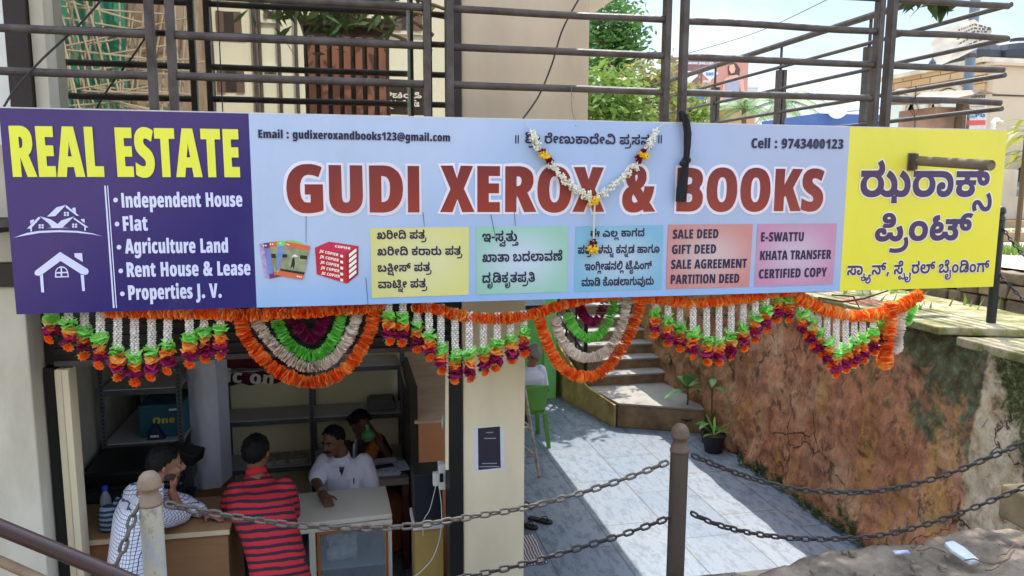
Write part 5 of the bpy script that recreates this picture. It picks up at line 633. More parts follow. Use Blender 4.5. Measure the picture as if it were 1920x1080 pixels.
 n.links.new(c, b.inputs['Base Color']); b.inputs['Roughness'].default_value = .92; b.inputs['Specular IOR Level'].default_value = .2
 hh = node(n, 'ShaderNodeMath', operation='SUBTRACT'); n.links.new(pit.outputs['Fac'], hh.inputs[1]); hh.inputs[0].default_value = 1
 h2 = node(n, 'ShaderNodeMath', operation='SUBTRACT'); n.links.new(hh.outputs[0], h2.inputs[0]); n.links.new(cr.outputs[0], h2.inputs[1])
 h3 = node(n, 'ShaderNodeMath', operation='MULTIPLY_ADD'); h3.inputs[1].default_value = .8; n.links.new(gn_.outputs['Fac'], h3.inputs[0]); n.links.new(h2.outputs[0], h3.inputs[2]); bump(n, b, h3.outputs[0], 1.0, .045)
 return m
def wall_x(y, z):
 p = Vector((0, y, z))
 d = .055*noise.noise(p*1.3)+.045*noise.noise(p*3.1+Vector((5,0,0)))+.026*noise.noise(p*7)+.016*noise.noise(p*15)
 if y > 7.5: d += .06*min(1, (y-7.5)/2)*noise.noise(p*4+Vector((9,0,0)))
 return 4.42 + .09*z + d
def top_z(y):
 return 2.0 + .10*min(1, max(0, (y-4.9)/.5)) + .03*noise.noise(Vector((3, y*2, 1)))
wl = thing('retaining_wall', 'rough peeling orange plaster retaining wall with green patches beside the courtyard', 'wall', (4.4, 5.5, 0))
def wf(u, v):
 y = 2.6+u*11.6; z = v*top_z(y)
 return (wall_x(y, z), y, z)
mb = MB(); mb.grid(wf, 420, 80)
o0 = len(mb.v)
mb.grid(lambda u, v: (wall_x(2.6+u*11.6, top_z(2.6+u*11.6))*(1-v)+4.95*v, 2.6+u*11.6, top_z(2.6+u*11.6)), 420, 2)
mb.build('wall_face', wallmat(), wl, smooth=True)
def ledgemat():
 m, n, b = new_mat('mossy_ledge_concrete')
 c = ramp(n, tex(n, scale=3, detail=9, rough=.68).outputs['Fac'], [(.34, srgb(76, 76, 40)), (.46, srgb(122, 120, 70)), (.55, srgb(164, 152, 122)), (.75, srgb(192, 178, 152))]).outputs[0]
 n.links.new(c, b.inputs['Base Color']); b.inputs['Roughness'].default_value = .95
 bump(n, b, tex(n, scale=18, detail=8).outputs['Fac'], .6, .015); return m
LEDGE = ledgemat()
def slab(mbx, pts, z0, z1, n=2):
 P = []
 m_ = len(pts)
 for i in range(m_):
  a, bq = Vector(pts[i]), Vector(pts[(i+1) % m_])
  k = max(1, int((bq-a).length/.12))
  for j in range(k):
   p = a.lerp(bq, j/k); q = noise.noise(Vector((p.x*5, p.y*5, 2)))*.035
   P.append((p.x+q, p.y+q*.7, z0))
 mbx.prism(P, (0, 0, z1-z0))
mb = MB(); slab(mb, [(4.52, 5.02), (5.15, 4.78), (5.72, 5.2), (5.86, 14), (4.56, 14)], 2.035, 2.10); mb.build('ledge_slab', LEDGE, wl, bevel=.012)
mb = MB(); slab(mb, [(4.56, 3.0), (5.9, 2.9), (5.8, 5.1), (5.2, 4.72), (4.62, 4.95)], 1.96, 2.034); mb.build('ledge_slab', LEDGE, wl, bevel=.012)
# rubble stone wall behind the ledge
STONE = mat('dressed_rubble_stone', srgb(140, 124, 104), .95, .7, 7, .7, c2=srgb(74, 62, 50), fine=30, island=.3)
sw = MB(); random.seed(3)
y = 3.2
for row, (z0, z1) in enumerate([(2.04, 2.19), (2.195, 2.33), (2.335, 2.44)]):
 y = 2.6 - row*.09
 while y < 14:
  L_ = random.uniform(.13, .3)
  j = lambda: random.uniform(-.018, .018)
  x0 = 5.80+random.uniform(-.03, .03)
  pts = [(x0+j(), y+j(), z0+j()*.4), (x0+j(), y+L_-.02+j(), z0+j()*.4), (x0+j(), y+L_-.02+j(), z1-.01+j()*.4), (x0+j(), y+j(), z1-.01+j()*.4)]
  sw.prism(pts, (.3, 0, 0)); y += L_
o = sw.build('stone_wall', STONE, bevel=.015); tag(o, 'low wall of rough brown stones behind the mossy ledge', 'wall')
mb = MB(); mb.quad((5.95, 2.79, 2.45), (400, 2.79, 2.45), (400, 500, 2.45), (5.95, 500, 2.45))
tag(mb.build('upper_terrace', PALECONC, base=(8, 8, 2.45)), kind='structure')
KERB = mat('kerb_stone', srgb(170, 140, 104), .9, .5, 4, .4)
for k, (y0, y1) in enumerate([(15.8, 16.0), (11.6, 11.8), (8.6, 8.75)]):
 mb = MB(); mb.box(6.0, y0, 2.452, 60, y1, 2.58); mb.build('kerb', KERB, bevel=.01)
 bpy.context.view_layer.update()
 tag(COL.objects[-1], kind='structure')
# grass strips on the terrace
GRASS = mat('grass_blades', srgb(128, 160, 60), .7, .4, 3, 0, island=.35, trans=.3)
mb = MB(); random.seed(11)
for (x0, x1, y0, y1, nn) in [(6.05, 11, 6.9, 7.5, 1600), (6.05, 12.5, 9.0, 9.9, 2200), (8, 17, 12.2, 13.4, 1500), (4.85, 5.75, 5.6, 7.5, 60)]:
 for _ in range(nn):
  x, y_ = random.uniform(x0, x1), random.uniform(y0, y1); z = 2.452 if x > 5.9 else 2.10
  h = random.uniform(.05, .14); a = random.uniform(0, 6.28); dx, dy = math.cos(a)*.012, math.sin(a)*.012; lx, ly = random.uniform(-.05, .05), random.uniform(-.05, .05)
  mb.add([(x-dx, y_-dy, z), (x+dx, y_+dy, z), (x+lx, y_+ly, z+h)], [(0, 1, 2)])
tag(mb.build('grass', GRASS), kind='stuff')
# broken street edge in the foreground (rubble)
def rubmat():
 m, n, b = new_mat('dusty_rubble')
 c = ramp(n, tex(n, scale=4, detail=11, rough=.72).outputs['Fac'], [(.32, srgb(62, 54, 46)), (.46, srgb(114, 102, 88)), (.7, srgb(156, 142, 124))]).outputs[0]
 n.links.new(c, b.inputs['Base Color']); b.inputs['Roughness'].default_value = .97
 bump(n, b, tex(n, scale=22, detail=10, rough=.7).outputs['Fac'], .9, .02); return m
RUB = rubmat()
def rub_edge(x): return 2.76 + .055*noise.noise(Vector((x*2.3, 0, 4)))+.03*noise.noise(Vector((x*7, 1, 4))) + .10*min(1, max(0, (x-1.7)/.6))
def rf(u, v):
 x = -6+u*13; e = rub_edge(x); y = 1.3+v*(e-1.3)
 h = .03*noise.noise(Vector((x*3, y*3, 0)))+.018*noise.noise(Vector((x*9, y*9, 3)))+.01*noise.noise(Vector((x*21, y*21, 3)))
 return (x, y, 1.555+.02+h - (.25 if v > .995 else 0))
mb = MB(); mb.grid(rf, 420, 60)
tag(mb.build('street_edge', RUB, smooth=True, base=(0, 2, 1.5)), kind='structure')
mb = MB(); mb.box(-8, 2.60, 0, 4.6, 2.70, 1.53); o = mb.build('street_retaining_face', PALECONC); tag(o, 'plain concrete face holding up the street edge above the courtyard', 'wall')
# the long shop sign
SY = 4.2
SX0, SX1, SZ0, SZ1 = at(-2, 205, SY).x, at(1889, 241, SY).x, 2.538, 3.556
sign = thing('sign_board', 'long shop sign in purple, pale blue and yellow lettered for real estate and books', 'sign', ((SX0+SX1)/2, SY, SZ0))
def vinyl(name, build_col, rough=.45):
 m, n, b = new_mat(name)
 t = node(n, 'ShaderNodeTexCoord'); g = t.outputs['Generated']
 sep = node(n, 'ShaderNodeSeparateXYZ'); n.links.new(g, sep.inputs[0])
 c = build_col(n, sep, g)
 gr = tex(n, scale=2.2, detail=8, rough=.7, stretch=(1, 1, .5)); r = ramp(n, gr.outputs['Fac'], [(.48, (0,0,0)), (.8, (1,1,1))])
 mu = node(n, 'ShaderNodeMath', operation='MULTIPLY'); mu.inputs[1].default_value = .14; n.links.new(r.outputs[0], mu.inputs[0])
 c = mixc(n, mu.outputs[0], c, (.16, .14, .13, 1))
 n.links.new(c, b.inputs['Base Color']); b.inputs['Roughness'].default_value = rough; b.inputs['Specular IOR Level'].default_value = .35
 wv = tex(n, 'Wave', scale=55, detail=0); wv.bands_direction = 'X'
 w2 = tex(n, scale=1.1, detail=2)
 ad = node(n, 'ShaderNodeMath', operation='MULTIPLY_ADD'); ad.inputs[1].default_value = 14; n.links.new(w2.outputs['Fac'], ad.inputs[0]); n.links.new(wv.outputs['Fac'], ad.inputs[2])
 bump(n, b, ad.outputs[0], .28, .003)
 return m
def mr(n, src, a, b_, c=0., d=1.):
 x = node(n, 'ShaderNodeMapRange'); x.interpolation_type = 'SMOOTHSTEP'; n.links.new(src, x.inputs[0])
 for i, v in zip((1, 2, 3, 4), (a, b_, c, d)): x.inputs[i].default_value = v
 return x.outputs[0]
def col_purple(n, s, g):
 add = node(n, 'ShaderNodeMath', operation='SUBTRACT'); n.links.new(s.outputs['X'], add.inputs[0]); n.links.new(s.outputs['Z'], add.inputs[1])
 return mixc(n, mr(n, add.outputs[0], -.3, .55), srgb(66, 46, 104), srgb(28, 16, 96))
def col_blue(n, s, g):
 d = node(n, 'ShaderNodeVectorMath', operation='DISTANCE'); n.links.new(g, d.inputs[0]); d.inputs[1].default_value = (.02, 0, .35)
 c = mixc(n, mr(n, d.outputs['Value'], .02, .42), srgb(92, 152, 206), srgb(156, 176, 208))
 di = node(n, 'ShaderNodeMath', operation='MULTIPLY_ADD'); di.inputs[1].default_value = -3.2; n.links.new(s.outputs['X'], di.inputs[0]); n.links.new(s.outputs['Z'], di.inputs[2])
 c = mixc(n, mr(n, di.outputs[0], -.55, -.05, 0, .5), c, srgb(186, 198, 218))
 c = mixc(n, mr(n, s.outputs['X'], .5, 1.0, 0, .55), c, srgb(170, 168, 186))
 c = mixc(n, mr(n, s.outputs['Z'], .22, .0, 0, .75), c, srgb(134, 172, 218))
 return c
def col_yellow(n, s, g): return mixc(n, s.outputs['Z'], srgb(222, 212, 50), srgb(216, 206, 72))
PUR, BLU, YEL = vinyl('purple_vinyl', col_purple), vinyl('pale_blue_vinyl', col_blue), vinyl('yellow_vinyl', col_yellow)
xb1 = (at(466, 215, SY).x+at(481.7, 576, SY).x)/2; xb2 = (at(1595, 240, SY).x+at(1573, 542, SY).x)/2
def panel(x0, x1, m, nm):
 mbx = MB()
 mbx.grid(lambda u, v: (x0+(x1-x0)*u, SY-.002+.0012*noise.noise(Vector((x0+(x1-x0)*u, v*1.1, 3))*1.6), SZ0+(SZ1-SZ0)*v), 60, 14)
 return mbx.build(nm, m, sign, smooth=True)
panel(SX0, xb1, PUR, 'purple_panel'); panel(xb1, xb2, BLU, 'blue_panel'); panel(xb2, SX1, YEL, 'yellow_panel')
mb = MB(); mb.box(SX0+.002, SY+.006, SZ0+.002, SX1-.002, SY+.05, SZ1-.002); mb.build('frame', mat('sign_back_sheet', srgb(190, 188, 184), .6, .5, 4, .2), sign)
mb = MB(); mb.box(SX0, SY+.003, SZ1-.001, SX1, SY+.052, SZ1+.006); mb.build('top_edge', mat('folded_sheet_edge', srgb(206, 204, 200), .6, .6, 9, .2), sign)
LIFT = -.0055
RED = vinyl('dark_red_lettering', lambda n, s, g: mixc(n, s.outputs['Z'], srgb(140, 46, 30), srgb(112, 34, 32)))
NAVY = vinyl('navy_lettering', lambda n, s, g: mixc(n, s.outputs['Z'], srgb(34, 26, 66), srgb(30, 24, 58)))
VIO = vinyl('violet_lettering', lambda n, s, g: mixc(n, s.outputs['X'], srgb(70, 44, 84), srgb(60, 44, 90)))
LEMON = vinyl('lemon_lettering', lambda n, s, g: mixc(n, s.outputs['X'], srgb(226, 226, 66), srgb(222, 222, 74)))
WHITEL = vinyl('white_lettering', lambda n, s, g: mixc(n, s.outputs['X'], srgb(214, 214, 236), srgb(206, 208, 238)))
HALO = vinyl('white_outline', lambda n, s, g: mixc(n, s.outputs['X'], srgb(222, 214, 226), srgb(212, 204, 212)))
PALEH = vinyl('pale_violet_outline', lambda n, s, g: mixc(n, s.outputs['X'], srgb(226, 222, 190), srgb(222, 216, 200)))
def letter(text, l, r, cap, m, nm='lettering', offset=.0, halo=None, hm=None, unit=None, lift=LIFT):
 Lp, Rp = at(*l, SY), at(*r, SY)
 ch = abs(at(l[0], l[1]-cap, SY).z-Lp.z)
 Rp.x = max(Rp.x, Lp.x+.001)
 if halo:
  mbx = MB(); text_geo(mbx, text, Lp, Rp, ch, offset=halo, lift=(0, lift+.0015, 0), unit=unit); mbx.build('letter_outline', hm, sign)
 mbx = MB(); text_geo(mbx, text, Lp, Rp, ch, offset=offset, lift=(0, lift, 0), unit=unit); mbx.build(nm, m, sign)
letter('REAL', (26, 331), (196, 331), 94, LEMON, offset=.003)
letter('ESTATE', (222, 331), (450, 331.6), 91, LEMON, offset=.003)
for txt, l, r, cp in (('Independent House', (229.5, 389), (455, 387), 27), ('Flat', (232, 432.7), (278, 432), 27), ('Agriculture Land', (235.5, 475), (428, 473.3), 27),
                   ('Rent House & Lease', (239, 519), (470, 515.3), 27), ('Properties J. V.', (242, 562), (416, 557.3), 27)):
 letter(txt, l, r, cp, WHITEL, offset=.0008)
def flat(pts, m, nm, lift=LIFT, parent=None):
 """printed shape: closed outlines measured on the sign"""
 loops = pts if isinstance(pts[0][0], (tuple, list)) else [pts]
 P = [[(at(x, y, SY).x-SX0, at(x, y, SY).z-SZ0) for x, y in lp] for lp in loops]
 vs_, fs_ = fill2d(P)
 mbx = MB(); mbx.add([(SX0+p.x, SY+lift, SZ0+p.y) for p in vs_], fs_); return mbx.build(nm, m, parent or sign)
def circ(x, y, r, n=14, ry=None): return [(x+r*math.cos(6.2832*k/n), y+(ry or r)*math.sin(6.2832*k/n)) for k in range(n)]
for x, y in ((217.3, 375), (220, 420), (223.7, 463.3), (227, 507.7), (230, 550.6)): flat(circ(x, y, 4.4), WHITEL, 'bullet_dot')
flat([(196, 348), (199, 348), (215.6, 577), (212.3, 577)], WHITEL, 'divider_line'); flat([(201.5, 348), (203.3, 348), (220, 577), (218, 577)], WHITEL, 'divider_line')
def E(*p): return [(x/4.5, 360+y/4.5) for x, y in p]
em = [E((400,207),(480,130),(562,108),(470,203)), E((562,110),(672,200),(650,200),(556,128)), E((612,135),(640,130),(645,180),(615,150)),
      E((340,205),(430,230),(490,270),(520,240),(630,205),(530,300),(600,304),(400,304),(440,300),(415,265)),
      E((232,308),(330,208),(345,218),(272,300),(274,330),(262,335),(260,308)), E((258,240),(290,230),(290,245),(262,272)),
      E((628,215),(750,298),(727,300),(727,325),(716,328),(714,290),(622,226)), E((684,228),(716,226),(718,262),(690,240)),
      E((120,384),(230,345),(330,328),(500,321),(660,328),(780,348),(868,374),(780,356),(640,342),(500,338),(340,345),(220,365))]
for x0, y0 in ((330, 272), (612, 266), (543, 168)):
 for i in (0, 1):
  for j in (0, 1): em.append(E((x0+i*24, y0+j*19), (x0+18+i*24, y0+j*19), (x0+18+i*24, y0+15+j*19), (x0+i*24, y0+15+j*19)))
flat(em, WHITEL, 'roofs_emblem')
em2 = [E((510,505),(745,650),(752,672),(742,692),(720,698),(686,690),(515,580),(365,690),(330,706),(302,700),(294,682),(302,664)),
       E((340,704),(366,692),(376,846),(352,846)), E((683,696),(711,700),(720,834),(697,834)), E((630,516),(695,514),(702,590),(634,548)),
       E((467,721),(468,690),(470,665),(485,642),(505,629),(525,625),(548,631),(566,646),(578,670),(585,718))]
panes = [E((477,676),(480,662),(492,646),(514,637),(516,672)), E((526,637),(545,641),(560,655),(568,672),(528,673)), E((478,688),(514,686),(516,710),(480,711)), E((528,685),(570,683),(574,708),(529,709))]
flat(em2+[h[::-1] for h in panes], WHITEL, 'house_emblem')
letter('Email : gudixeroxandbooks123@gmail.com', (485, 258.6), (843.5, 265.3), 15.5, NAVY, offset=.0004)
letter('Cell : 9743400123', (1408, 277.6), (1580, 279), 18.2, NAVY, offset=.0006)
letter('ಶ್ರೀ ರೇಣುಕಾದೇವಿ ಪ್ರಸನ್ನ', (984, 268.5), (1221, 271.5), 14.5, NAVY)
for x in (967, 971.5, 1235, 1239.5): flat([(x-1, 253.5), (x+1, 253.5), (x+.6, 269), (x-1.4, 269)], NAVY, 'double_bar')
for txt, l, r, cp in (('GUDI', (540, 397.5), (785.5, 397.2), 88), ('XEROX', (826, 396.8), (1131.5, 396.3), 85.5), ('&', (1166.5, 396.2), (1227, 396), 83), ('BOOKS', (1268, 395.5), (1540, 394.6), 80)):
 letter(txt, l, r, cp, RED, offset=.004, halo=.022, hm=HALO)
def boxcol(c0, c1, ex=.0):
 def f(n, s, g):
  d = node(n, 'ShaderNodeVectorMath', operation='DISTANCE'); n.links.new(g, d.inputs[0]); d.inputs[1].default_value = (.5, .5, .5)
  return mixc(n, mr(n, d.outputs['Value'], .05, .62), c1, c0)
 return f
boxes = [('yellow', [(694, 427.7), (879.3, 425.7), (878.7, 552.7), (697, 558.3)], srgb(204, 200, 124), srgb(208, 204, 152)),
         ('green', [(892.3, 425.3), (1065, 424), (1062.7, 546.7), (892.7, 552.7)], srgb(142, 186, 166), srgb(182, 196, 208)),
         ('cyan', [(1078.7, 424.3), (1243.3, 422), (1239, 541.7), (1076, 547.3)], srgb(116, 168, 194), srgb(166, 188, 202)),
         ('salmon', [(1252.7, 421), (1411, 420), (1404, 537.7), (1248.3, 541.7)], srgb(192, 128, 122), srgb(196, 170, 170)),
         ('pink', [(1420, 420), (1568.7, 418.7), (1560.7, 532.7), (1413.3, 537.7)], srgb(186, 130, 160), srgb(190, 168, 186))]
for nm, q, c0, c1 in boxes: flat(q, vinyl(nm+'_list_panel', boxcol(c0, c1)), 'list_panel', lift=-.004)
K = [('ಖರೀದಿ ಪತ್ರ', (706.7, 448.3), (799.3, 447.3), 12.5), ('ಖರೀದಿ ಕರಾರು ಪತ್ರ', (707.3, 479), (866.7, 477.6), 12.5), ('ಬಕ್ಷೀಸ್ ಪತ್ರ', (708, 509.6), (809, 508), 12.5), ('ವಾಟ್ನೀ ಪತ್ರ', (709, 540.5), (801, 538.6), 12.5),
     ('ಇ-ಸ್ವತ್ತು', (904, 453), (972, 452), 15), ('ಖಾತಾ ಬದಲಾವಣೆ', (904, 491.3), (1054, 488.4), 14.5), ('ದೃಡಿಕೃತಪ್ರತಿ', (904, 530.6), (1002.7, 528), 14.5),
     ('ಈ ಎಲ್ಲ ಕಾಗದ', (1106, 444.3), (1207.7, 443), 11.5), ('ಪತ್ರಗಳನ್ನು ಕನ್ನಡ ಹಾಗೂ', (1083, 475.8), (1235.7, 473.6), 12), ('ಇಂಗ್ಲೀಷನಲ್ಲಿ ಟೈಪಿಂಗ್', (1095.7, 506.7), (1221.7, 504), 12), ('ಮಾಡಿ ಕೊಡಲಾಗುವುದು', (1090, 536.6), (1225, 533.5), 12)]
for txt, l, r, cp in K: letter(txt, l, r, cp, NAVY, offset=.0003)
for txt, l, r in (('SALE DEED', (1260.7, 447.7), (1346, 446.3)), ('GIFT DEED', (1259, 476.3), (1341.7, 475)), ('SALE AGREEMENT', (1257.5, 504.3), (1399, 501.8)), ('PARTITION DEED', (1256.7, 532.3), (1385, 530)),
                  ('E-SWATTU', (1425.7, 452.7), (1505.7, 452)), ('KHATA TRANSFER', (1424, 487.6), (1557.3, 485)), ('CERTIFIED COPY', (1421.7, 522.3), (1549, 518.2))):
 letter(txt, l, r, 17.2, NAVY, offset=.0005)
letter('ಝರಾಕ್ಸ್', (1611.5, 368.5), (1859, 368), 49, VIO, offset=.002, halo=.011, hm=PALEH)
letter('ಪ್ರಿಂಟ್', (1639, 452), (1820, 449), 40, VIO, offset=.002, halo=.010, hm=PALEH)
letter('ಸ್ಕ್ಯಾನ್, ಸ್ಪೈರಲ್ ಬೈಂಡಿಂಗ್', (1587, 516), (1853, 509.5), 18, VIO, halo=.006, hm=PALEH)
def B(*p): return [(480+x*.11458, 430+y*.11458) for x, y in p]
def pc(name, c, c2=None, sc=30): return mat(name, c, .45, .6 if c2 else .1, sc, 0, c2=c2)
ORG = pc('printed_orange', srgb(208, 100, 62)); PHOTO = pc('printed_field_photo', srgb(150, 156, 122), srgb(58, 62, 50), 22); GREEN_PRINT = pc('printed_green', srgb(120, 200, 90))
BLUP = pc('printed_sky', srgb(116, 140, 196), srgb(60, 70, 110), 12); PLUM = pc('printed_plum', srgb(110, 50, 96)); LINES = pc('printed_page_edges', srgb(190, 160, 200), srgb(90, 60, 110), 60); INK = pc('printed_dark', srgb(34, 36, 30)); PALEP = pc('printed_white', srgb(232, 228, 220))
flat(B((55,235),(125,225),(225,808),(150,790)), LINES, 'book_picture', -.0045)
flat(B((120,225),(300,205),(420,765),(228,808)), PLUM, 'book_picture', -.005); flat(B((140,310),(260,295),(280,720),(195,730)), BLUP, 'book_picture', -.0055)
flat(B((215,205),(345,200),(345,740),(300,755)), ORG, 'book_picture', -.006); flat(B((245,290),(345,280),(345,690),(290,690)), PHOTO, 'book_picture', -.0065)
flat(B((480,190),(620,180),(750,215),(750,250),(500,230)), GREEN_PRINT, 'book_picture', -.0062)
flat(B((345,195),(490,190),(380,745),(345,740)), GREEN_PRINT, 'book_picture', -.007); flat(B((347,275),(470,265),(400,670),(347,670)), BLUP, 'book_picture', -.0075)
flat(B((490,195),(890,272),(768,820),(330,745),(385,670)), ORG, 'book_picture', -.008); flat(B((478,280),(868,345),(785,740),(400,670)), PHOTO, 'book_picture', -.0085)
flat(B((405,640),(800,700),(785,740),(398,672)), INK, 'book_picture', -.009)
flat(B((600,470),(630,455),(640,560),(620,660),(600,600),(560,650),(580,560)), INK, 'book_picture', -.009); flat(B((580,445),(640,405),(695,445)), PALEP, 'book_picture', -.0093)
flat(B((725,420),(840,430),(835,490),(720,480)), INK, 'book_picture', -.009); flat(B((440,405),(515,405),(515,455),(430,460)), INK, 'book_picture', -.009); flat(B((250,400),(320,395),(330,465),(260,465)), INK, 'book_picture', -.009)
for x, y in ((130, 265), (165, 262), (240, 240), (275, 240), (400, 225), (510, 240), (540, 250), (680, 765), (710, 772), (740, 778)): flat(circ(480+x*.11458, 430+y*.11458, 1.5, 8), PALEP, 'star_mark', -.0095)
RED1, RED2, RED3 = pc('printed_red', srgb(186, 32, 48)), pc('printed_dark_red', srgb(150, 22, 44)), pc('printed_crimson_top', srgb(192, 38, 72))
flat(B((965,298),(1195,200),(1675,272),(1470,400)), RED3, 'ream_picture', -.0045); flat(B((965,298),(1470,400),(1490,888),(995,735)), RED1, 'ream_picture', -.0045); flat(B((1470,400),(1675,272),(1675,735),(1490,888)), RED2, 'ream_picture', -.0045)
for k in range(5):
 y0 = 385+k*88; flat(B((1520, y0+20), (1640, y0-78), (1645, y0-25), (1525, y0+75)), PALEP, 'ream_label', -.0052)
 flat(B((1378, 410+k*98), (1424, 418+k*98), (1426, 462+k*98), (1382, 455+k*98)), PALEP, 'ream_label', -.0052)
 l = B((1035+k*8, 372+k*90))[0]; r = B((1345+k*6, 440+k*88))[0]
 letter('JK COPIER', l, r, 5.2, PALEP, lift=-.0055)
 if k:
  a_, b_ = B((978+k*4, 298+k*88))[0], B((1474+k*3, 400+k*97))[0]
  flat([a_, b_, (b_[0], b_[1]+.7), (a_[0], a_[1]+.7)], RED2, 'ream_seam', -.0052)
letter('COPIER', B((1290, 292))[0], B((1545, 332))[0], 4.5, PALEP, lift=-.0055)
for q in ([(793, 398), (795.5, 425)], [(920, 402), (929, 447)], [(686, 520), (690, 571)], [(964, 395), (966, 424)], [(574, 405), (574, 455)], [(1234, 30), (1234, 30.5)]):
 (xa, ya), (xb_, yb_) = q
 if yb_-ya > 1: flat([(xa-.5, ya), (xa+.5, ya), (xb_+.35, yb_), (xb_-.35, yb_)], INK, 'tear', -.0065)
# bracket pipe that sticks out of the sign
pp = thing('bracket_pipe', 'weathered round pipe sticking out through the yellow part of the sign', 'pipe', tuple(at(1712, 300, SY)))
a, b = at(1714, 301, SY), at(1858, 310, 3.62)
PIPEM = mat('weathered_pipe', srgb(120, 104, 82), .8, .6, 9, .4, c2=srgb(70, 60, 48))
mb = MB(); n_ = 20
mb.tube([a+(b-a)*t for t in (0, .5, 1)], .030, 20, cap=False); mb.tube([b, a], .026, 20, cap=False)
for k in range(1): pass
d_ = (b-a).normalized(); mb.lathe(b, [(.0305, -.001), (.0305, .002), (.0255, .002), (.0255, -.06)], 20, axis=d_)
mb.build('tube', PIPEM, pp, smooth=True)
mb = MB(); q = at(1708, 302, SY); mb.box(q.x-.012, SY-.05, q.z-.055, q.x+.012, SY-.006, q.z+.045); mb.box(q.x-.03, SY-.012, q.z-.06, q.x+.03, SY-.006, q.z+.05); mb.build('bracket', RUST, pp, bevel=.003)
# black cloth knotted over the sign
BC = mat('black_cloth', srgb(26, 24, 26), .85, .5, 18, .4)
cl = thing('black_cloth', 'black cloth strip knotted over the top of the sign and hanging across a letter', 'cloth', tuple(at(1282, 220, 4.19)))
def strip(pts, wd, Yd, mbx, amp=.006):
 P = [at(x, y, Yd) for x, y in pts]
 def f(u, v):
  k = u*(len(P)-1); i = min(int(k), len(P)-2); p = P[i].lerp(P[i+1], k-i); w_ = wd[min(i, len(wd)-1)]*(1-(k-i))+wd[min(i+1, len(wd)-1)]*(k-i)
  return p+Vector(((v-.5)*w_, -.012-amp*math.sin(v*9.5+u*5)-.01*math.sin(v*3.14), 0))
 mbx.grid(f, 40, 12)
mb = MB(); strip([(1279, 214), (1284, 225), (1288, 250), (1287, 275), (1285, 297)], [.05, .055, .05, .04, .03], 4.175, mb); mb.build('upper_strip', BC, cl, smooth=True, solidify=.004)
mb = MB(); mb.ell(at(1285, 302, 4.17), (.022, 0, 0), (0, .02, 0), (0, 0, .026)); mb.ell(at(1280, 306, 4.16), (.02, 0, .01), (0, .018, 0), (-.008, 0, .014)); mb.ell(at(1290, 300, 4.16), (.016, 0, .01), (0, .015, 0), (-.01, 0, .016)); mb.build('knot', BC, cl, smooth=True)
mb = MB(); strip([(1284, 305), (1280, 330), (1277, 355), (1275, 378)], [.04, .062, .068, .06], 4.175, mb); mb.build('lower_strip', BC, cl, smooth=True, solidify=.004)
mb = MB(); mb.tube([at(1279, 214, 4.16), at(1278, 212, 4.23), at(1279, 224, 4.285)], .02, 8); mb.build('fold', BC, cl, smooth=True)
# cloth-flower garlands under the sign
def petalmat(name, c, c2, tr=.38):
 m, n, b = new_mat(name)
 g = node(n, 'ShaderNodeNewGeometry'); nz_ = tex(n, scale=16, detail=3)
 a = node(n, 'ShaderNodeMath', operation='MULTIPLY_ADD'); a.inputs[1].default_value = .45; n.links.new(g.outputs['Random Per Island'], a.inputs[0]); n.links.new(nz_.outputs['Fac'], a.inputs[2])
 r = ramp(n, a.outputs[0], [(.42, c), (.58, c), (.80, c2)])
 n.links.new(r.outputs[0], b.inputs['Base Color']); b.inputs['Roughness'].default_value = .8; b.inputs['Specular IOR Level'].default_value = .15
 t = node(n, 'ShaderNodeBsdfTranslucent'); n.links.new(r.outputs[0], t.inputs['Color'])
 ms = node(n, 'ShaderNodeMixShader'); ms.inputs[0].default_value = tr
 n.links.new(b.outputs[0], ms.inputs[1]); n.links.new(t.outputs[0], ms.inputs[2]); n.links.new(ms.outputs[0], n.nodes['Material Output'].inputs['Surface'])
 return m
P_OR = petalmat('orange_cloth_petals', srgb(246, 106, 28), srgb(250, 182, 92)); P_WH = petalmat('ivory_cloth_petals', srgb(236, 224, 210), srgb(246, 238, 228))
P_GR = petalmat('lime_cloth_petals', srgb(134, 220, 88), srgb(176, 238, 136)); P_MA = petalmat('maroon_cloth_petals', srgb(136, 26, 74), srgb(180, 52, 110))
P_BEAD = mat('white_cloth_buds', srgb(230, 222, 214), .8, .4, 60, .1, c2=srgb(176, 156, 144), island=.16)
P_LEAF = petalmat('dark_leaf_cloth', srgb(58, 104, 40), srgb(110, 156, 70)); P_YEL = petalmat('yellow_marigold', srgb(244, 196, 24), srgb(252, 222, 70))
P_JAS = petalmat('jasmine_buds', srgb(232, 228, 208), srgb(244, 242, 230)); P_ROSE = petalmat('dark_rose_petals', srgb(96, 8, 22), srgb(140, 18, 40))
GY = 4.28
def disc(mb, c, t, r, rng, n=9, ruff=.28, tilt=.3):
 t = (Vector(t).normalized()+Vector((rng.uniform(-1, 1), rng.uniform(-1, 1), rng.uniform(-1, 1)))*tilt).normalized()
 a = t.orthogonal().normalized(); b = t.cross(a); ph = rng.uniform(0, 6.28)
 vs = [c];
 for k in range(n):
  th = ph+6.2832*k/n; rr = r*rng.uniform(.78, 1.08)
  vs.append(c+(a*math.cos(th)+b*math.sin(th))*rr+t*(r*ruff*rng.uniform(-1, 1)))
 mb.add(vs, [(0, 1+k, 1+(k+1) % n) for k in range(n)])
def smooth_path(P, n):
 """Catmull-Rom through points"""
 out_ = []; m = len(P)
 for i in range(n+1):
  u = i/n*(m-1); k = min(int(u), m-2); t = u-k
  p0, p1, p2, p3 = P[max(k-1, 0)], P[k], P[k+1], P[min(k+2, m-1)]
  out_.append(.5*((2*p1)+(-p0+p2)*t+(2*p0-5*p1+4*p2-p3)*t*t+(-p0+3*p1-3*p2+p3)*t*t*t))
 return out_
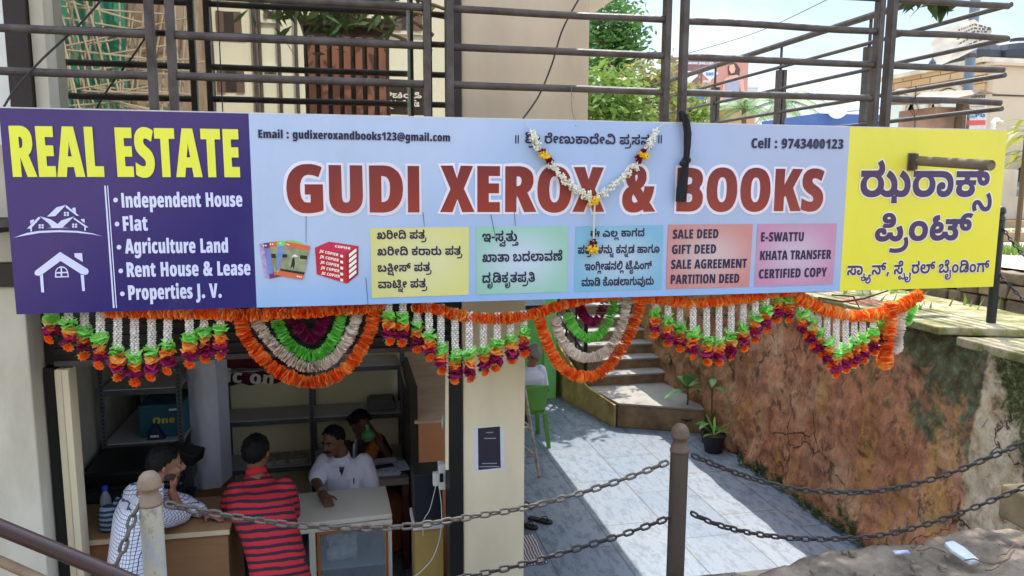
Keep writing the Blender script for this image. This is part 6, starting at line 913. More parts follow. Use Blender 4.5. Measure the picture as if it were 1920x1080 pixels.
def strand(mb, pts, r, seed, step=.0042, ruff=.16, tilt=.13, cut=None):
 rng = random.Random(seed); L_ = sum((pts[i+1]-pts[i]).length for i in range(len(pts)-1)); n = int(L_/step)
 S = smooth_path(pts, max(n, 8))
 for i, p in enumerate(S):
  t = S[min(i+1, len(S)-1)]-S[max(i-1, 0)]
  rr = r*(1.06+.07*math.sin(i*.43+seed)+.07*math.sin(i*.13))
  disc(mb, p+Vector((0, rng.uniform(-.004, .004), 0)), t, rr, rng, ruff=ruff, tilt=tilt)
 return mb
def g(pts, Y=GY): return [at(x, y, Y) for x, y in pts]
def bead_string(mb, a, b, seed, r=.0155):
 rng = random.Random(seed); n = max(2, int((b-a).length/.0115)); t = (b-a).normalized()
 u = t.orthogonal().normalized(); w_ = t.cross(u)
 for i in range(n+1):
  p = a.lerp(b, i/n); ph = (i % 2)*.63+rng.uniform(-.15, .15)
  for k in range(5):
   th = ph+6.2832*k/5; c = p+(u*math.cos(th)+w_*math.sin(th))*r
   s_ = .0088*rng.uniform(.85, 1.15)
   mb.add([c+Vector((s_,0,0)), c-Vector((s_,0,0)), c+Vector((0,s_,0)), c-Vector((0,s_,0)), c+Vector((0,0,s_)), c-Vector((0,0,s_))],
                   [(0,2,4),(2,1,4),(1,3,4),(3,0,4),(2,0,5),(1,2,5),(3,1,5),(0,3,5)])
def hanging(root, x, ya, yb, ye, seed):
 """one bead string with its flower tip: beads from ya to yb, tip down to ye (pixels on the garland's plane)"""
 rng = random.Random(seed); dy = rng.uniform(-.02, .02); Yp = GY+dy
 a, b, e = at(x, ya-14, Yp), at(x+rng.uniform(-1, 1), yb, Yp), at(x+rng.uniform(-3, 3), ye, Yp)
 mb = MB(); bead_string(mb, a, b, seed); s_ = mb.build('bead_string', P_BEAD, root)
 h = (b-e).length; q = lambda f: b.lerp(e, f); t = (e-b).normalized()
 for nm, f0, f1, m, rr in (('green_petals', -.02, .24, P_GR, .044), ('orange_petals', .27, .5, P_OR, .042), ('maroon_petals', .53, .76, P_MA, .044)):
  mb = MB(); k = max(4, int((f1-f0)*h/.0085))
  for i in range(k+1): disc(mb, q(f0+(f1-f0)*i/k), t, rr*rng.uniform(.72, 1.15), rng, n=10, ruff=.4, tilt=.5)
  mb.build(nm, m, s_)
 mb = MB(); d = Vector((rng.uniform(-.6, .6), -.8, -.35)).normalized()
 c = q(.88)
 for i in range(3):
  a_ = d.orthogonal().normalized(); b_ = d.cross(a_); n = 9; ph = rng.uniform(0, 6)
  vs = [c-d*.006*i]+[c+(a_*math.cos(ph+6.2832*k/(2*n))+b_*math.sin(ph+6.2832*k/(2*n)))*(.034 if k % 2 else .026)*(1-.22*i)+d*(.012+.006*i) for k in range(2*n)]
  mb.add(vs, [(0, 1+k, 1+(k+1) % (2*n)) for k in range(2*n)])
 mb.build('end_flower', P_OR, s_)
 mb = MB()
 for k in (-1, 1):
  ax = Vector((k, rng.uniform(-.6, .1), rng.uniform(-.5, .1))).normalized(); sd = ax.cross(Vector((0, 0, 1))).normalized()
  p = q(.8); mb.add([p, p+ax*.022+sd*.012, p+ax*.046-Vector((0, 0, .008)), p+ax*.022-sd*.012], [(0, 1, 2), (0, 2, 3)])
 mb.build('leaf', P_LEAF, s_)
rows = [
 ('row of eight white bead strings with flower tips hanging under the purple panel', [(95, 583, 588, 640), (128, 583, 598, 655), (158, 585, 613, 672), (188, 585, 629, 690), (221, 586, 650, 712), (252, 586, 664, 722), (284, 588, 651, 712), (315, 590, 640, 700)]),
 ('short row of three white bead strings left of the first looped garland', [(355, 586, 626, 688), (383, 588, 616, 678), (413, 593, 610, 672)]),
 ('row of eleven white bead strings hanging across the shop pillar', [(729, 573, 586, 645), (756, 569, 588, 648), (782, 569, 603, 660), (804, 578, 622, 675), (827, 586, 644, 700), (853, 594, 662, 718), (880, 600, 657, 715), (906, 602, 650, 702), (932, 602, 637, 695), (958, 600, 628, 680), (982, 598, 616, 667)]),
 ('row of twelve white bead strings under the salmon and pink lists', [(1229, 567, 580, 632), (1252, 571, 596, 648), (1275, 577, 607, 658), (1299, 579, 619, 672), (1325, 580, 632, 683), (1348, 576, 635, 683), (1371, 573, 624, 673), (1394, 567, 608, 657), (1416, 561, 590, 640), (1437, 552, 574, 624), (1458, 550, 554, 603), (1480, 550, 556, 603)]),
 ('row of ten white bead strings under the yellow panel at the sign end', [(1505, 562, 582, 633), (1519, 570, 600, 652), (1535, 580, 618, 670), (1551, 588, 637, 690), (1568, 592, 656, 707), (1585, 595, 648, 697), (1602, 597, 637, 688), (1618, 597, 629, 680), (1637, 594, 617, 664), (1655, 592, 600, 652)]),
]
for q, (words, items) in enumerate(rows):
 p0 = at(items[0][0], items[0][1], GY); root = thing('bead_garland', words, 'garland', (p0.x, GY, p0.z), 'white bead string garlands under the sign')
 for i, (x, ya, yb, ye) in enumerate(items): hanging(root, x, ya, yb, ye, 100*q+i)
 mb = MB(); mb.tube([at(x, ya-12, GY+.01) for x, ya, yb, ye in items], .004, 5); mb.build('top_cord', P_WH, root)
swags = [
 ('orange cloth flower swag tucked under the purple and blue panels at left', [(200, 584), (300, 586), (400, 588), (470, 590), (560, 586), (640, 580), (718, 572)], .036),
 ('orange cloth flower swag drooping in front of the shop pillar', [(775, 574), (812, 578), (850, 588), (900, 596), (950, 597), (995, 590), (1035, 578), (1070, 566), (1110, 558), (1160, 552)], .034),
 ('orange cloth flower swag above the row under the salmon and pink lists', [(1190, 558), (1240, 562), (1290, 568), (1340, 566), (1390, 560), (1440, 552), (1490, 546)], .034),
 ('orange cloth flower swag that turns the right end of the sign', [(1492, 556), (1520, 570), (1555, 584), (1600, 592), (1640, 590), (1675, 580), (1700, 568), (1724, 552)], .042)]
for q, (words, pts, r) in enumerate(swags):
 mb = MB(); strand(mb, g(pts, GY-.015), r, 40+q, step=.005, ruff=.3, tilt=.3)
 tag(mb.build('flower_swag', P_OR), words, 'garland', 'orange swags along the foot of the sign')
loops = [
 ('nested looped garlands of orange, ivory, lime and maroon in front of the shop shelves', [
  ('orange_loop', P_OR, .039, [(452, 596), (458, 625), (480, 657), (505, 684), (540, 706), (580, 717), (622, 708), (656, 684), (680, 650), (696, 615), (704, 580)]),
  ('ivory_loop', P_WH, .034, [(480, 600), (500, 632), (532, 664), (572, 688), (612, 680), (642, 652), (662, 615), (671, 585)]),
  ('lime_loop', P_GR, .034, [(518, 602), (535, 634), (560, 658), (588, 667), (613, 652), (632, 622), (641, 590)]),
  ('maroon_loop', P_MA, .036, [(550, 594), (560, 615), (580, 633), (597, 622), (606, 600), (604, 585)])]),
 ('nested looped garlands of orange, ivory, lime and maroon in front of the stairs', [
  ('orange_loop', P_OR, .036, [(1011, 598), (1024, 638), (1038, 667), (1058, 692), (1088, 706), (1120, 702), (1147, 680), (1168, 650), (1186, 614), (1198, 580), (1202, 556)]),
  ('ivory_loop', P_WH, .032, [(1040, 597), (1052, 633), (1073, 660), (1102, 671), (1132, 662), (1153, 638), (1168, 602), (1177, 560)]),
  ('lime_loop', P_GR, .031, [(1064, 590), (1076, 614), (1096, 632), (1117, 631), (1136, 612), (1147, 587), (1153, 560)]),
  ('maroon_loop', P_MA, .030, [(1088, 570), (1092, 588), (1103, 600), (1114, 604), (1125, 590), (1134, 566)])])]
for q, (words, items) in enumerate(loops):
 p0 = at(*items[0][3][0], GY); root = thing('looped_garland', words, 'garland', (p0.x, GY, p0.z), 'looped garlands under the sign')
 for i, (nm, m, r, pts) in enumerate(items):
  mb = MB(); strand(mb, g(pts, GY+.01*i), r, 60+q*7+i, step=.0042); mb.build(nm, m, root)
p0 = at(1665, 590, GY); root = thing('looped_garland', 'looped garlands seen edge-on at the right end of the sign', 'garland', tuple(p0), 'looped garlands under the sign')
for i, (nm, m, r, px, pyb, dY) in enumerate((('orange_loop', P_OR, .047, 1664, 690, .0), ('ivory_loop', P_WH, .042, 1684, 660, .10), ('lime_loop', P_GR, .042, 1703, 606, .2))):
 a = at(px+6, 578, GY-.02+dY*.4); e = at(px-6, pyb-4, GY-.02+dY*.4); d = Vector((ray(px, 600).x, ray(px, 600).y, 0)).normalized()
 W_ = .26-.06*i; pts = [a+Vector((0, 0, .04)), a.lerp(e, .5)+d*.02, a.lerp(e, .88)+d*.03, e+d*W_*.35, a.lerp(e, .9)+d*W_*.8, a.lerp(e, .5)+d*W_, a+d*W_]
 mb = MB(); strand(mb, pts, r, 80+i, step=.006); mb.build(nm, m, root)
mb = MB(); mb.tube(g([(1535, 558), (1580, 566), (1620, 560), (1665, 545)], GY-.06), [.006, .007, .006, .004], 6); mb.tube(g([(1560, 553), (1600, 556), (1612, 578)], GY-.03), [.005, .006, .003], 6)
tag(mb.build('twig', mat('dry_twig', srgb(72, 54, 40), .9, .4, 30, .3)), 'bare brown twig caught behind the right-hand orange swag', 'twig')
# fresh flower garland on the face of the sign
fg = thing('jasmine_garland', 'fresh white jasmine garland draped in a V across the sign face with a pendant', 'garland', tuple(at(1113, 375, 4.17)))
def blossom(mb, c, r, seed, n=26, squash=1):
 rng = random.Random(seed)
 for k in range(n):
  d = Vector((rng.gauss(0, 1), rng.gauss(0, 1), rng.gauss(0, 1))).normalized(); p = c+d*r*rng.uniform(.35, .8)
  s_ = r*rng.uniform(.28, .42); a = d.orthogonal().normalized(); b = d.cross(a)
  mb.add([p+d*s_*1.2, p+a*s_, p+b*s_*.8, p-a*s_, p-b*s_*.8], [(0, 1, 2), (0, 2, 3), (0, 3, 4), (0, 4, 1)])
FYp = 4.165
wh = [(998, 250, 11), (1001, 260, 12), (1006, 270, 11), (1009, 278, 9), (1032, 308, 11), (1035, 314, 9), (1044, 318, 8), (1047, 326, 9), (1055, 333, 10), (1059, 341, 10), (1069, 342, 9), (1072, 352, 9), (1080, 354, 10), (1085, 360, 8), (1092, 360, 9), (1096, 368, 10), (1106, 366, 11), (1105, 373, 9),
      (1229, 246, 9), (1227, 254, 10), (1223, 262, 10), (1218, 270, 10), (1214, 276, 9), (1191, 311, 9), (1194, 316, 7), (1180, 322, 9), (1177, 328, 8), (1168, 331, 9), (1165, 337, 8), (1157, 342, 8), (1150, 346, 8), (1145, 352, 9), (1133, 358, 9), (1136, 364, 8), (1125, 366, 8), (1120, 370, 7)]
mb = MB()
for i, (x, y, r) in enumerate(wh): blossom(mb, at(x, y, FYp), r*.0030*.85, i)
mb.build('jasmine_buds', P_JAS, fg)
mb = MB()
for i, (x, y, r) in enumerate([(1016, 284, 9), (1029, 301, 10), (1206, 283, 8), (1198, 299, 11), (1113, 455, 10)]): blossom(mb, at(x, y, FYp), r*.0027, 200+i, 30)
mb.build('rose_petals', P_ROSE, fg)
mb = MB()
for i, (x, y, r) in enumerate([(1018, 291, 10), (1024, 293, 9), (1203, 291, 10), (1210, 293, 9), (1109, 380, 9), (1117, 376, 10), (1108, 466, 10), (1116, 466, 10), (1112, 470, 9)]): blossom(mb, at(x, y, FYp), r*.0027, 300+i, 40)
mb.build('marigold', P_YEL, fg)
mb = MB(); mb.tube([at(x, y, FYp+.012) for x, y in ((984, 228), (996, 246), (1010, 276), (1030, 302), (1058, 338), (1090, 362), (1114, 378), (1140, 358), (1170, 332), (1200, 298), (1215, 275), (1230, 243), (1246, 230))], .003, 6)
mb.tube([at(1115, 380, FYp), at(1114, 415, FYp+.005), at(1113, 452, FYp)], .0055, 6); mb.build('thread', mat('jasmine_thread', srgb(200, 196, 176), .8, .3, 40, .2), fg)
# balcony railing along the sign
def railing(label, loc): return thing('balcony_railing', label, 'railing', loc)
rz = [3.745, 3.95, 4.153, 4.35, 4.56]
RY = 4.30
fr = railing('dark grey pipe railing standing behind the sign along the balcony edge', (0, RY, 3.02))
segs = [(-3.2, -.985), (-.855, .425), (.585, 1.825), (1.975, 3.235), (3.36, 4.20)]
def zb(k, x): return rz[k]+(.0 if x < 3.3 else .004)
for (x0, x1) in segs:
 for k in range(5):
  mb = MB(); sg = [(x0+(x1-x0)*t, RY+.004*noise.noise(Vector((x0+t, k, 0))), rz[k]+.006*noise.noise(Vector((t*2+x0, k, 5)))) for t in (0, .2, .4, .6, .8, 1)]
  mb.tube(sg, .0205, 12); mb.build('rail', STEEL, fr, smooth=False)
for x in (-.97, -.872, .44, .567, 1.845, 1.955, 3.255, 3.342):
 mb = MB(); mb.box(x-.019, RY-.032, 2.84, x+.019, RY+.028, 4.75); mb.build('post', STEEL, fr, bevel=.004)
sd = railing('long side railing of dark pipes running back along the ledge above the courtyard', (5.75, 9, 2.1))
for k, z in enumerate((3.705, 3.92, 4.15, 4.362, 4.58)):
 z = 3.2+(z-3.2)*1.35
 mb = MB(); mb.tube([(5.69, 5.80, z), (5.75, 12.8, z+.01), (5.78, 21, z+.02)], .040 if k == 4 else .023, 10); mb.build('rail', STEEL, sd)
for i, y in enumerate((5.72, 7.05, 8.45, 10.0, 11.4, 12.8, 14.2)):
 y *= 1.35
 mb = MB(); mb.box(5.70, y-.048, 2.05, 5.75, y+.048, 4.74); mb.box(5.767, y-.048, 2.05, 5.817, y+.048, 4.74); mb.build('post', STEEL, sd, bevel=.003)
 mb = MB(); mb.tube([(5.745, y, 4.74), (5.745, y, 5.05)], .018, 8); mb.build('post_spindle', STEEL, sd)
WIRE = mat('thin_wire', srgb(120, 116, 110), .6, .3, 20, .1, metal=.4)
mb = MB(); rng = random.Random(5)
for x in (1.262,):
 z0 = 3.745; mb.tube([(x, RY-.024, z0+.02), (x, RY-.03, z0-.02), (x-.004, RY-.045, z0-.08), (x+.004, RY-.07, SZ1+.004), (x+.006, SY-.008, SZ1-.03)], .0016, 5)
 mb.tube([(x, RY-.03, z0-.02), (x+.008, RY-.045, z0-.06), (x-.01, RY-.06, z0-.12), (x+.005, SY-.012, SZ1+.002)], .0013, 5)
tag(mb.build('tie_wire', WIRE), 'pale twisted tie wire from the lowest rail to the sign top', 'wire', None)
mb = MB()
for k in range(3):
 p = at(1708+k*3, 178, RY); mb.tube([p+Vector((rng.uniform(-.02, .02), -.03, .05-.05*j+rng.uniform(-.01, .01))) for j in range(6)], .0018, 5)
tag(mb.build('tie_wire', mat('rusty_wire', srgb(70, 56, 46), .8, .3, 20, .1)), 'dark tangled wire twisted round the right end of the low rail', 'wire')
# bollards and chains on the street edge
def bollard(label, p, top, r, m, base, mhead=None):
 b = thing('bollard', label, 'bollard', (p.x, p.y, base), 'chain bollards along the street edge')
 mb = MB(); mb.lathe((p.x, p.y, 0), [(r, base), (r, top-r*3.35), (r*1.02, top-r*3.3)], 24); mb.build('shaft', m, b, smooth=False)
 z = top
 mb = MB(); mb.lathe((p.x, p.y, 0), [(r*1.0, z-r*3.30), (r*1.08, z-r*3.22), (r*1.08, z-r*3.0), (r*.98, z-r*2.9), (r*.98, z-r*2.55), (r*.78, z-r*2.3), (r*.74, z-r*2.0), (r*.86, z-r*1.72), (r*1.06, z-r*1.58), (r*1.08, z-r*1.42), (r*1.02, z-r*1.2), (r*.98, z-r*.9), (r*.84, z-r*.5), (r*.55, z-r*.18), (r*.2, z-.003), (0, z)], 24); mb.build('cap', mhead or m, b, smooth=True)
 return b
p1m = mat('flaking_blue_yellow_paint', srgb(150, 156, 160), .7, 1.0, 5, .6, c2=srgb(176, 168, 120), fine=40)
n = p1m.node_tree; bb = n.nodes['Principled BSDF']
c_ = ramp(n, tex(n, scale=9, detail=10, rough=.72, stretch=(1, 1, .55)).outputs['Fac'], [(.34, srgb(96, 112, 136)), (.43, srgb(140, 146, 154)), (.50, srgb(152, 152, 150)), (.57, srgb(164, 158, 132)), (.60, srgb(120, 122, 124)), (.7, srgb(150, 158, 174))]); n.links.new(c_.outputs[0], bb.inputs['Base Color'])
p1h = mat('worn_brown_grey_cap', srgb(128, 112, 94), .6, .8, 12, .4, c2=srgb(96, 76, 64))
p2m = mat('dark_grey_post_iron', srgb(70, 62, 54), .5, .8, 7, .35, metal=.15, c2=srgb(58, 50, 50), stretch=(1, 1, .3))
p2h = mat('rusty_grey_cap', srgb(86, 72, 60), .6, .8, 14, .4, c2=srgb(80, 54, 42))
b1p = Vector((-.645, 2.5, 0)); b2p = Vector((1.288, 2.74, 0)); b3p = Vector((5.083, 5.10, 0))
bollard('paint-flaked pale bollard in front of the man in the checked shirt', b1p, at(283, 882, 2.5).z, .0345, p1m, 1.45, p1h)
bollard('dark grey round topped bollard in front of the blue paved courtyard', b2p, at(1280, 793, 2.74).z, .0365, p2m, 1.45, p2h)
bollard('black bollard on the sunlit ledge beyond the right end of the sign', b3p, 3.045, .036, mat('black_post_paint', srgb(38, 40, 44), .45, .5, 8, .2), 2.09)
CH1 = mat('dusty_chain_iron', srgb(96, 92, 86), .6, .7, 40, .4, metal=.35, c2=srgb(60, 52, 46))
CH2 = mat('dark_chain_iron', srgb(58, 56, 58), .5, .6, 40, .4, metal=.45, c2=srgb(40, 34, 32))
def chain(label, P, m, wire=.0052, ln=.050, wd=.030, n=60):
 S = smooth_path(P, 240); L_ = [0]
 for i in range(240): L_.append(L_[-1]+(S[i+1]-S[i]).length)
 pitch = ln-2*wire-.002; k = int(L_[-1]/pitch); mb = MB(); rng = random.Random(k)
 def pos(d):
  d = max(0, min(L_[-1], d)); lo = 0
  while lo < 239 and L_[lo+1] < d: lo += 1
  return S[lo].lerp(S[lo+1], (d-L_[lo])/max(1e-9, L_[lo+1]-L_[lo]))
 for i in range(k):
  c = pos((i+.5)*pitch); t = (pos((i+1)*pitch)-pos(i*pitch)).normalized()
  side = t.cross(Vector((0, 0, 1))).normalized(); up_ = side.cross(t)
  th = (math.pi/4 if i % 2 else -math.pi/4)+rng.uniform(-.25, .25); s_ = side*math.cos(th)+up_*math.sin(th)
  h = ln/2-wire; q = wd/2-wire; pts = []
  for a in range(12):
   ang = 6.2832*a/12; cx, cy = math.cos(ang), math.sin(ang)
   pts.append(c+t*(math.copysign(h-q, cx)*(1 if abs(cx) > .3 else abs(cx)/.3)+q*cx)+s_*(q*cy))
  mb.tube(pts, wire, 6, closed=True)
 o = mb.build('chain', m, smooth=True); return tag(o, label, 'chain', 'chains slung between the bollards')
def sag(a, b, s, n=8): return [a.lerp(b, i/n)-Vector((0, 0, s*4*(i/n)*(1-i/n))) for i in range(n+1)]
def hook(c, m, ax):
 mb = MB(); mb.tube([c+ax*(.018*math.cos(a))+Vector((0, 0, .018*math.sin(a))) for a in [6.2832*k/10 for k in range(10)]], .005, 6, closed=True); return mb
h1r = at(310, 945, 2.5); h2l = at(1266, 861, 2.74)
c1 = [h1r, at(375, 958, 2.55), at(460, 972, 2.58), at(560, 985, 2.62), at(680, 990, 2.65), at(780, 985, 2.68), at(900, 966, 2.7), at(1000, 948, 2.7), at(1120, 915, 2.71), at(1200, 887, 2.72), h2l]
chain('long rusty chain from the pale bollard to the dark bollard across the shop', c1, CH1)
c2 = [at(600, 1140, 2.6), at(760, 1105, 2.65), at(890, 1078, 2.68), at(980, 1058, 2.7), at(1060, 1035, 2.71), at(1150, 1008, 2.72), at(1220, 984, 2.73), at(1266, 966, 2.74)]
chain('lower dark chain rising to the dark bollard in front of the pillar', c2, CH2)
c3 = [at(1298, 853, 2.74), at(1350, 875, 2.76), at(1420, 900, 2.8), at(1500, 918, 2.8), at(1600, 923, 2.8), at(1690, 913, 2.78), at(1780, 888, 2.74), at(1850, 860, 2.7), at(1925, 827, 2.66), at(2010, 785, 2.6)]
chain('upper chain sagging from the dark bollard past the orange wall', c3, CH2)
c4 = [at(1296, 962, 2.74), at(1350, 985, 2.76), at(1430, 1003, 2.8), at(1530, 1011, 2.8), at(1640, 1005, 2.8), at(1720, 988, 2.78), at(1800, 962, 2.74), at(1925, 912, 2.68), at(2010, 880, 2.6)]
chain('lower chain sagging from the dark bollard just above the rubble', c4, CH2)
c5 = [at(262, 945, 2.49), at(250, 968, 2.47), at(240, 1000, 2.44), at(228, 1035, 2.42), at(214, 1068, 2.4), at(196, 1110, 2.38)]
chain('short chain hanging down to the left of the pale bollard', c5, CH1)
q3 = [at(1876, 421, 5.1), at(1890, 442, 5.0), at(1905, 462, 4.9), at(1935, 495, 4.75), at(1990, 530, 4.5)]
chain('upper chain leading right from the black bollard on the ledge', q3, CH2)
q4 = [at(1872, 512, 5.1), at(1885, 527, 5.0), at(1905, 548, 4.9), at(1935, 575, 4.75), at(1990, 600, 4.5)]
chain('lower chain leading right from the black bollard on the ledge', q4, CH2)
# stair handrail, lower left corner
hr = thing('handrail', 'dark brown pipe handrail sloping down across the lower left corner', 'handrail', tuple(at(60, 1010, 2.0)))
HRM = mat('dark_brown_pipe_paint', srgb(58, 42, 42), .35, .4, 8, .1, c2=srgb(38, 28, 28))
mb = MB(); mb.tube([at(-160, 920, 2.0), at(0, 989, 2.0), at(125, 1040, 2.0), at(260, 1096, 2.0), at(420, 1160, 2.0)], .0195, 16); mb.build('top_rail', HRM, hr, smooth=True)
mb = MB(); mb.tube([at(-160, 985, 2.0), at(0, 1052, 2.0), at(90, 1092, 2.0), at(260, 1170, 2.0)], .0125, 12); mb.build('lower_rail', mat('pale_worn_pipe', srgb(140, 120, 96), .6, .6, 10, .3, c2=srgb(84, 66, 52)), hr, smooth=True)
for x in (-120, 330):
 p = at(x, 940 if x < 0 else 1124, 2.0); mb = MB(); mb.tube([p, (p.x, p.y, 1.5)], .014, 10); mb.build('post', HRM, hr)
# loose things on the rubble edge
def rock(label, c, s, seed, m, nm='broken_stone', cat='stone', cut=.25):
 rng = random.Random(seed); mb = MB(); mb.ell(c, (s[0], 0, 0), (0, s[1], 0), (0, 0, s[2]), 18, 12)
 cc = Vector(c)
 for i, v in enumerate(mb.v):
  d = v-cc; k = 1+.22*noise.noise(Vector((d.x/s[0]*1.3, d.y/s[1]*1.3, d.z/s[2]*1.3+seed)))+.1*noise.noise(d*14+Vector((seed, 0, 0)))
  d = Vector([math.copysign(min(abs(d[j])/s[j], .78)*s[j], d[j]) for j in range(3)]); mb.v[i] = cc+d*k
 return tag(mb.build(nm, m, smooth=False, bevel=0), label, cat)
p = at(1248, 1078, 2.62); rock('rough grey brown stone at the foot of the dark bollard', (p.x, p.y+.02, 1.55), (.14, .09, .085), 4, RUB)
mb = MB(); p = at(1925, 1012, 2.9); q = .03
mb.prism([(p.x-.09, p.y-.10, 1.56), (p.x+.12, p.y-.08, 1.56), (p.x+.13, p.y+.10, 1.56), (p.x-.075, p.y+.11, 1.56)], (.005, 0, .17)); tag(mb.build('stone_block', mat('brown_stone_block', srgb(142, 124, 92), .95, .7, 8, .8, c2=srgb(88, 74, 54), fine=30), bevel=.014), 'squared stone block at the right edge of the rubble', 'stone')
a = at(1783, 1058, 2.68)
mb = MB(); n2 = [(-.034, -.06), (.024, -.066), (.038, .015), (.03, .06), (-.024, .064), (-.04, .024)]
rot = .25; mb.prism([(a.x+x*math.cos(rot)-y*math.sin(rot), a.y-.05+(x*math.sin(rot)+y*math.cos(rot))*1.0, 1.605+y*.25) for x, y in n2], (0, 0, .02))
tag(mb.build('marble_offcut', mat('pale_blue_grey_stone', srgb(186, 194, 200), .5, .5, 10, .15, c2=srgb(140, 146, 152)), bevel=.006), 'broken piece of pale blue grey stone lying on the rubble', 'stone')
rng = random.Random(21); DRY = mat('dry_stalks', srgb(96, 78, 58), .9, .4, 20, .2)
for i, (px, py, ln) in enumerate(((1845, 1058, .16), (1886, 1040, .18), (1870, 1066, .2), (1720, 1028, .08), (1745, 1035, .12))):
 c = atz(px, py, 1.60); a_ = rng.uniform(-.6, .9); mb = MB()
 mb.tube([c+Vector((math.cos(a_)*ln*(t-.5), math.sin(a_)*ln*(t-.5), .012+.01*math.sin(t*7+i))) for t in (0, .25, .5, .75, 1)], .003, 5)
 tag(mb.build('dry_twig', DRY), 'thin dry twig lying on the dusty rubble at right', 'twig', 'dry twigs on the rubble')
mb = MB(); c = atz(1690, 1040, 1.60); mb.obox(c+Vector((0, 0, .012)), (.035, -.004, 0), (.003, .012, 0), (0, 0, .003));
tag(mb.build('plastic_scrap', mat('blue_white_plastic', srgb(190, 200, 214), .35, .9, 40, 0, c2=srgb(60, 80, 170))), 'blue and white plastic scrap on the rubble', 'litter')
rng = random.Random(8)
for i in range(26):
 x = rng.uniform(1.5, 3.1); y = rub_edge(x)-rng.uniform(.03, .35); s_ = rng.uniform(.008, .026)
 rock('small loose pebble on the dusty rubble edge', (x, y, 1.585+s_*.4), (s_, s_*rng.uniform(.7, 1.1), s_*.7), 30+i, RUB, 'pebble', 'pebble')['group'] = 'pebbles on the rubble edge'
# inside the counter room
PLY = mat('brown_plywood', srgb(150, 108, 70), .6, .5, 2.2, .12, c2=srgb(116, 78, 48), stretch=(1, 1, 6), fine=50)
PLYT = mat('plywood_top', srgb(164, 126, 88), .5, .5, 2.5, .1, c2=srgb(126, 92, 60), stretch=(5, 1, 1))
EDGE = mat('pale_wood_edge', srgb(206, 184, 148), .6, .3, 8, .1)
ct = thing('wooden_counter', 'brown plywood counter the man in the checked shirt leans on', 'counter', (-1.28, 5.1, 0))
mb = MB(); mb.prism([(-1.73, 4.905, .0), (-.815, 4.885, .0), (-.80, 5.42, .0), (-1.86, 5.46, .0)], (0, 0, .965)); mb.build('cabinet', PLY, ct)
mb = MB(); mb.prism([(-1.745, 4.885, .967), (-.80, 4.868, .967), (-.79, 5.43, .967), (-1.87, 5.47, .967)], (0, 0, .03)); mb.build('top', PLYT, ct, bevel=.003)
mb = MB(); mb.prism([(-1.745, 4.880, .966), (-.80, 4.863, .966), (-.80, 4.8665, .966), (-1.745, 4.8835, .966)], (0, 0, .032)); mb.build('edge_strip', EDGE, ct)
WLAM = mat('white_laminate', srgb(226, 218, 200), .35, .3, 3, .05, c2=srgb(190, 178, 156))
ORW = mat('orange_varnished_wood', srgb(188, 112, 48), .45, .4, 8, .1, c2=srgb(130, 70, 30), stretch=(1, 1, .2))
tb = thing('display_table', 'white laminate display table with an orange framed glass front', 'table', (-.08, 5.6, 0))
TZ = .79
q0, q1, q2, q3 = atz(735, 963, TZ), atz(545, 985, TZ), atz(552, 926, TZ), atz(723, 911, TZ)
mb = MB(); mb.prism([(p.x, p.y, TZ-.035) for p in (q0, q1, q2, q3)], (0, 0, .035)); mb.build('top', WLAM, tb, bevel=.004)
def front_point(t, shift=0, z=0): p = q1.lerp(q0, t); return Vector((p.x, p.y+shift, z))
mb = MB(); mb.prism([(p.x, p.y, 0) for p in (front_point(.955, .02), front_point(.995, .02), q3+Vector((-.01, 0, 0)), q3+Vector((-.04, 0, 0)))], (0, 0, TZ-.037)); mb.build('side_panel', WLAM, tb)
mb = MB(); mb.prism([(p.x, p.y, 0) for p in (front_point(.02, .02), front_point(.06, .02), q2+Vector((.03, 0, 0)), q2+Vector((0, 0, 0)))], (0, 0, TZ-.037)); mb.build('side_panel', WLAM, tb)
fr_ = MB()
for a_, b_ in ((front_point(.25, .015, .70), front_point(.945, .015, .70)), (front_point(.25, .015, .08), front_point(.945, .015, .08)), (front_point(.26, .015, .07), front_point(.26, .015, .72)), (front_point(.935, .015, .07), front_point(.935, .015, .72))): fr_.bar(a_, b_, .022, .022, up=(0, 1, 0))
frame_ = fr_.build('front_frame', ORW, tb, bevel=.002)
mb = MB(); mb.bar(front_point(.20, .012, .02), front_point(.20, .012, .745), .045, .02, up=(0, 1, 0)); mb.bar(front_point(.0, .014, .73), front_point(1, .014, .73), .03, .04, up=(0, 1, 0)); mb.build('front_rail', WLAM, tb, bevel=.002)
gm, gn, gb = new_mat('dusty_clear_glass'); gb.inputs['Roughness'].default_value = .08; gb.inputs['Alpha'].default_value = .22; gb.inputs['Base Color'].default_value = (.5, .58, .62, 1)
mb = MB(); mb.box(front_point(.27).x, front_point(.27).y+.02, .09, front_point(.93).x, front_point(.93).y+.024, .69); mb.build('glass', gm, frame_)
mb = MB(); mb.box(front_point(.08).x, front_point(.5).y+.10, .36, front_point(.94).x, front_point(.5).y+.48, .375); mb.build('inner_shelf', mat('pale_grey_shelf', srgb(150, 158, 172), .6, .3, 4, 0), tb)
mb = MB(); p = front_point(.5, .2, .4); mb.grid(lambda u, v: (p.x-.12+.22*u+.03*noise.noise(Vector((u*3, v*3, 0))), p.y+.04*noise.noise(Vector((u*4, v*4, 1))), .38+.24*v+.02*noise.noise(Vector((u*5, v*5, 2)))), 10, 10)
tag(mb.build('plastic_packet', mat('white_printed_packet', srgb(206, 214, 218), .4, .8, 12, 0, c2=srgb(90, 96, 104)), smooth=True, solidify=.01), 'white printed plastic packet inside the glass front of the table', 'packet')
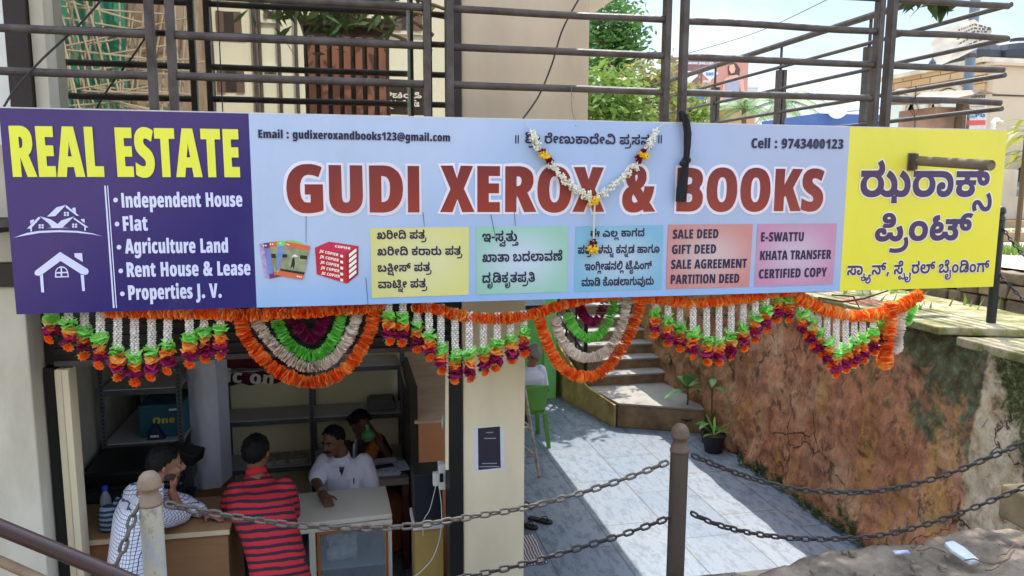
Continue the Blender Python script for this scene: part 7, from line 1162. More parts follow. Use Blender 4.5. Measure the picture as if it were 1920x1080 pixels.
ANG = mat('grey_slotted_steel', srgb(92, 92, 96), .5, .5, 14, .15, metal=.2, c2=srgb(52, 50, 52)); SHELF = mat('grey_steel_shelf', srgb(186, 184, 190), .45, .3, 3, .05, c2=srgb(150, 146, 146)); HOLE = flatmat('slot_dark', (.015, .014, .014, 1))
def rack(label, x0, x1, y0, y1, zs, ups, h, name='steel_shelf_rack'):
 r = thing(name, label, 'shelf', ((x0+x1)/2, (y0+y1)/2, 0), None)
 for z in zs:
  mb = MB(); mb.box(x0+.004, y0+.004, z-.004, x1-.004, y1, z); mb.box(x0, y0, z-.045, x1, y0+.003, z+.002); mb.build('shelf_board', SHELF, r, bevel=.001)
  mb = MB(); mb.box(x0, y0-.004, z-.046, x1, y0-.001, z-.004); mb.build('shelf_lip', ANG, r)
 for x in ups:
  for y in (y0, y1):
   mb = MB(); mb.box(x-.02, y-.010, 0, x+.02, y-.006, h); mb.box(x-.02, y-.006, 0, x-.016, y+.032, h); up_ = mb.build('upright', ANG, r)
   if y == y0:
    mb = MB()
    for k in range(int(h/.032)): mb.box(x-.006, y-.0125, .02+k*.032, x+.008, y-.0103, .035+k*.032)
    sl_ = mb.build('slots', HOLE, up_)
 return r
rack('long grey slotted-angle shelf rack along the back wall', -1.15, .46, 6.78, 7.18, (.24, .68, 1.12, 1.57, 2.0), (-1.13, -.37, .44), 2.3)
rack('grey shelf rack beside the stained left wall', -1.86, -1.28, 6.0, 6.95, (1.24, 1.66, 2.05), (-1.84, -1.30), 2.3)
bx = thing('carton', 'teal printed carton on the left shelf rack', 'box', (-1.38, 6.25, 1.242))
mb = MB(); mb.box(-1.62, 6.10, 1.242, -1.30, 6.55, 1.50); mb.build('body', mat('teal_carton', srgb(28, 82, 96), .6, .3, 6, .05), bx, bevel=.004)
mb = MB(); text_geo(mb, 'One', (-1.52, 6.0965, 1.35), (-1.36, 6.0965, 1.355), .05); mb.build('lettering', flatmat('gold_print', srgb(190, 170, 70)), bx)
mb = MB(); mb.box(-1.40, 6.096, 1.45, -1.34, 6.0985, 1.465); mb.build('label_patch', flatmat('pale_print', srgb(200, 210, 210)), bx)
tri = thing('desk_sign', 'small dark blue triangular desk sign on the left shelf', 'sign', (-1.5, 6.05, 1.242))
mb = MB(); mb.prism([(-1.56, 6.04, 1.242), (-1.43, 6.04, 1.242), (-1.495, 6.06, 1.37)], (0, .09, 0)); mb.build('body', flatmat('dark_blue_card', srgb(26, 30, 62)), tri)
mb = MB(); mb.box(-1.53, 6.036, 1.262, -1.47, 6.0385, 1.28); mb.build('label_patch', flatmat('pale_print', srgb(210, 212, 216)), tri)
bn = thing('cloth_banner', 'maroon cloth banner with white letters along the upper back shelf', 'banner', (-.75, 6.7, 1.6))
mb = MB(); mb.grid(lambda u, v: (-1.10+.72*u, 6.755-.012*math.sin(u*22), 1.605+.26*v), 40, 6); mb.build('cloth', mat('maroon_cloth', srgb(84, 20, 30), .85, .4, 8, .2), bn, smooth=True, solidify=.004)
mb = MB(); text_geo(mb, 'ic on', at(424, 716, 6.735), at(512, 722, 6.735), .115); mb.build('lettering', flatmat('white_cloth_letters', srgb(206, 198, 190), .8), bn)
mb = MB(); mb.grid(lambda u, v: (-1.09+.70*u, 6.762+.01*math.sin(u*17), 1.56-.10*v-.012*math.sin(u*25)), 40, 4)
tag(mb.build('hanging_cloth', mat('dark_maroon_velvet', srgb(70, 14, 24), .9, .5, 12, .2), smooth=True, solidify=.006), 'dark maroon velvet strip hanging below the upper shelf', 'cloth')
mb = MB()
for k in range(4): mb.obox((-.62, 6.92, .69+.012*k), (.16+.01*k, .01, 0), (-.01, .11, 0), (0, 0, .005))
tag(mb.build('newspaper_stack', mat('newspaper', srgb(186, 178, 166), .8, .9, 26, 0, c2=srgb(100, 84, 76)), bevel=.002), 'stack of newspapers on the lower shelf behind the white shirt', 'newspaper')
mb = MB(); mb.box(.12, 6.86, 1.125, .38, 7.1, 1.20); mb.box(.14, 6.84, 1.20, .36, 7.06, 1.225); tag(mb.build('grey_machine', mat('dull_grey_plastic', srgb(96, 96, 92), .5, .3, 6, .05), bevel=.01), 'low grey office machine on the shelf behind the woman', 'machine')
mb = MB(); mb.grid(lambda u, v: (-1.30+.22*u, 6.33-.05*math.sin(u*3.14)-.03*max(0, v-.72)/.28+.008*noise.noise(Vector((u*4, v*9, 0))), .72+1.12*v), 24, 60); mb.grid(lambda u, v: (-1.08+.05*u, 6.33+.22*u, .72+1.10*v), 4, 10); mb.box(-1.29, 6.34, .70, -1.09, 6.6, 1.83)
tag(mb.build('wrapped_panel', mat('milky_plastic_wrap', srgb(206, 204, 214), .3, .4, 4, .3, c2=srgb(166, 164, 176)), smooth=True), 'tall white plastic wrapped box beside the dark photocopier', 'box')
mb = MB(); mb.box(-1.30, 6.36, 0, -1.02, 6.62, .695); tag(mb.build('low_cupboard', PLY, bevel=.004), 'small brown cupboard under the white wrapped box', 'cupboard')
pcopy = thing('photocopier', 'large black photocopier behind the plywood counter', 'photocopier', (-1.45, 5.75, 0))
PB = mat('black_office_plastic', srgb(30, 30, 33), .35, .3, 5, .05)
mb = MB(); mb.box(-1.86, 5.52, 0, -1.22, 6.0, .95); mb.build('body', PB, pcopy, bevel=.02)
mb = MB(); mb.box(-1.86, 5.50, .955, -1.20, 6.02, 1.10); mb.build('scanner_bed', PB, pcopy, bevel=.02)
mb = MB(); mb.obox((-1.53, 5.76, 1.16), (.32, 0, 0), (0, .25, .012), (0, -.006, .05)); mb.build('lid', PB, pcopy, bevel=.02)
mb = MB(); mb.box(-1.84, 5.485, 1.0, -1.3, 5.50, 1.07); pn = mb.build('control_strip', mat('dark_grey_plastic', srgb(48, 48, 52), .4, .2, 4, 0), pcopy)
mb = MB()
for k in range(5): mb.box(-1.60+k*.035, 5.482, 1.03, -1.585+k*.035, 5.486, 1.045)
mb.build('button', flatmat('pale_button', srgb(180, 180, 176)), pn)
mn = thing('card_reader', 'black tilted display arm beside the face of the man in the checked shirt', 'display', (-1.1, 5.6, 1.0))
p = at(345, 850, 5.55)
mb = MB(); mb.obox(p, (.10, 0, -.035), (.03, .06, .01), (.012, -.01, .045)); mb.build('housing', PB, mn, bevel=.012)
mb = MB(); mb.tube([p+Vector((-.03, .03, -.02)), p+Vector((-.03, .05, -.3))], .02, 8); mb.build('stem', PB, mn)
mb = MB(); mb.box(p.x-.1, p.y, p.z-.315, p.x+.05, p.y+.12, p.z-.30); mb.build('foot', PB, mn)
bt = thing('water_bottle', 'clear plastic water bottle with a blue cap standing by the striped cloth bag', 'bottle', tuple(at(199, 940, 5.15)))
p = at(198, 938, 5.12); zc = 1.0
wm, wn, wb = new_mat('clear_bottle_plastic'); wb.inputs['Roughness'].default_value = .1; wb.inputs['Alpha'].default_value = .45; wb.inputs['Base Color'].default_value = (.55, .62, .66, 1)
mb = MB(); mb.lathe((p.x, p.y, zc), [(.030, 0), (.034, .01), (.034, .07), (.031, .08), (.034, .09), (.034, .16), (.026, .19), (.013, .215), (.013, .225)], 18); mb.build('body', wm, bt, smooth=True)
mb = MB(); mb.lathe((p.x, p.y, zc), [(.017, .222), (.018, .226), (.018, .25), (.016, .254)], 14); mb.build('cap', flatmat('blue_cap', srgb(24, 70, 170)), bt, smooth=True)
def stripes(name, c0, c1, sc, axis='Z', rough=.9, warp=.05, thr=.5):
 m, n, b = new_mat(name); t = node(n, 'ShaderNodeTexCoord'); nz_ = tex(n, scale=4, detail=3)
 sp = node(n, 'ShaderNodeSeparateXYZ'); n.links.new(t.outputs['Object'], sp.inputs[0])
 a = node(n, 'ShaderNodeMath', operation='MULTIPLY_ADD'); a.inputs[1].default_value = warp; n.links.new(nz_.outputs['Fac'], a.inputs[0]); n.links.new(sp.outputs[axis], a.inputs[2])
 s_ = node(n, 'ShaderNodeMath', operation='MULTIPLY'); s_.inputs[1].default_value = sc; n.links.new(a.outputs[0], s_.inputs[0])
 f = node(n, 'ShaderNodeMath', operation='FRACT'); n.links.new(s_.outputs[0], f.inputs[0])
 r = ramp(n, f.outputs[0], [(0, c0), (thr, c0), (thr+.03, c1), (.97, c1)]); n.links.new(r.outputs[0], b.inputs['Base Color']); b.inputs['Roughness'].default_value = rough
 w_ = tex(n, scale=7, detail=3); bump(n, b, w_.outputs['Fac'], .5, .02); return m
p = at(203, 955, 5.02)
mb = MB(); mb.grid(lambda u, v: (p.x-.055+.12*v+.02*math.sin(u*6.28)*(1-v*.3), p.y+.05*math.cos(u*6.28)*(1-.2*v), 1.0+(.155)*v), 20, 8); mb2 = mb
mb = MB(); mb.lathe((p.x, p.y, 1.0), [(.05, 0), (.062, .02), (.062, .08), (.055, .12), (.05, .15), (.02, .155)], 18); mb.tube([(p.x+.03, p.y, 1.13), (p.x+.05, p.y+.01, 1.18), (p.x+.06, p.y+.02, 1.2)], [.02, .018, .012], 8)
tag(mb.build('cloth_bag', stripes('blue_striped_cloth', srgb(54, 70, 96), srgb(150, 170, 190), 34), smooth=True), 'small blue and grey striped cloth bag on the plywood counter', 'bag')
cb = thing('plywood_cupboard', 'orange brown plywood cupboard with a pale sloping board inside the room at right', 'cupboard', (.72, 6.2, 0))
mb = MB(); mb.box(.50, 5.86, 0, .99, 7.1, 1.30); mb.build('cabinet', mat('orange_plywood', srgb(196, 132, 92), .6, .4, 2, .1, c2=srgb(160, 100, 66)), cb, bevel=.004)
mb = MB(); mb.prism([(.47, 5.845, 1.302), (.99, 5.845, 1.302), (.99, 7.1, 1.62), (.40, 7.1, 1.62)], (0, 0, .02)); mb.build('sloping_board', mat('pale_pink_plywood', srgb(214, 186, 158), .55, .5, 3, .1, c2=srgb(176, 140, 108), stretch=(1, 4, 1)), cb, bevel=.003)
mb = MB(); mb.box(.44, 5.87, 0, .497, 7.1, 1.60); mb.build('dark_side', DKBROWN, cb)
sp_ = thing('speaker_box', 'black box standing on a white tray beside the socket board', 'speaker', (.5, 5.15, .79))
mb = MB(); mb.box(.40, 5.10, .825, .60, 5.34, 1.175); mb.build('cabinet', mat('navy_black_box', srgb(30, 33, 42), .45, .2, 4, .05), sp_, bevel=.006)
mb = MB(); mb.box(.385, 5.07, .775, .605, 5.37, .822); mb.build('tray', WHITEP, sp_, bevel=.008)
yc = thing('yellow_cabinet', 'mustard painted cabinet under the white tray and black box', 'cabinet', (.5, 5.2, 0))
MUST = mat('mustard_board', srgb(186, 154, 88), .6, .4, 3, .1, c2=srgb(140, 108, 54))
mb = MB(); mb.box(.40, 5.09, .0, .602, 5.40, .773); mb.build('body', MUST, yc, bevel=.004)
mb = MB(); mb.box(.403, 5.084, .28, .60, 5.089, .34); mb.build('worn_band', mat('worn_dark_band', srgb(110, 84, 44), .8, .5, 9, 0), yc)
eb = thing('socket_board', 'white electric socket board with a plugged charger on the door jamb', 'socket board', (.58, 5.0, 1.05))
a = at(833, 895, 4.93)
mb = MB(); mb.box(a.x-.035, 4.93, a.z-.09, .602, 5.02, a.z+.09); sb = mb.build('board', WHITEP, eb, bevel=.005)
mb = MB(); mb.box(a.x-.032, 4.924, a.z-.03, a.x-.008, 4.93, a.z+.03); mb.build('socket', BLACKP, sb)
mb = MB(); mb.box(a.x-.075, 4.93, a.z-.06, a.x-.036, 4.98, a.z+.03); mb.build('charger', WHITEP, eb, bevel=.004)
b_ = Vector((a.x-.055, 4.95, a.z-.06))
mb = MB(); mb.tube(smooth_path([b_, at(806, 955, 5.0), at(795, 975, 5.0), at(793, 1005, 5.02)], 20), .0028, 6); tag(mb.build('white_cable', WHITEP), 'thin white cable hanging from the charger in front of the black box', 'cable')
mb = MB(); mb.tube(smooth_path([b_+Vector((.02, 0, 0)), at(828, 952, 4.97), at(826, 1000, 4.97), at(812, 1045, 4.97), at(785, 1075, 5.0), at(765, 1085, 5.05)], 30), .0034, 6); tag(mb.build('white_cable', WHITEP), 'longer white cable curving down to the floor past the mustard cabinet', 'cable')
mb = MB(); mb.tube([at(838, 640, 4.74), at(838, 880, 4.74)], .012, 8); tag(mb.build('conduit_pipe', CREAM), 'cream conduit pipe on the right door jamb', 'pipe')
mb = MB(); mb.lathe(at(833, 790, 4.9), [(.0, -.01), (.05, -.01), (.055, .0), (.05, .012), (0, .012)], 18, axis=(1, -.3, 0)); tag(mb.build('bell_box', mat('dull_white_plastic', srgb(190, 184, 168), .5, .3, 4, 0)), 'round pale plastic bell box beside the right door jamb', 'bell')
dk = thing('side_desk', 'low grey wooden desk with papers behind the white table', 'desk', (.22, 6.2, 0))
mb = MB(); mb.box(.02, 6.0, .74, .43, 6.45, .80); mb.build('top', mat('greyed_wood', srgb(136, 126, 114), .7, .6, 3, .2, c2=srgb(90, 80, 70), stretch=(1, 5, 5)), dk, bevel=.004)
for x, y in ((.05, 6.03), (.40, 6.03), (.05, 6.42), (.40, 6.42)):
 mb = MB(); mb.box(x-.025, y-.025, 0, x+.025, y+.025, .739); mb.build('leg', mat('dark_red_wood', srgb(90, 48, 34), .5, .4, 6, .1), dk)
mb = MB()
for k in range(7): mb.obox((.22+.004*(k % 3), 6.22, .806+.006*k), (.13, .015*(k % 2), 0), (-.012, .16, 0), (0, 0, .002))
tag(mb.build('paper_stack', mat('white_paper', srgb(226, 226, 236), .7, .3, 30, 0), bevel=.001), 'stack of white papers on the low desk', 'papers')
mb = MB(); mb.obox((.31, 6.13, .855), (.12, .02, 0), (-.02, .11, 0), (0, 0, .002)); tag(mb.build('leaflet', mat('blue_white_leaflet', srgb(206, 214, 230), .5, .9, 40, 0, c2=srgb(50, 80, 160))), 'blue and white printed leaflet on top of the papers', 'leaflet')
mb = MB(); mb.obox((.20, 6.13, .862), (.11, .02, 0), (-.006, .028, 0), (0, 0, .006)); tag(mb.build('dark_folder', flatmat('dark_folder_cover', (.02, .02, .024, 1))), 'narrow black folder lying on the white papers', 'folder')
mb = MB(); mb.obox((.0, 6.30, .92), (.006, .02, .11), (.012, .10, -.01), (.008, 0, 0)); tag(mb.build('upright_file', mat('pale_blue_file', srgb(188, 204, 226), .6, .3, 10, 0)), 'pale blue file standing upright behind the white shirt', 'file')
nt_ = thing('paper_notice', 'white paper notice with a dark printed panel pasted on the cream pillar', 'notice', tuple(at(918, 880, Yf)))
P4 = lambda x, y, d: at(x, y, Yf-d)
mb = MB(); mb.prism([P4(x, y, .0006) for x, y in ((888, 801), (945, 798), (946.5, 881), (889, 884))], (0, .0004, 0)); mb.build('paper', mat('notice_paper', srgb(212, 206, 214), .6, .2, 20, 0), nt_)
mb = MB(); mb.prism([P4(x, y, .0012) for x, y in ((896, 803), (937.5, 799.5), (939, 877), (897, 881.5))], (0, .0004, 0)); mb.build('printed_panel', flatmat('notice_ink', srgb(46, 42, 54)), nt_)
mb = MB()
for x0, x1, y in ((912, 925, 811), (908, 930, 822), (904, 932, 869), (899, 936, 875)): mb.prism([P4(x, yy, .0018) for x, yy in ((x0, y-.7), (x1, y-1.2), (x1, y+.6), (x0, y+1.0))], (0, .0004, 0))
mb.build('fine_print', flatmat('notice_pale_ink', srgb(150, 146, 156)), nt_)
# courtyard things
ch = thing('plastic_chair', 'green moulded plastic chair the old man sits on in the courtyard', 'chair', (2.1, 8.9, 0))
CHAIR_GREEN = mat('green_chair_plastic', srgb(92, 150, 44), .35, .2, 3, .03, c2=srgb(66, 116, 34))
CX, CYb = 2.09, 8.64
mb = MB(); mb.prism([(CX-.20, CYb+.06, .40), (CX+.20, CYb+.06, .40), (CX+.23, CYb+.50, .43), (CX-.23, CYb+.50, .43)], (0, 0, .03)); mb.build('seat', CHAIR_GREEN, ch, bevel=.01)
mb = MB(); mb.grid(lambda u, v: (CX+(u-.5)*(.40+.06*v), CYb+.06-.10*v-.03*math.cos((u-.5)*3)+.03, .42+.36*v+.02*math.sin(u*3.14)*v), 12, 6); mb.build('backrest', CHAIR_GREEN, ch, smooth=True, solidify=.014)
for sx, sy in ((-1, 0), (1, 0), (-1, 1), (1, 1)):
 mb = MB(); x0, y0 = CX+sx*.20, CYb+.06+sy*.42; x1, y1 = CX+sx*.235, CYb-.02+sy*.54
 mb.prism([(x1-.022, y1-.022, .0), (x1+.022, y1-.022, .0), (x1+.022, y1+.022, .0), (x1-.022, y1+.022, .0)], (x0-x1, y0-y1, .41)); mb.build('leg', CHAIR_GREEN, ch)
for sx in (-1, 1):
 mb = MB(); mb.tube([(CX+sx*.23, CYb-.0, .72), (CX+sx*.26, CYb+.2, .66), (CX+sx*.25, CYb+.44, .62), (CX+sx*.235, CYb+.5, .43)], .018, 8); mb.build('armrest', CHAIR_GREEN, ch, smooth=True)
ld = thing('step_ladder', 'worn white painted iron ladder leaning behind the pillar', 'ladder', (1.6, 7.3, 0))
LDM = mat('chipped_white_iron', srgb(190, 182, 170), .6, .8, 14, .3, c2=srgb(110, 78, 56))
lA, lB = Vector((1.98, 7.72, 0)), Vector((1.80, 7.98, 1.30))
mb = MB(); mb.tube([lA, lB], .02, 8); mb.build('side_rail', LDM, ld); mb = MB(); mb.tube([lA+Vector((-.42, .0, 0)), lB+Vector((-.30, 0, 0))], .02, 8); mb.build('side_rail', LDM, ld)
lC = Vector((1.86, 8.42, 0)); mb = MB(); mb.tube([lC, lB], .016, 8); mb.build('back_leg', LDM, ld); mb = MB(); mb.tube([lC+Vector((-.4, 0, 0)), lB+Vector((-.3, 0, 0))], .016, 8); mb.build('back_leg', LDM, ld)
for t in (.18, .42, .66, .88):
 mb = MB(); p = lA.lerp(lB, t); q = (lA+Vector((-.42, 0, 0))).lerp(lB+Vector((-.3, 0, 0)), t); mb.tube([p, q], .016, 8); mb.build('rung', LDM, ld)
 r = lC.lerp(lB, t); mb = MB(); mb.tube([p, r], .011, 6); mb.build('brace', LDM, ld)
def slipper(label, c, rot, m, grp):
 r = thing('slipper', label, 'slipper', (c.x, c.y, 0), grp)
 ca, sa = math.cos(rot), math.sin(rot); T = lambda x, y, z: (c.x+x*ca-y*sa, c.y+x*sa+y*ca, z)
 outl = [(-.125, -.02), (-.12, -.034), (-.06, -.036), (0, -.034), (.06, -.046), (.10, -.044), (.128, -.02), (.13, .012), (.10, .04), (.05, .042), (0, .03), (-.06, .03), (-.11, .03), (-.125, .015)]
 mb = MB(); mb.prism([T(x, y, .002) for x, y in outl], (0, 0, .022)); mb.build('sole', m, r, bevel=.005)
 mb = MB()
 for s_ in (-1, 1): mb.tube([T(.085, 0, .026), T(.05, s_*.026, .05), T(-.005, s_*.037, .025)], .006, 6)
 mb.build('strap', m, r, smooth=True)
SLB = mat('black_rubber', srgb(30, 28, 30), .5, .3, 9, .1); SLT = mat('tan_leather', srgb(120, 86, 62), .6, .4, 9, .1)
slipper('black slipper nearest the pillar foot', Vector((1.56, 6.58, 0)), -.75, SLB, None); slipper('black slipper just right of its pair on the blue slabs', Vector((1.72, 6.66, 0)), -.7, SLB, None)
slipper('tan slipper half hidden behind the pillar', Vector((1.62, 7.0, 0)), -.2, SLT, None)
p = Z = atz(1057, 733, 0); slipper('tan slipper left of its pair at the green house corner', Vector((p.x-.0, p.y, 0)), .2, SLT, None)
p = atz(1078, 731, 0); slipper('tan slipper right of its pair by the landing kerb', Vector((p.x, p.y, 0)), .1, SLT, None)
mb = MB(); mb.grid(lambda u, v: (1.22+.36*u+.01*math.sin(v*20), 5.85+.52*v, .008+.006*math.sin(v*9)+.004*math.sin(u*8)), 12, 16)
tag(mb.build('door_mat', stripes('striped_mat_cloth', srgb(86, 82, 92), srgb(196, 184, 182), 40, axis='X'), smooth=True, solidify=.008), 'striped cloth doormat on the blue slabs beside the pillar', 'mat')
POT = mat('black_plastic_pot', srgb(40, 38, 40), .5, .4, 6, .1); SOIL = mat('soil', srgb(74, 58, 44), .95, .6, 20, .6)
LEAFM = mat('glossy_leaf', srgb(74, 130, 66), .4, .5, 12, .05, c2=srgb(150, 186, 120), island=.15, trans=.15); LEAF2 = mat('yellow_green_leaf', srgb(116, 164, 56), .45, .4, 9, .05, c2=srgb(70, 120, 40), island=.15, trans=.15)
STEM = mat('brown_stem', srgb(104, 84, 58), .8, .4, 20, .3)
def leaf(mb, p, d, ln, wd, droop=.4, nrm=None):
 d = Vector(d).normalized(); s_ = d.cross(Vector((0, 0, 1))); s_ = (s_ if s_.length > .1 else Vector((1, 0, 0))).normalized()
 o = len(mb.v); n = 7
 for i in range(n+1):
  t = i/n; c = Vector(p)+d*ln*t-Vector((0, 0, droop*ln*t*t)); w_ = wd*math.sin(math.pi*min(1, t*.96+.02))**.8*(1-.25*t)
  upv = Vector((0, 0, wd*.25)); mb.v += [c-s_*w_+upv*math.sin(3.14*t), c, c+s_*w_+upv*math.sin(3.14*t)]
 for i in range(n):
  for k in (0, 1): mb.f.append([o+i*3+k, o+i*3+k+1, o+i*3+k+4, o+i*3+k+3]); mb.mi.append(mb.cur)
def pot(label, c, r, h, leaves, stem_h, lm, seed):
 t = thing('potted_plant', label, 'potted plant', (c.x, c.y, 0)); rng = random.Random(seed)
 mb = MB(); mb.lathe((c.x, c.y, 0), [(r*.78, .0), (r*.98, h*.9), (r*1.08, h*.9), (r*1.08, h), (r*.96, h), (r*.93, h*.88)], 22); mb.build('pot', POT, t, smooth=False)
 mb = MB(); mb.lathe((c.x, c.y, h*.86), [(0, 0), (r*.93, 0), (r*.5, .015), (0, .018)], 16); mb.build('soil', SOIL, t)
 if stem_h: mb = MB(); mb.tube([(c.x, c.y, h*.8), (c.x+.01, c.y, h+stem_h*.5), (c.x, c.y-.01, h+stem_h)], [.014, .012, .009], 8); mb.build('stem', STEM, t)
 mb = MB()
 for az, el, ln, wd, z0 in leaves:
  d = (math.cos(az)*math.cos(el), math.sin(az)*math.cos(el), math.sin(el)); leaf(mb, (c.x, c.y, h+z0), d, ln, wd, .35)
 mb.build('leaves', lm, t, smooth=True)
p = atz(1294, 797, 0.0)
pot('tall potted plant with broad pale veined leaves beside the landing', Vector((4.28, 8.93, 0)), .13, .18, [(3.3, .1, .36, .06, .36), (2.2, .9, .26, .09, .40), (.3, .4, .26, .06, .40), (4.6, 1.1, .34, .11, .42), (5.6, .3, .2, .05, .38), (1.2, .5, .22, .06, .36)], .42, LEAFM, 1)
pot('front potted plant with narrow strap leaves in a wide black pot', Vector((4.25, 8.1, 0)), .135, .22, [(a_, el, ln, .018, -.02) for a_, el, ln in ((.2, .5, .3), (1.1, 1.0, .36), (2.0, 1.2, .4), (2.7, .8, .34), (3.5, .4, .22), (5.3, .7, .26), (5.9, 1.0, .32))], 0, LEAF2, 2)
pot('middle potted plant with a single tall stem between the two others', Vector((4.36, 8.42, 0)), .12, .19, [(4.9, .4, .26, .06, .50), (.9, .8, .2, .05, .52), (3.6, .2, .22, .05, .05), (5.0, .1, .2, .06, .02), (2.9, .4, .2, .05, .03)], .52, LEAFM, 3)
mb = MB(); rng = random.Random(77)
for _ in range(420):
 y = rng.choice([7.6, 7.3, 6.9, 6.5, 6.2, 5.9, 5.6])+rng.gauss(0, .1); z = abs(rng.gauss(0, .05)); x = wall_x(y, z)-.015-abs(rng.gauss(0, .02))
 a_ = rng.uniform(0, 6.28); leaf(mb, (x, y, z), (-.5+.4*math.cos(a_), math.sin(a_), rng.uniform(.2, 1)), rng.uniform(.025, .06), rng.uniform(.006, .014), .4)
tag(mb.build('wall_weeds', mat('dark_small_leaves', srgb(70, 88, 46), .7, .4, 9, 0, island=.3)), 'weeds growing along the foot of the wall', None, None, 'stuff')
# people
def skinmat(name, c): return mat(name, c, .5, .25, 9, .08, spec=.35, c2=tuple(x*.72 for x in c[:3])+(1,))
HAIR = mat('black_hair', srgb(20, 16, 16), .7, .3, 40, .6, spec=.2, c2=srgb(8, 6, 6)); GREYHAIR = mat('grey_hair', srgb(150, 142, 130), .7, .5, 50, .4, c2=srgb(96, 88, 80))
EYEW = flatmat('eye_white', srgb(150, 138, 126), .5, .2); EYED = flatmat('eye_dark', (.012, .008, .006, 1), .2)
LIP = mat('dark_lip', srgb(100, 58, 50), .5, .2, 9, 0)
def fuse(mb, name, m, parent, voxel=.007, smooth_it=6):
 """melt overlapping solids into one continuous skin"""
 me = bpy.data.meshes.new('t'); me.from_pydata([tuple(p) for p in mb.v], [], mb.f)
 bm = bmesh.new(); bm.from_mesh(me); bmesh.ops.recalc_face_normals(bm, faces=bm.faces); bm.to_mesh(me); bm.free()
 o = bpy.data.objects.new('t', me); COL.objects.link(o)
 r = o.modifiers.new('r', 'REMESH'); r.mode = 'VOXEL'; r.voxel_size = voxel
 s_ = o.modifiers.new('s', 'SMOOTH'); s_.factor = .5; s_.iterations = smooth_it
 dg = bpy.context.evaluated_depsgraph_get(); ev = o.evaluated_get(dg); nm = bpy.data.meshes.new_from_object(ev)
 bpy.data.objects.remove(o)
 nm.name = name; nm.materials.clear(); nm.materials.append(m)
 org = Vector(parent['_w'])
 nm.transform(Matrix.Translation(-org)); nm.polygons.foreach_set('use_smooth', [True]*len(nm.polygons)); nm.update()
 return link(name, nm, parent, org)
def limb(mb, P, R, n=12):
 """tapered limb with round joints"""
 P = [Vector(p) for p in P]
 S = smooth_path(P, 4*(len(P)-1)) if len(P) > 2 else [P[0].lerp(P[1], t/4) for t in range(5)]
 RR = []
 for i in range(len(S)):
  u = i/(len(S)-1)*(len(P)-1); k = min(int(u), len(P)-2); RR.append(R[k]+(R[k+1]-R[k])*(u-k))
 mb.tube(S, RR, n); mb.ball(S[0], RR[0], 10, 6); mb.ball(S[-1], RR[-1], 10, 6); return mb
def trunk(mb, secs):
 """stack of elliptical sections (centre, side half axis, depth half axis), rounded at both ends"""
 n = 18; o = len(mb.v); C = [Vector(s[0]) for s in secs]
 for c, a, b in secs:
  c, a, b = Vector(c), Vector(a), Vector(b)
  for k in range(n):
   th = 6.2832*k/n; mb.v.append(c+a*math.copysign(abs(math.cos(th))**.85, math.cos(th))+b*math.copysign(abs(math.sin(th))**.85, math.sin(th)))
 m = len(secs)
 for i in range(m-1):
  for k in range(n): mb.f.append([o+i*n+k, o+i*n+(k+1) % n, o+(i+1)*n+(k+1) % n, o+(i+1)*n+k]); mb.mi.append(0)
 mb.f.append([o+k for k in range(n)]); mb.mi.append(0); mb.f.append([o+(m-1)*n+k for k in range(n)]); mb.mi.append(0)
 return mb
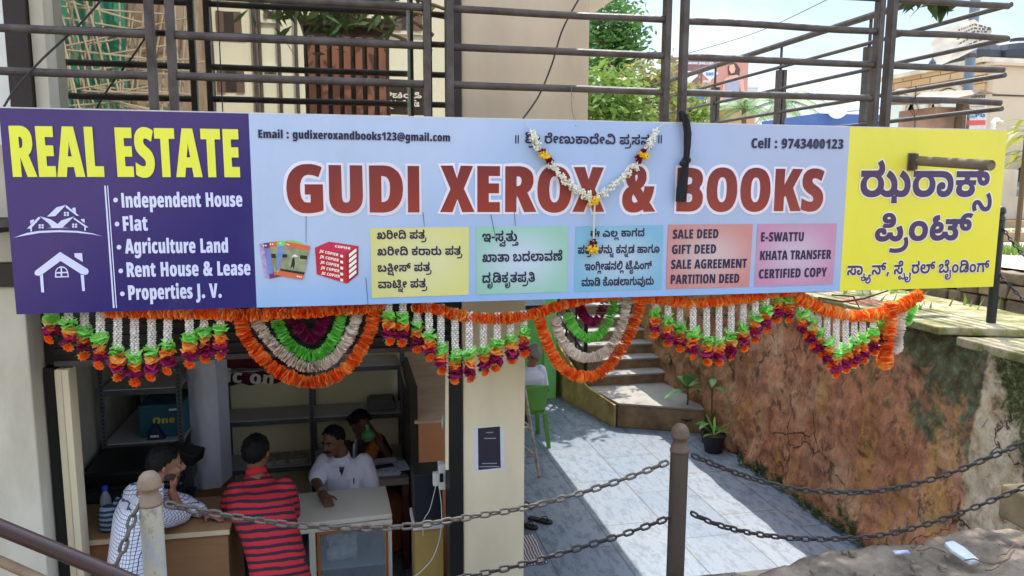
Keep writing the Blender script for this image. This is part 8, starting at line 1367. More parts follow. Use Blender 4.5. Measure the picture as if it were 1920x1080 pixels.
class Head:
 """a head: skull, jaw, nose, ears joined to the body skin; eyes, brows, moustache and hair as children"""
 def __init__(s, c, f, up=(0,0,1), k=1.0):
  s.c = Vector(c); s.f = Vector(f).normalized(); u = Vector(up); s.r = s.f.cross(u).normalized(); s.u = s.r.cross(s.f).normalized(); s.k = k
 def p(s, x, y, z): return s.c+(s.r*x+s.f*y+s.u*z)*s.k
 def e(s, mb, x, y, z, rx, ry, rz): mb.ell(s.p(x, y, z), s.r*rx*s.k, s.f*ry*s.k, s.u*rz*s.k, 16, 10)
 def flesh(s, mb):
  s.e(mb, 0, -.012, .03, .072, .092, .085); s.e(mb, 0, .022, -.035, .058, .066, .072); s.e(mb, 0, .052, -.088, .030, .030, .022)
  s.e(mb, 0, .074, .016, .05, .016, .014)
  mb.tube([s.p(0, .084, .012), s.p(0, .104, -.024), s.p(0, .098, -.036)], [.010*s.k, .015*s.k, .013*s.k], 8)
  for x in (-1, 1):
   s.e(mb, x*.013, .092, -.034, .010, .012, .009); s.e(mb, x*.036, .066, -.03, .022, .018, .022)
   mb.tube([s.p(x*.070, -.012, .022), s.p(x*.084, -.022, .012), s.p(x*.082, -.020, -.016), s.p(x*.068, -.006, -.034)], [.010*s.k, .013*s.k, .011*s.k, .008*s.k], 8)
  s.e(mb, 0, .082, -.058, .024, .014, .007); s.e(mb, 0, .080, -.068, .020, .014, .008)
 def face(s, parent, moustache=True, beard=False):
  mb = MB()
  for x in (-1, 1): s.e(mb, x*.031, .0715, .004, .013, .010, .0065)
  ew = mb.build('eyes', EYEW, parent, smooth=True); mb = MB()
  for x in (-1, 1): s.e(mb, x*.031, .0785, .004, .007, .005, .006)
  mb.build('iris', EYED, ew, smooth=True); mb = MB()
  for x in (-1, 1): mb.tube([s.p(x*.012, .090, .022), s.p(x*.03, .088, .028), s.p(x*.05, .074, .022)], [.005*s.k, .0055*s.k, .003*s.k], 6)
  mb.build('eyebrows', HAIR, parent, smooth=True)
  mb = MB(); mb.tube([s.p(-.026, .084, -.062), s.p(0, .094, -.060), s.p(.026, .084, -.062)], [.004*s.k, .006*s.k, .004*s.k], 8); mb.build('lips', LIP, parent, smooth=True)
  if moustache:
   mb = MB(); mb.tube([s.p(-.036, .078, -.058), s.p(-.018, .096, -.047), s.p(0, .101, -.045), s.p(.018, .096, -.047), s.p(.036, .078, -.058)], [.004*s.k, .009*s.k, .008*s.k, .009*s.k, .004*s.k], 8); mb.build('moustache', HAIR, parent, smooth=True)
 def hair(s, parent, m=HAIR, low=-.05, front=.052, thick=.010, bun=False, seed=1):
  """cap of hair over the skull, open over the face"""
  mb = MB()
  def f(u, v):
   th = u*6.2832; ph = v*2.3
   d = Vector((math.sin(ph)*math.cos(th), math.sin(ph)*math.sin(th), math.cos(ph)))
   lim = .56+.30*noise.noise(d*5+Vector((seed, 2, 0)))*(d.y > 0)+1.78*(.5-.5*d.y/max(.05, math.hypot(d.x, d.y)))
   ph2 = v*(lim+.25)
   d = Vector((math.sin(ph2)*math.cos(th), math.sin(ph2)*math.sin(th), math.cos(ph2)))
   t = thick*(1+.5*noise.noise(d*4+Vector((seed, 0, 0))))+.005*noise.noise(d*12)+.005*noise.noise(d*30)
   return s.p(d.x*(.074+t), -.014+d.y*(.094+t), .03+d.z*(.087+t*1.2))
  mb.grid(f, 60, 26); h = mb.build('hair', m, parent, smooth=True, solidify=.006); rng = random.Random(seed); mb = MB()
  for _ in range(420):
   u, v = rng.random(), rng.uniform(.05, .97); a, b = Vector(f(u, v)), Vector(f(u+rng.uniform(-.03, .03), min(1.0, v+.12))); d = (b-a)+(a-s.c).normalized()*.008; q = d.cross(a-s.c).normalized()*.0035
   mb.add([a-q, a+q, a+d*rng.uniform(.8, 1.7)], [(0, 1, 2)])
  mb.build('locks', m, h)
  return h
def hand(mb, wrist, d, nrm, side, k=1.0, curl=.5, spread=.12):
 """palm and five separate fingers; d points along the hand, nrm out of the back of the hand, side +1/-1 puts the thumb"""
 d = Vector(d).normalized(); n = Vector(nrm).normalized(); n = (n-d*n.dot(d)).normalized(); s_ = d.cross(n)*side; w_ = Vector(wrist)
 mb.obox(w_+d*.045*k, d*.045*k, s_*.038*k, n*.012*k); mb.ell(w_+d*.05*k, d*.05*k, s_*.042*k, n*.016*k)
 for i, (x, ln, r) in enumerate(((.030, .070, .0085), (.010, .080, .009), (-.011, .074, .0088), (-.031, .058, .0078))):
  a = w_+d*.085*k+s_*x*k; dd = (d+s_*(x*spread*8)).normalized(); c = curl*(.8+.12*i)
  b = a+(dd*math.cos(c*.6)-n*math.sin(c*.6))*ln*.45*k; e = b+(dd*math.cos(c*1.5)-n*math.sin(c*1.5))*ln*.32*k; t = e+(dd*math.cos(c*2.1)-n*math.sin(c*2.1))*ln*.26*k
  mb.tube([a-dd*.02*k, a, b, e, t], [r*k*1.1, r*k*1.1, r*k, r*.92*k, r*.7*k], 8); mb.ball(t, r*.7*k, 8, 5)
 a = w_+d*.03*k+s_*.034*k; b = a+(d*.6+s_*.8-n*.2).normalized()*.038*k; e = b+(d*.9+s_*.35-n*.3).normalized()*.030*k
 mb.tube([w_+d*.02*k+s_*.015*k, a, b, e], [.013*k, .0125*k, .0105*k, .008*k], 8); mb.ball(e, .008*k, 8, 5)
def person(label, loc): return thing('person', label, 'person', loc)
X_, Y_, Z_ = Vector((1,0,0)), Vector((0,1,0)), Vector((0,0,1))
def sec(c, right, a, fwd, b): return (Vector(c), Vector(right).normalized()*a, Vector(fwd).normalized()*b)
def collar(parent, c, r, ax, m, h=.03):
 mb = MB(); a = Vector(ax).normalized(); u = a.orthogonal().normalized(); w_ = a.cross(u)
 mb.grid(lambda p, q: Vector(c)+(u*math.cos(p*6.2832)+w_*math.sin(p*6.2832))*(r+.010*(1-q))+a*(h*q-.01), 24, 3)
 return mb.build('collar', m, parent, smooth=True, solidify=.005)
# man in the striped polo, back to us, leaning on the counters
SK1 = skinmat('brown_skin', srgb(132, 88, 66));
def polomat():
 m, n, b = new_mat('red_navy_striped_knit'); t = node(n, 'ShaderNodeTexCoord'); sp = node(n, 'ShaderNodeSeparateXYZ'); n.links.new(t.outputs['Object'], sp.inputs[0])
 a = node(n, 'ShaderNodeMath', operation='MULTIPLY_ADD'); a.inputs[1].default_value = .35; n.links.new(sp.outputs['Y'], a.inputs[0]); n.links.new(sp.outputs['Z'], a.inputs[2])
 nz_ = tex(n, scale=2.6, detail=3); a2 = node(n, 'ShaderNodeMath', operation='MULTIPLY_ADD'); a2.inputs[1].default_value = .07; n.links.new(nz_.outputs['Fac'], a2.inputs[0]); n.links.new(a.outputs[0], a2.inputs[2])
 s_ = node(n, 'ShaderNodeMath', operation='MULTIPLY'); s_.inputs[1].default_value = 20.5; n.links.new(a2.outputs[0], s_.inputs[0])
 f = node(n, 'ShaderNodeMath', operation='FRACT'); n.links.new(s_.outputs[0], f.inputs[0])
 r = ramp(n, f.outputs[0], [(0, srgb(190, 34, 48)), (.52, srgb(196, 38, 52)), (.56, srgb(44, 32, 44)), (.96, srgb(44, 32, 44)), (.99, srgb(190, 34, 48))]); n.links.new(r.outputs[0], b.inputs['Base Color']); b.inputs['Roughness'].default_value = .85
 w_ = tex(n, scale=6, detail=4); bump(n, b, w_.outputs['Fac'], .6, .03); return m
POLO = polomat()
m2 = person('man in a red and navy striped polo shirt seen from behind', (-.6, 4.85, 0))
up2 = Vector((-.16, .5, 1)).normalized(); R2 = Vector((1, .10, 0)).normalized(); F2 = R2.cross(up2)*-1
hip, chest, neck = Vector((-.50, 4.84, .80)), Vector((-.63, 5.06, 1.08)), Vector((-.665, 5.21, 1.225))
h2 = Head((-.66, 5.25, 1.36), (.35, 1, -.08), (-.02, .05, 1), 1.03)
mb = MB(); h2.flesh(mb); limb(mb, [neck-up2*.06, neck+up2*.04, h2.p(0, -.03, -.05)], [.062, .056, .056])
trunk(mb, [sec(hip-Z_*.05, R2, .15, Y_, .10), sec(hip.lerp(chest, .5), R2, .16, Y_, .10), sec(chest, R2, .18, Y_, .11), sec(neck-up2*.05, R2, .10, Y_, .07)])
shL, shR = chest+Vector((-.175, .06, .065)), chest+Vector((.175, .085, .055))
elL, elR = Vector((-.84, 5.14, 1.04)), Vector((-.44, 5.22, .90)); wrL, wrR = Vector((-.72, 5.34, 1.03)), Vector((-.46, 5.46, .845))
limb(mb, [shL, elL, wrL], [.052, .042, .030]); limb(mb, [shR, elR, wrR], [.052, .042, .030])
hand(mb, wrL, (wrL-elL), (0, 0, 1), 1, 1, .3); hand(mb, wrR, (wrR-elR), (0, 0, 1), -1, 1, .3)
for s_ in (-1, 1):
 limb(mb, [hip+R2*s_*.085-Z_*.04, Vector((-.52+s_*.09, 4.80, .44)), Vector((-.52+s_*.10, 4.76, .08))], [.085, .06, .045])
 limb(mb, [(-.52+s_*.10, 4.74, .045), (-.52+s_*.115, 4.90, .035)], [.042, .036])
fuse(mb, 'body', SK1, m2); h2.face(m2); h2.hair(m2, thick=.010, seed=3)
mb = MB(); trunk(mb, [sec(hip+Vector((.012, -.03, -.20)), R2, .200, Y_, .14), sec(hip+Vector((.0, -.02, -.06)), R2, .182, Y_, .135), sec(hip.lerp(chest, .45), R2, .185, Y_, .13), sec(chest-up2*.03, R2, .212, Y_, .135), sec(chest+up2*.06, R2, .198, Y_, .115), sec(neck-up2*.05, R2, .115, Y_, .085), sec(neck-up2*.0, R2, .068, Y_, .062)])
limb(mb, [shL+R2*.02, shL.lerp(elL, .5), shL.lerp(elL, .9)], [.074, .066, .062]); limb(mb, [shR-R2*.02, shR.lerp(elR, .5), shR.lerp(elR, .9)], [.074, .066, .062])
fuse(mb, 'polo_shirt', POLO, m2, .009, 4); collar(m2, neck+up2*.005, .062, up2, mat('red_knit_collar', srgb(198, 36, 50), .85, .2, 20, .2), .045)
NAVYT = mat('navy_trousers', srgb(34, 34, 48), .85, .3, 6, .3)
mb = MB(); trunk(mb, [sec(hip+Vector((0, -.02, -.16)), R2, .165, Y_, .105), sec(hip+Vector((0, -.01, .0)), R2, .14, Y_, .09)])
for s_ in (-1, 1): limb(mb, [hip+R2*s_*.088-Z_*.08, Vector((-.52+s_*.09, 4.80, .44)), Vector((-.52+s_*.10, 4.76, .10))], [.105, .088, .075])
fuse(mb, 'trousers', NAVYT, m2, .01, 4)
# man in the checked shirt leaning on the plywood counter, chin on hand
def checkmat():
 m, n, b = new_mat('white_checked_cotton'); t = node(n, 'ShaderNodeTexCoord'); nz_ = tex(n, scale=3, detail=3)
 wv = node(n, 'ShaderNodeVectorMath', operation='MULTIPLY_ADD'); wv.inputs[1].default_value = (.05, .05, .05); n.links.new(nz_.outputs['Color'], wv.inputs[0]); n.links.new(t.outputs['Object'], wv.inputs[2])
 sp = node(n, 'ShaderNodeSeparateXYZ'); n.links.new(wv.outputs[0], sp.inputs[0])
 dg = node(n, 'ShaderNodeMath', operation='SUBTRACT'); n.links.new(sp.outputs['X'], dg.inputs[0]); n.links.new(sp.outputs['Y'], dg.inputs[1])
 fac = None
 for src, sc, th in ((dg.outputs[0], 42, .84), (sp.outputs['Z'], 46, .86)):
  s_ = node(n, 'ShaderNodeMath', operation='MULTIPLY'); s_.inputs[1].default_value = sc; n.links.new(src, s_.inputs[0])
  f = node(n, 'ShaderNodeMath', operation='FRACT'); n.links.new(s_.outputs[0], f.inputs[0]); r = ramp(n, f.outputs[0], [(0, (0,0,0)), (th-.04, (0,0,0)), (th, (1,1,1)), (1, (1,1,1))])
  if fac is None: fac = r.outputs[0]
  else:
   mx_ = node(n, 'ShaderNodeMath', operation='MAXIMUM'); n.links.new(fac, mx_.inputs[0]); n.links.new(r.outputs[0], mx_.inputs[1]); fac = mx_.outputs[0]
 n.links.new(mixc(n, fac, srgb(214, 214, 224), srgb(74, 78, 104)), b.inputs['Base Color']); b.inputs['Roughness'].default_value = .85
 bump(n, b, tex(n, scale=6, detail=4).outputs['Fac'], .7, .03); return m
CHECK = checkmat()
m1 = person('man in a white checked shirt at the plywood counter, chin on hand', (-1.36, 4.72, 0))
F1 = Vector((1, .45, 0)).normalized(); R1 = F1.cross(Z_)
hip, chest, neck = Vector((-1.36, 4.71, .88)), Vector((-1.315, 4.80, 1.17)), Vector((-1.245, 4.88, 1.33))
h1 = Head((-1.165, 4.93, 1.435), (1, .28, -.10), (.05, .0, 1), 1.0)
mb = MB(); h1.flesh(mb); limb(mb, [neck-Vector((.03, .02, .05)), neck+Vector((.01, .01, .03)), h1.p(0, -.03, -.05)], [.062, .056, .055])
trunk(mb, [sec(hip-Z_*.05, R1, .15, F1, .10), sec(hip.lerp(chest, .5), R1, .15, F1, .10), sec(chest, R1, .17, F1, .11), sec(neck-Z_*.06, R1, .09, F1, .07)])
shR, shL = chest+R1*.17+Vector((.02, 0, .08)), chest-R1*.17+Vector((.02, 0, .08))
elR = atz(342, 972, 1.03); wrR = h1.p(.035, .035, -.165); elR = Vector((elR.x, elR.y, 1.035))
limb(mb, [shR, elR], [.05, .042]); limb(mb, [elR, wrR], [.042, .027])
hand(mb, wrR, (h1.p(.02, .06, -.085)-wrR), R1*.4+F1*.9, -1, .95, 1.1)
elL = Vector((-1.12, 5.16, 1.04)); wrL = Vector((-.97, 5.06, 1.035)); limb(mb, [shL, elL], [.05, .042]); limb(mb, [elL, wrL], [.042, .028]); hand(mb, wrL, wrL-elL, (0, 0, 1), 1, .95, .3)
for s_ in (-1, 1):
 limb(mb, [hip+R1*s_*.085-Z_*.04, Vector((-1.37, 4.69, .44))+R1*s_*.09, Vector((-1.38, 4.67, .08))+R1*s_*.1], [.085, .06, .045]); limb(mb, [Vector((-1.39, 4.66, .045))+R1*s_*.1, Vector((-1.25, 4.72, .035))+R1*s_*.11], [.042, .036])
fuse(mb, 'body', skinmat('light_brown_skin', srgb(150, 104, 80)), m1); h1.face(m1); h1.hair(m1, thick=.012, seed=5)
mb = MB(); h1.e(mb, 0, .050, -.082, .040, .036, .022); h1.e(mb, -.05, .02, -.062, .012, .034, .026); h1.e(mb, .05, .02, -.062, .012, .034, .026); mb.build('stubble', mat('short_beard', srgb(62, 44, 38), .8, .4, 60, .2), m1, smooth=True)
mb = MB(); trunk(mb, [sec(hip+Vector((-.02, -.02, -.36)), R1, .185, F1, .135), sec(hip+Vector((-.01, -.01, -.12)), R1, .185, F1, .132), sec(hip.lerp(chest, .5), R1, .180, F1, .128), sec(chest, R1, .200, F1, .135), sec(chest+Z_*.08+F1*.02, R1, .19, F1, .115), sec(neck-Z_*.06-F1*.02, R1, .115, F1, .085), sec(neck-Z_*.01, R1, .068, F1, .062)])
limb(mb, [shR-R1*.02, shR.lerp(elR, .5)-Z_*.01, shR.lerp(elR, .98)+Vector((0, 0, .03))], [.080, .072, .066]); limb(mb, [elR+Vector((0, 0, .028)), elR.lerp(wrR, .22)], [.060, .050])
limb(mb, [shL+R1*.02, elL+Z_*.03], [.080, .066]); limb(mb, [elL+Z_*.03, elL.lerp(wrL, .7)+Z_*.01], [.062, .05])
fuse(mb, 'checked_shirt', CHECK, m1, .009, 4); collar(m1, neck+Vector((.0, .0, -.0)), .062, (.35, .2, 1), CHECK, .035)
mb = MB(); trunk(mb, [sec(hip+Z_*-.14, R1, .165, F1, .12), sec(hip+Z_*.02, R1, .155, F1, .11)])
for s_ in (-1, 1): limb(mb, [hip+R1*s_*.088-Z_*.08, Vector((-1.37, 4.69, .44))+R1*s_*.09, Vector((-1.38, 4.67, .10))+R1*s_*.1], [.10, .086, .075])
fuse(mb, 'trousers', mat('grey_trousers', srgb(84, 80, 78), .85, .3, 6, .3), m1, .01, 4)
# man in the white shirt, seated behind the white table, arm on the table top
WSH = mat('white_cotton_shirt', srgb(222, 222, 238), .8, .18, 3.5, .3, c2=srgb(190, 190, 212), fine=9)
m3 = person('man with a moustache in a white shirt behind the white table', (-.1, 6.1, 0))
F3 = Vector((-.25, -1, 0)).normalized(); R3 = F3.cross(Z_)                                   # his right is towards -X
hip, chest, neck = Vector((-.06, 6.14, .46)), Vector((-.085, 6.06, .86)), Vector((-.115, 6.02, 1.03))
h3 = Head((-.172, 5.985, 1.155), (-.62, -.78, -.10), (-.04, 0, 1), 1.0)
mb = MB(); h3.flesh(mb); limb(mb, [neck-Z_*.06, neck+Z_*.03, h3.p(0, -.025, -.05)], [.064, .058, .057])
trunk(mb, [sec(hip, R3, .16, F3, .12), sec(hip.lerp(chest, .5), R3, .16, F3, .12), sec(chest, R3, .175, F3, .11), sec(neck-Z_*.05, R3, .09, F3, .07)])
shR, shL = chest+R3*.175+Z_*.085, chest-R3*.175+Z_*.085
wr = atz(606, 928, .835); hnd = atz(622, 950, .81); elR = atz(592, 905, .86)
limb(mb, [shR, elR+Vector((0, .02, .01))], [.05, .042]); limb(mb, [elR+Vector((0, .02, .01)), wr], [.042, .030])
hand(mb, wr, hnd-wr, (0, 0, 1), -1, 1.05, .42)
elL = shL+Vector((.05, -.02, -.27)); wrL = Vector((.05, 5.93, .60)); limb(mb, [shL, elL], [.05, .042]); limb(mb, [elL, wrL], [.042, .03]); hand(mb, wrL, Vector((-.3, -1, 0)), (0, 0, 1), 1, 1, .4)
for s_ in (-1, 1):
 limb(mb, [hip+R3*s_*.09, Vector((-.07, 5.78, .47))+R3*s_*.10, Vector((-.07, 5.82, .08))+R3*s_*.11], [.085, .062, .045]); limb(mb, [Vector((-.07, 5.83, .045))+R3*s_*.11, Vector((-.09, 5.68, .035))+R3*s_*.11], [.042, .036])
fuse(mb, 'body', skinmat('dark_brown_skin', srgb(116, 78, 60)), m3); h3.face(m3); h3.hair(m3, thick=.009, seed=8)
mb = MB(); trunk(mb, [sec(hip-Z_*.02, R3, .188, F3, .14), sec(hip.lerp(chest, .4), R3, .185, F3, .14), sec(chest, R3, .205, F3, .135), sec(chest+Z_*.085, R3, .19, F3, .115), sec(neck-Z_*.055, R3, .115, F3, .085), sec(neck-Z_*.02, R3, .074, F3, .066)])
limb(mb, [shR-R3*.02, shR.lerp(elR, .45), shR.lerp(elR, .75)], [.082, .074, .074]); limb(mb, [shL+R3*.02, shL.lerp(elL, .45), shL.lerp(elL, .8)], [.082, .074, .074])
fuse(mb, 'shirt', WSH, m3, .009, 4); cl3 = collar(m3, neck-Z_*.012, .066, (-.1, -.25, 1), WSH, .035)
fp = lambda x, z, d: chest+R3*(-x)+F3*d+Z_*z
mb = MB(); mb.add([fp(-.035, .14, .105), fp(.045, .14, .105), fp(.012, .03, .139)], [(0, 1, 2)]); mb.build('open_neck', skinmat('chest_skin', srgb(88, 58, 46)), m3)
mb = MB(); mb.add([fp(-.012, .075, .1335), fp(.028, .075, .1335), fp(.012, .028, .1405)], [(0, 1, 2)]); mb.build('dark_vest', flatmat('black_vest', (.015, .014, .016, 1)), m3)
mb = MB(); mb.add([fp(-.06, .135, .110), fp(-.035, .15, .108), fp(.014, .02, .144), fp(-.012, .035, .143)], [(0, 1, 2, 3)]); mb.add([fp(.075, .135, .110), fp(.048, .15, .108), fp(.014, .02, .144), fp(.04, .04, .143)], [(3, 2, 1, 0)]); mb.build('lapels', WSH, m3, solidify=.004)
mb = MB(); mb.grid(lambda u, v: fp(.075+.075*u, -.005-.085*v, .139-.012*u+.004*math.sin(v*3)), 5, 5); pk = mb.build('pocket', WSH, m3, solidify=.004)
mb = MB(); mb.tube([fp(.108, .012, .139), fp(.108, -.035, .142)], .0045, 6); mb.build('pen', flatmat('dark_pen', (.03, .03, .035, 1)), pk)
mb = MB(); d_ = (wr-elR).normalized(); a_ = d_.orthogonal().normalized(); b_ = d_.cross(a_)
for t in (.80, .90):
 c = elR.lerp(wr, t)+Vector((0, .006, .002)); mb.tube([c+(a_*math.cos(q)+b_*math.sin(q))*.036 for q in [6.2832*k/16 for k in range(16)]], .0045, 6, closed=True)
mb.build('bangles', mat('steel_bangles', srgb(170, 150, 120), .3, .2, 30, 0, metal=.7), m3, smooth=True)
mb = MB(); trunk(mb, [sec(hip-Z_*.07, R3, .175, F3, .14), sec(hip+Z_*.08, R3, .17, F3, .13)])
for s_ in (-1, 1): limb(mb, [hip+R3*s_*.09, Vector((-.07, 5.78, .47))+R3*s_*.10, Vector((-.07, 5.82, .10))+R3*s_*.11], [.10, .086, .075])
fuse(mb, 'trousers', NAVYT, m3, .012, 4)
st_ = thing('stool', 'plain wooden stool under the man in the white shirt', 'stool', (-.06, 6.14, 0))
mb = MB(); mb.box(-.24, 5.98, .335, .12, 6.32, .37); mb.build('seat', PLY, st_, bevel=.005)
for x in (-.2, .08):
 for y in (6.02, 6.28): mb = MB(); mb.box(x-.02, y-.02, 0, x+.02, y+.02, .334); mb.build('leg', PLY, st_)
# woman in the orange sari with a green bag, sitting by the shelves
SARI = mat('orange_sari', srgb(196, 116, 44), .7, .6, 6, .4, c2=srgb(120, 54, 26), fine=16); BLOUSE = mat('dark_blouse', srgb(62, 36, 34), .8, .3, 8, .2)
m4 = person('woman in an orange sari holding a knotted green bag to her face by the shelves', (.12, 6.55, 0))
F4 = Vector((.45, -1, 0)).normalized(); R4 = F4.cross(Z_)
hip, chest, neck = Vector((.08, 6.60, .44)), Vector((.07, 6.52, .86)), Vector((.055, 6.50, 1.01))
h4 = Head((.055, 6.475, 1.125), (.72, -.75, -.35), (.1, -.05, 1), .96)
mb = MB(); h4.flesh(mb); limb(mb, [neck-Z_*.06, neck+Z_*.03, h4.p(0, -.03, -.05)], [.055, .048, .048])
trunk(mb, [sec(hip, R4, .16, F4, .13), sec(hip.lerp(chest, .5), R4, .14, F4, .11), sec(chest, R4, .155, F4, .11), sec(neck-Z_*.05, R4, .08, F4, .06)])
shR, shL = chest+R4*.15+Z_*.075, chest-R4*.15+Z_*.075
hd = at(688, 800, 6.32); elL = Vector((.285, 6.42, .84)); wrL = hd+Vector((.03, .02, -.02))
limb(mb, [shL, elL], [.045, .036]); limb(mb, [elL, wrL], [.036, .025]); hand(mb, wrL, Vector((-.5, -.3, .6)), (.5, -.5, .5), 1, .9, 1.2)
elR = Vector((-.13, 6.38, .80)); wrR = h4.p(.02, .075, -.135)+Vector((-.03, 0, -.02)); limb(mb, [shR, elR], [.045, .036]); limb(mb, [elR, wrR], [.036, .025]); hand(mb, wrR, Vector((.4, -.2, .7)), (-.5, -.5, .3), -1, .9, 1.2)
for s_ in (-1, 1):
 limb(mb, [hip+R4*s_*.09, Vector((.22, 6.26, .45))+R4*s_*.1, Vector((.22, 6.30, .07))+R4*s_*.1], [.085, .062, .04]); limb(mb, [Vector((.22, 6.31, .04))+R4*s_*.1, Vector((.27, 6.2, .03))+R4*s_*.1], [.036, .03])
fuse(mb, 'body', skinmat('deep_brown_skin', srgb(104, 70, 54)), m4); h4.face(m4, moustache=False); hr_ = h4.hair(m4, thick=.013, seed=11)
mb = MB(); h4.e(mb, 0, -.115, .0, .048, .04, .045); mb.build('hair_bun', HAIR, hr_, smooth=True)
mb = MB(); trunk(mb, [sec(hip.lerp(chest, .55), R4, .160, F4, .125), sec(chest, R4, .178, F4, .128), sec(chest+Z_*.075, R4, .165, F4, .10), sec(neck-Z_*.05, R4, .10, F4, .075)])
limb(mb, [shR, shR.lerp(elR, .75)], [.066, .056]); limb(mb, [shL, shL.lerp(elL, .75)], [.066, .056]); fuse(mb, 'blouse', BLOUSE, m4, .01, 4)
mb = MB(); trunk(mb, [sec(hip-Z_*.06, R4, .20, F4, .17), sec(hip+Z_*.1, R4, .18, F4, .15), sec(hip.lerp(chest, .7), R4, .165, F4, .135)])
for s_ in (-1, 1): limb(mb, [hip+R4*s_*.09, Vector((.22, 6.26, .44))+R4*s_*.1, Vector((.22, 6.29, .12))+R4*s_*.1], [.12, .11, .12])
limb(mb, [chest+R4*.10+F4*.10-Z_*.2, chest+R4*.0+F4*.135+Z_*.0, chest-R4*.10+F4*.07+Z_*.11, chest-R4*.11-F4*.06+Z_*.10], [.07, .06, .055, .05]); fuse(mb, 'sari', SARI, m4, .01, 4)
st4 = thing('stool', 'low dark wooden stool the woman in the sari sits on', 'stool', (.08, 6.62, 0))
mb = MB(); mb.box(-.12, 6.48, .27, .28, 6.76, .31); mb.build('seat', DKBROWN, st4)
for x in (-.09, .25):
 for y in (6.5, 6.73): mb = MB(); mb.box(x-.02, y-.02, 0, x+.02, y+.02, .269); mb.build('leg', DKBROWN, st4)
GBAG = mat('green_thin_plastic', srgb(96, 172, 104), .3, .5, 16, .5, c2=srgb(170, 214, 170), trans=.3)
c = at(690, 812, 6.30); mb = MB(); mb.ell(c-Z_*.02, (.062, 0, 0), (0, .045, 0), (0, 0, .05), 16, 10)
for i, v in enumerate(mb.v): mb.v[i] = v+Vector((.010*noise.noise(v*30), 0, .012*noise.noise(v*25+Vector((3, 0, 0)))))
mb.tube([c+Z_*.02, c+Z_*.045, c+Vector((-.01, 0, .075))], [.03, .014, .022], 10); tag(mb.build('plastic_bag', GBAG, smooth=True), 'small knotted green plastic bag in the hands of the woman in orange', 'bag')
# old man on the green chair, seen from behind
m5 = person('grey haired man in a white shirt seated on the green chair, seen from behind', (2.1, 8.85, 0))
F5 = Vector((-.15, 1, 0)).normalized(); R5 = F5.cross(Z_)
hip, chest, neck = Vector((CX, CYb+.18, .52)), Vector((CX+.01, CYb+.12, .86)), Vector((CX+.05, CYb+.15, 1.0))
h5 = Head((CX+.09, CYb+.19, 1.125), (-.55, 1, -.15), (.05, 0, 1), 1.0)
mb = MB(); h5.flesh(mb); limb(mb, [neck-Z_*.05, neck+Z_*.03, h5.p(0, -.02, -.05)], [.058, .052, .052])
trunk(mb, [sec(hip, R5, .16, F5, .11), sec(chest, R5, .17, F5, .10), sec(neck-Z_*.05, R5, .09, F5, .06)])
shR, shL = chest+R5*.17+Z_*.07, chest-R5*.17+Z_*.07
for s_, sh in ((1, shR), (-1, shL)):
 el = sh+R5*s_*.06+F5*.06-Z_*.26; wr_ = el+F5*.24+Z_*.03; limb(mb, [sh, el], [.046, .038]); limb(mb, [el, wr_], [.038, .027]); hand(mb, wr_, F5, Z_, -s_, .95, .4)
 kn = hip+R5*s_*.11+F5*.42-Z_*.02; limb(mb, [hip+R5*s_*.09, kn], [.08, .06]); limb(mb, [kn, kn-Z_*.42-F5*.02], [.058, .042]); limb(mb, [kn-Z_*.45, kn-Z_*.46+F5*.15], [.04, .034])
fuse(mb, 'body', SK1, m5); h5.face(m5); h5.hair(m5, GREYHAIR, thick=.006, seed=14)
mb = MB(); trunk(mb, [sec(hip-Z_*.06, R5, .185, F5, .135), sec(hip.lerp(chest, .5), R5, .185, F5, .13), sec(chest, R5, .200, F5, .125), sec(chest+Z_*.075, R5, .185, F5, .105), sec(neck-Z_*.045, R5, .11, F5, .08), sec(neck-Z_*.01, R5, .068, F5, .06)])
for s_, sh in ((1, shR), (-1, shL)): el = sh+R5*s_*.06+F5*.06-Z_*.26; limb(mb, [sh-R5*s_*.02, sh.lerp(el, .85)], [.078, .068])
fuse(mb, 'shirt', mat('plain_white_shirt', srgb(214, 212, 218), .85, .3, 5, .4, c2=srgb(180, 178, 188), fine=10), m5, .009, 4)
mb = MB()
for s_ in (-1, 1): kn = hip+R5*s_*.11+F5*.42-Z_*.02; limb(mb, [hip+R5*s_*.09, kn, kn-Z_*.36-F5*.02], [.10, .082, .075])
fuse(mb, 'trousers', mat('dark_grey_trousers', srgb(60, 58, 60), .85, .3, 6, .2), m5, .012, 4)
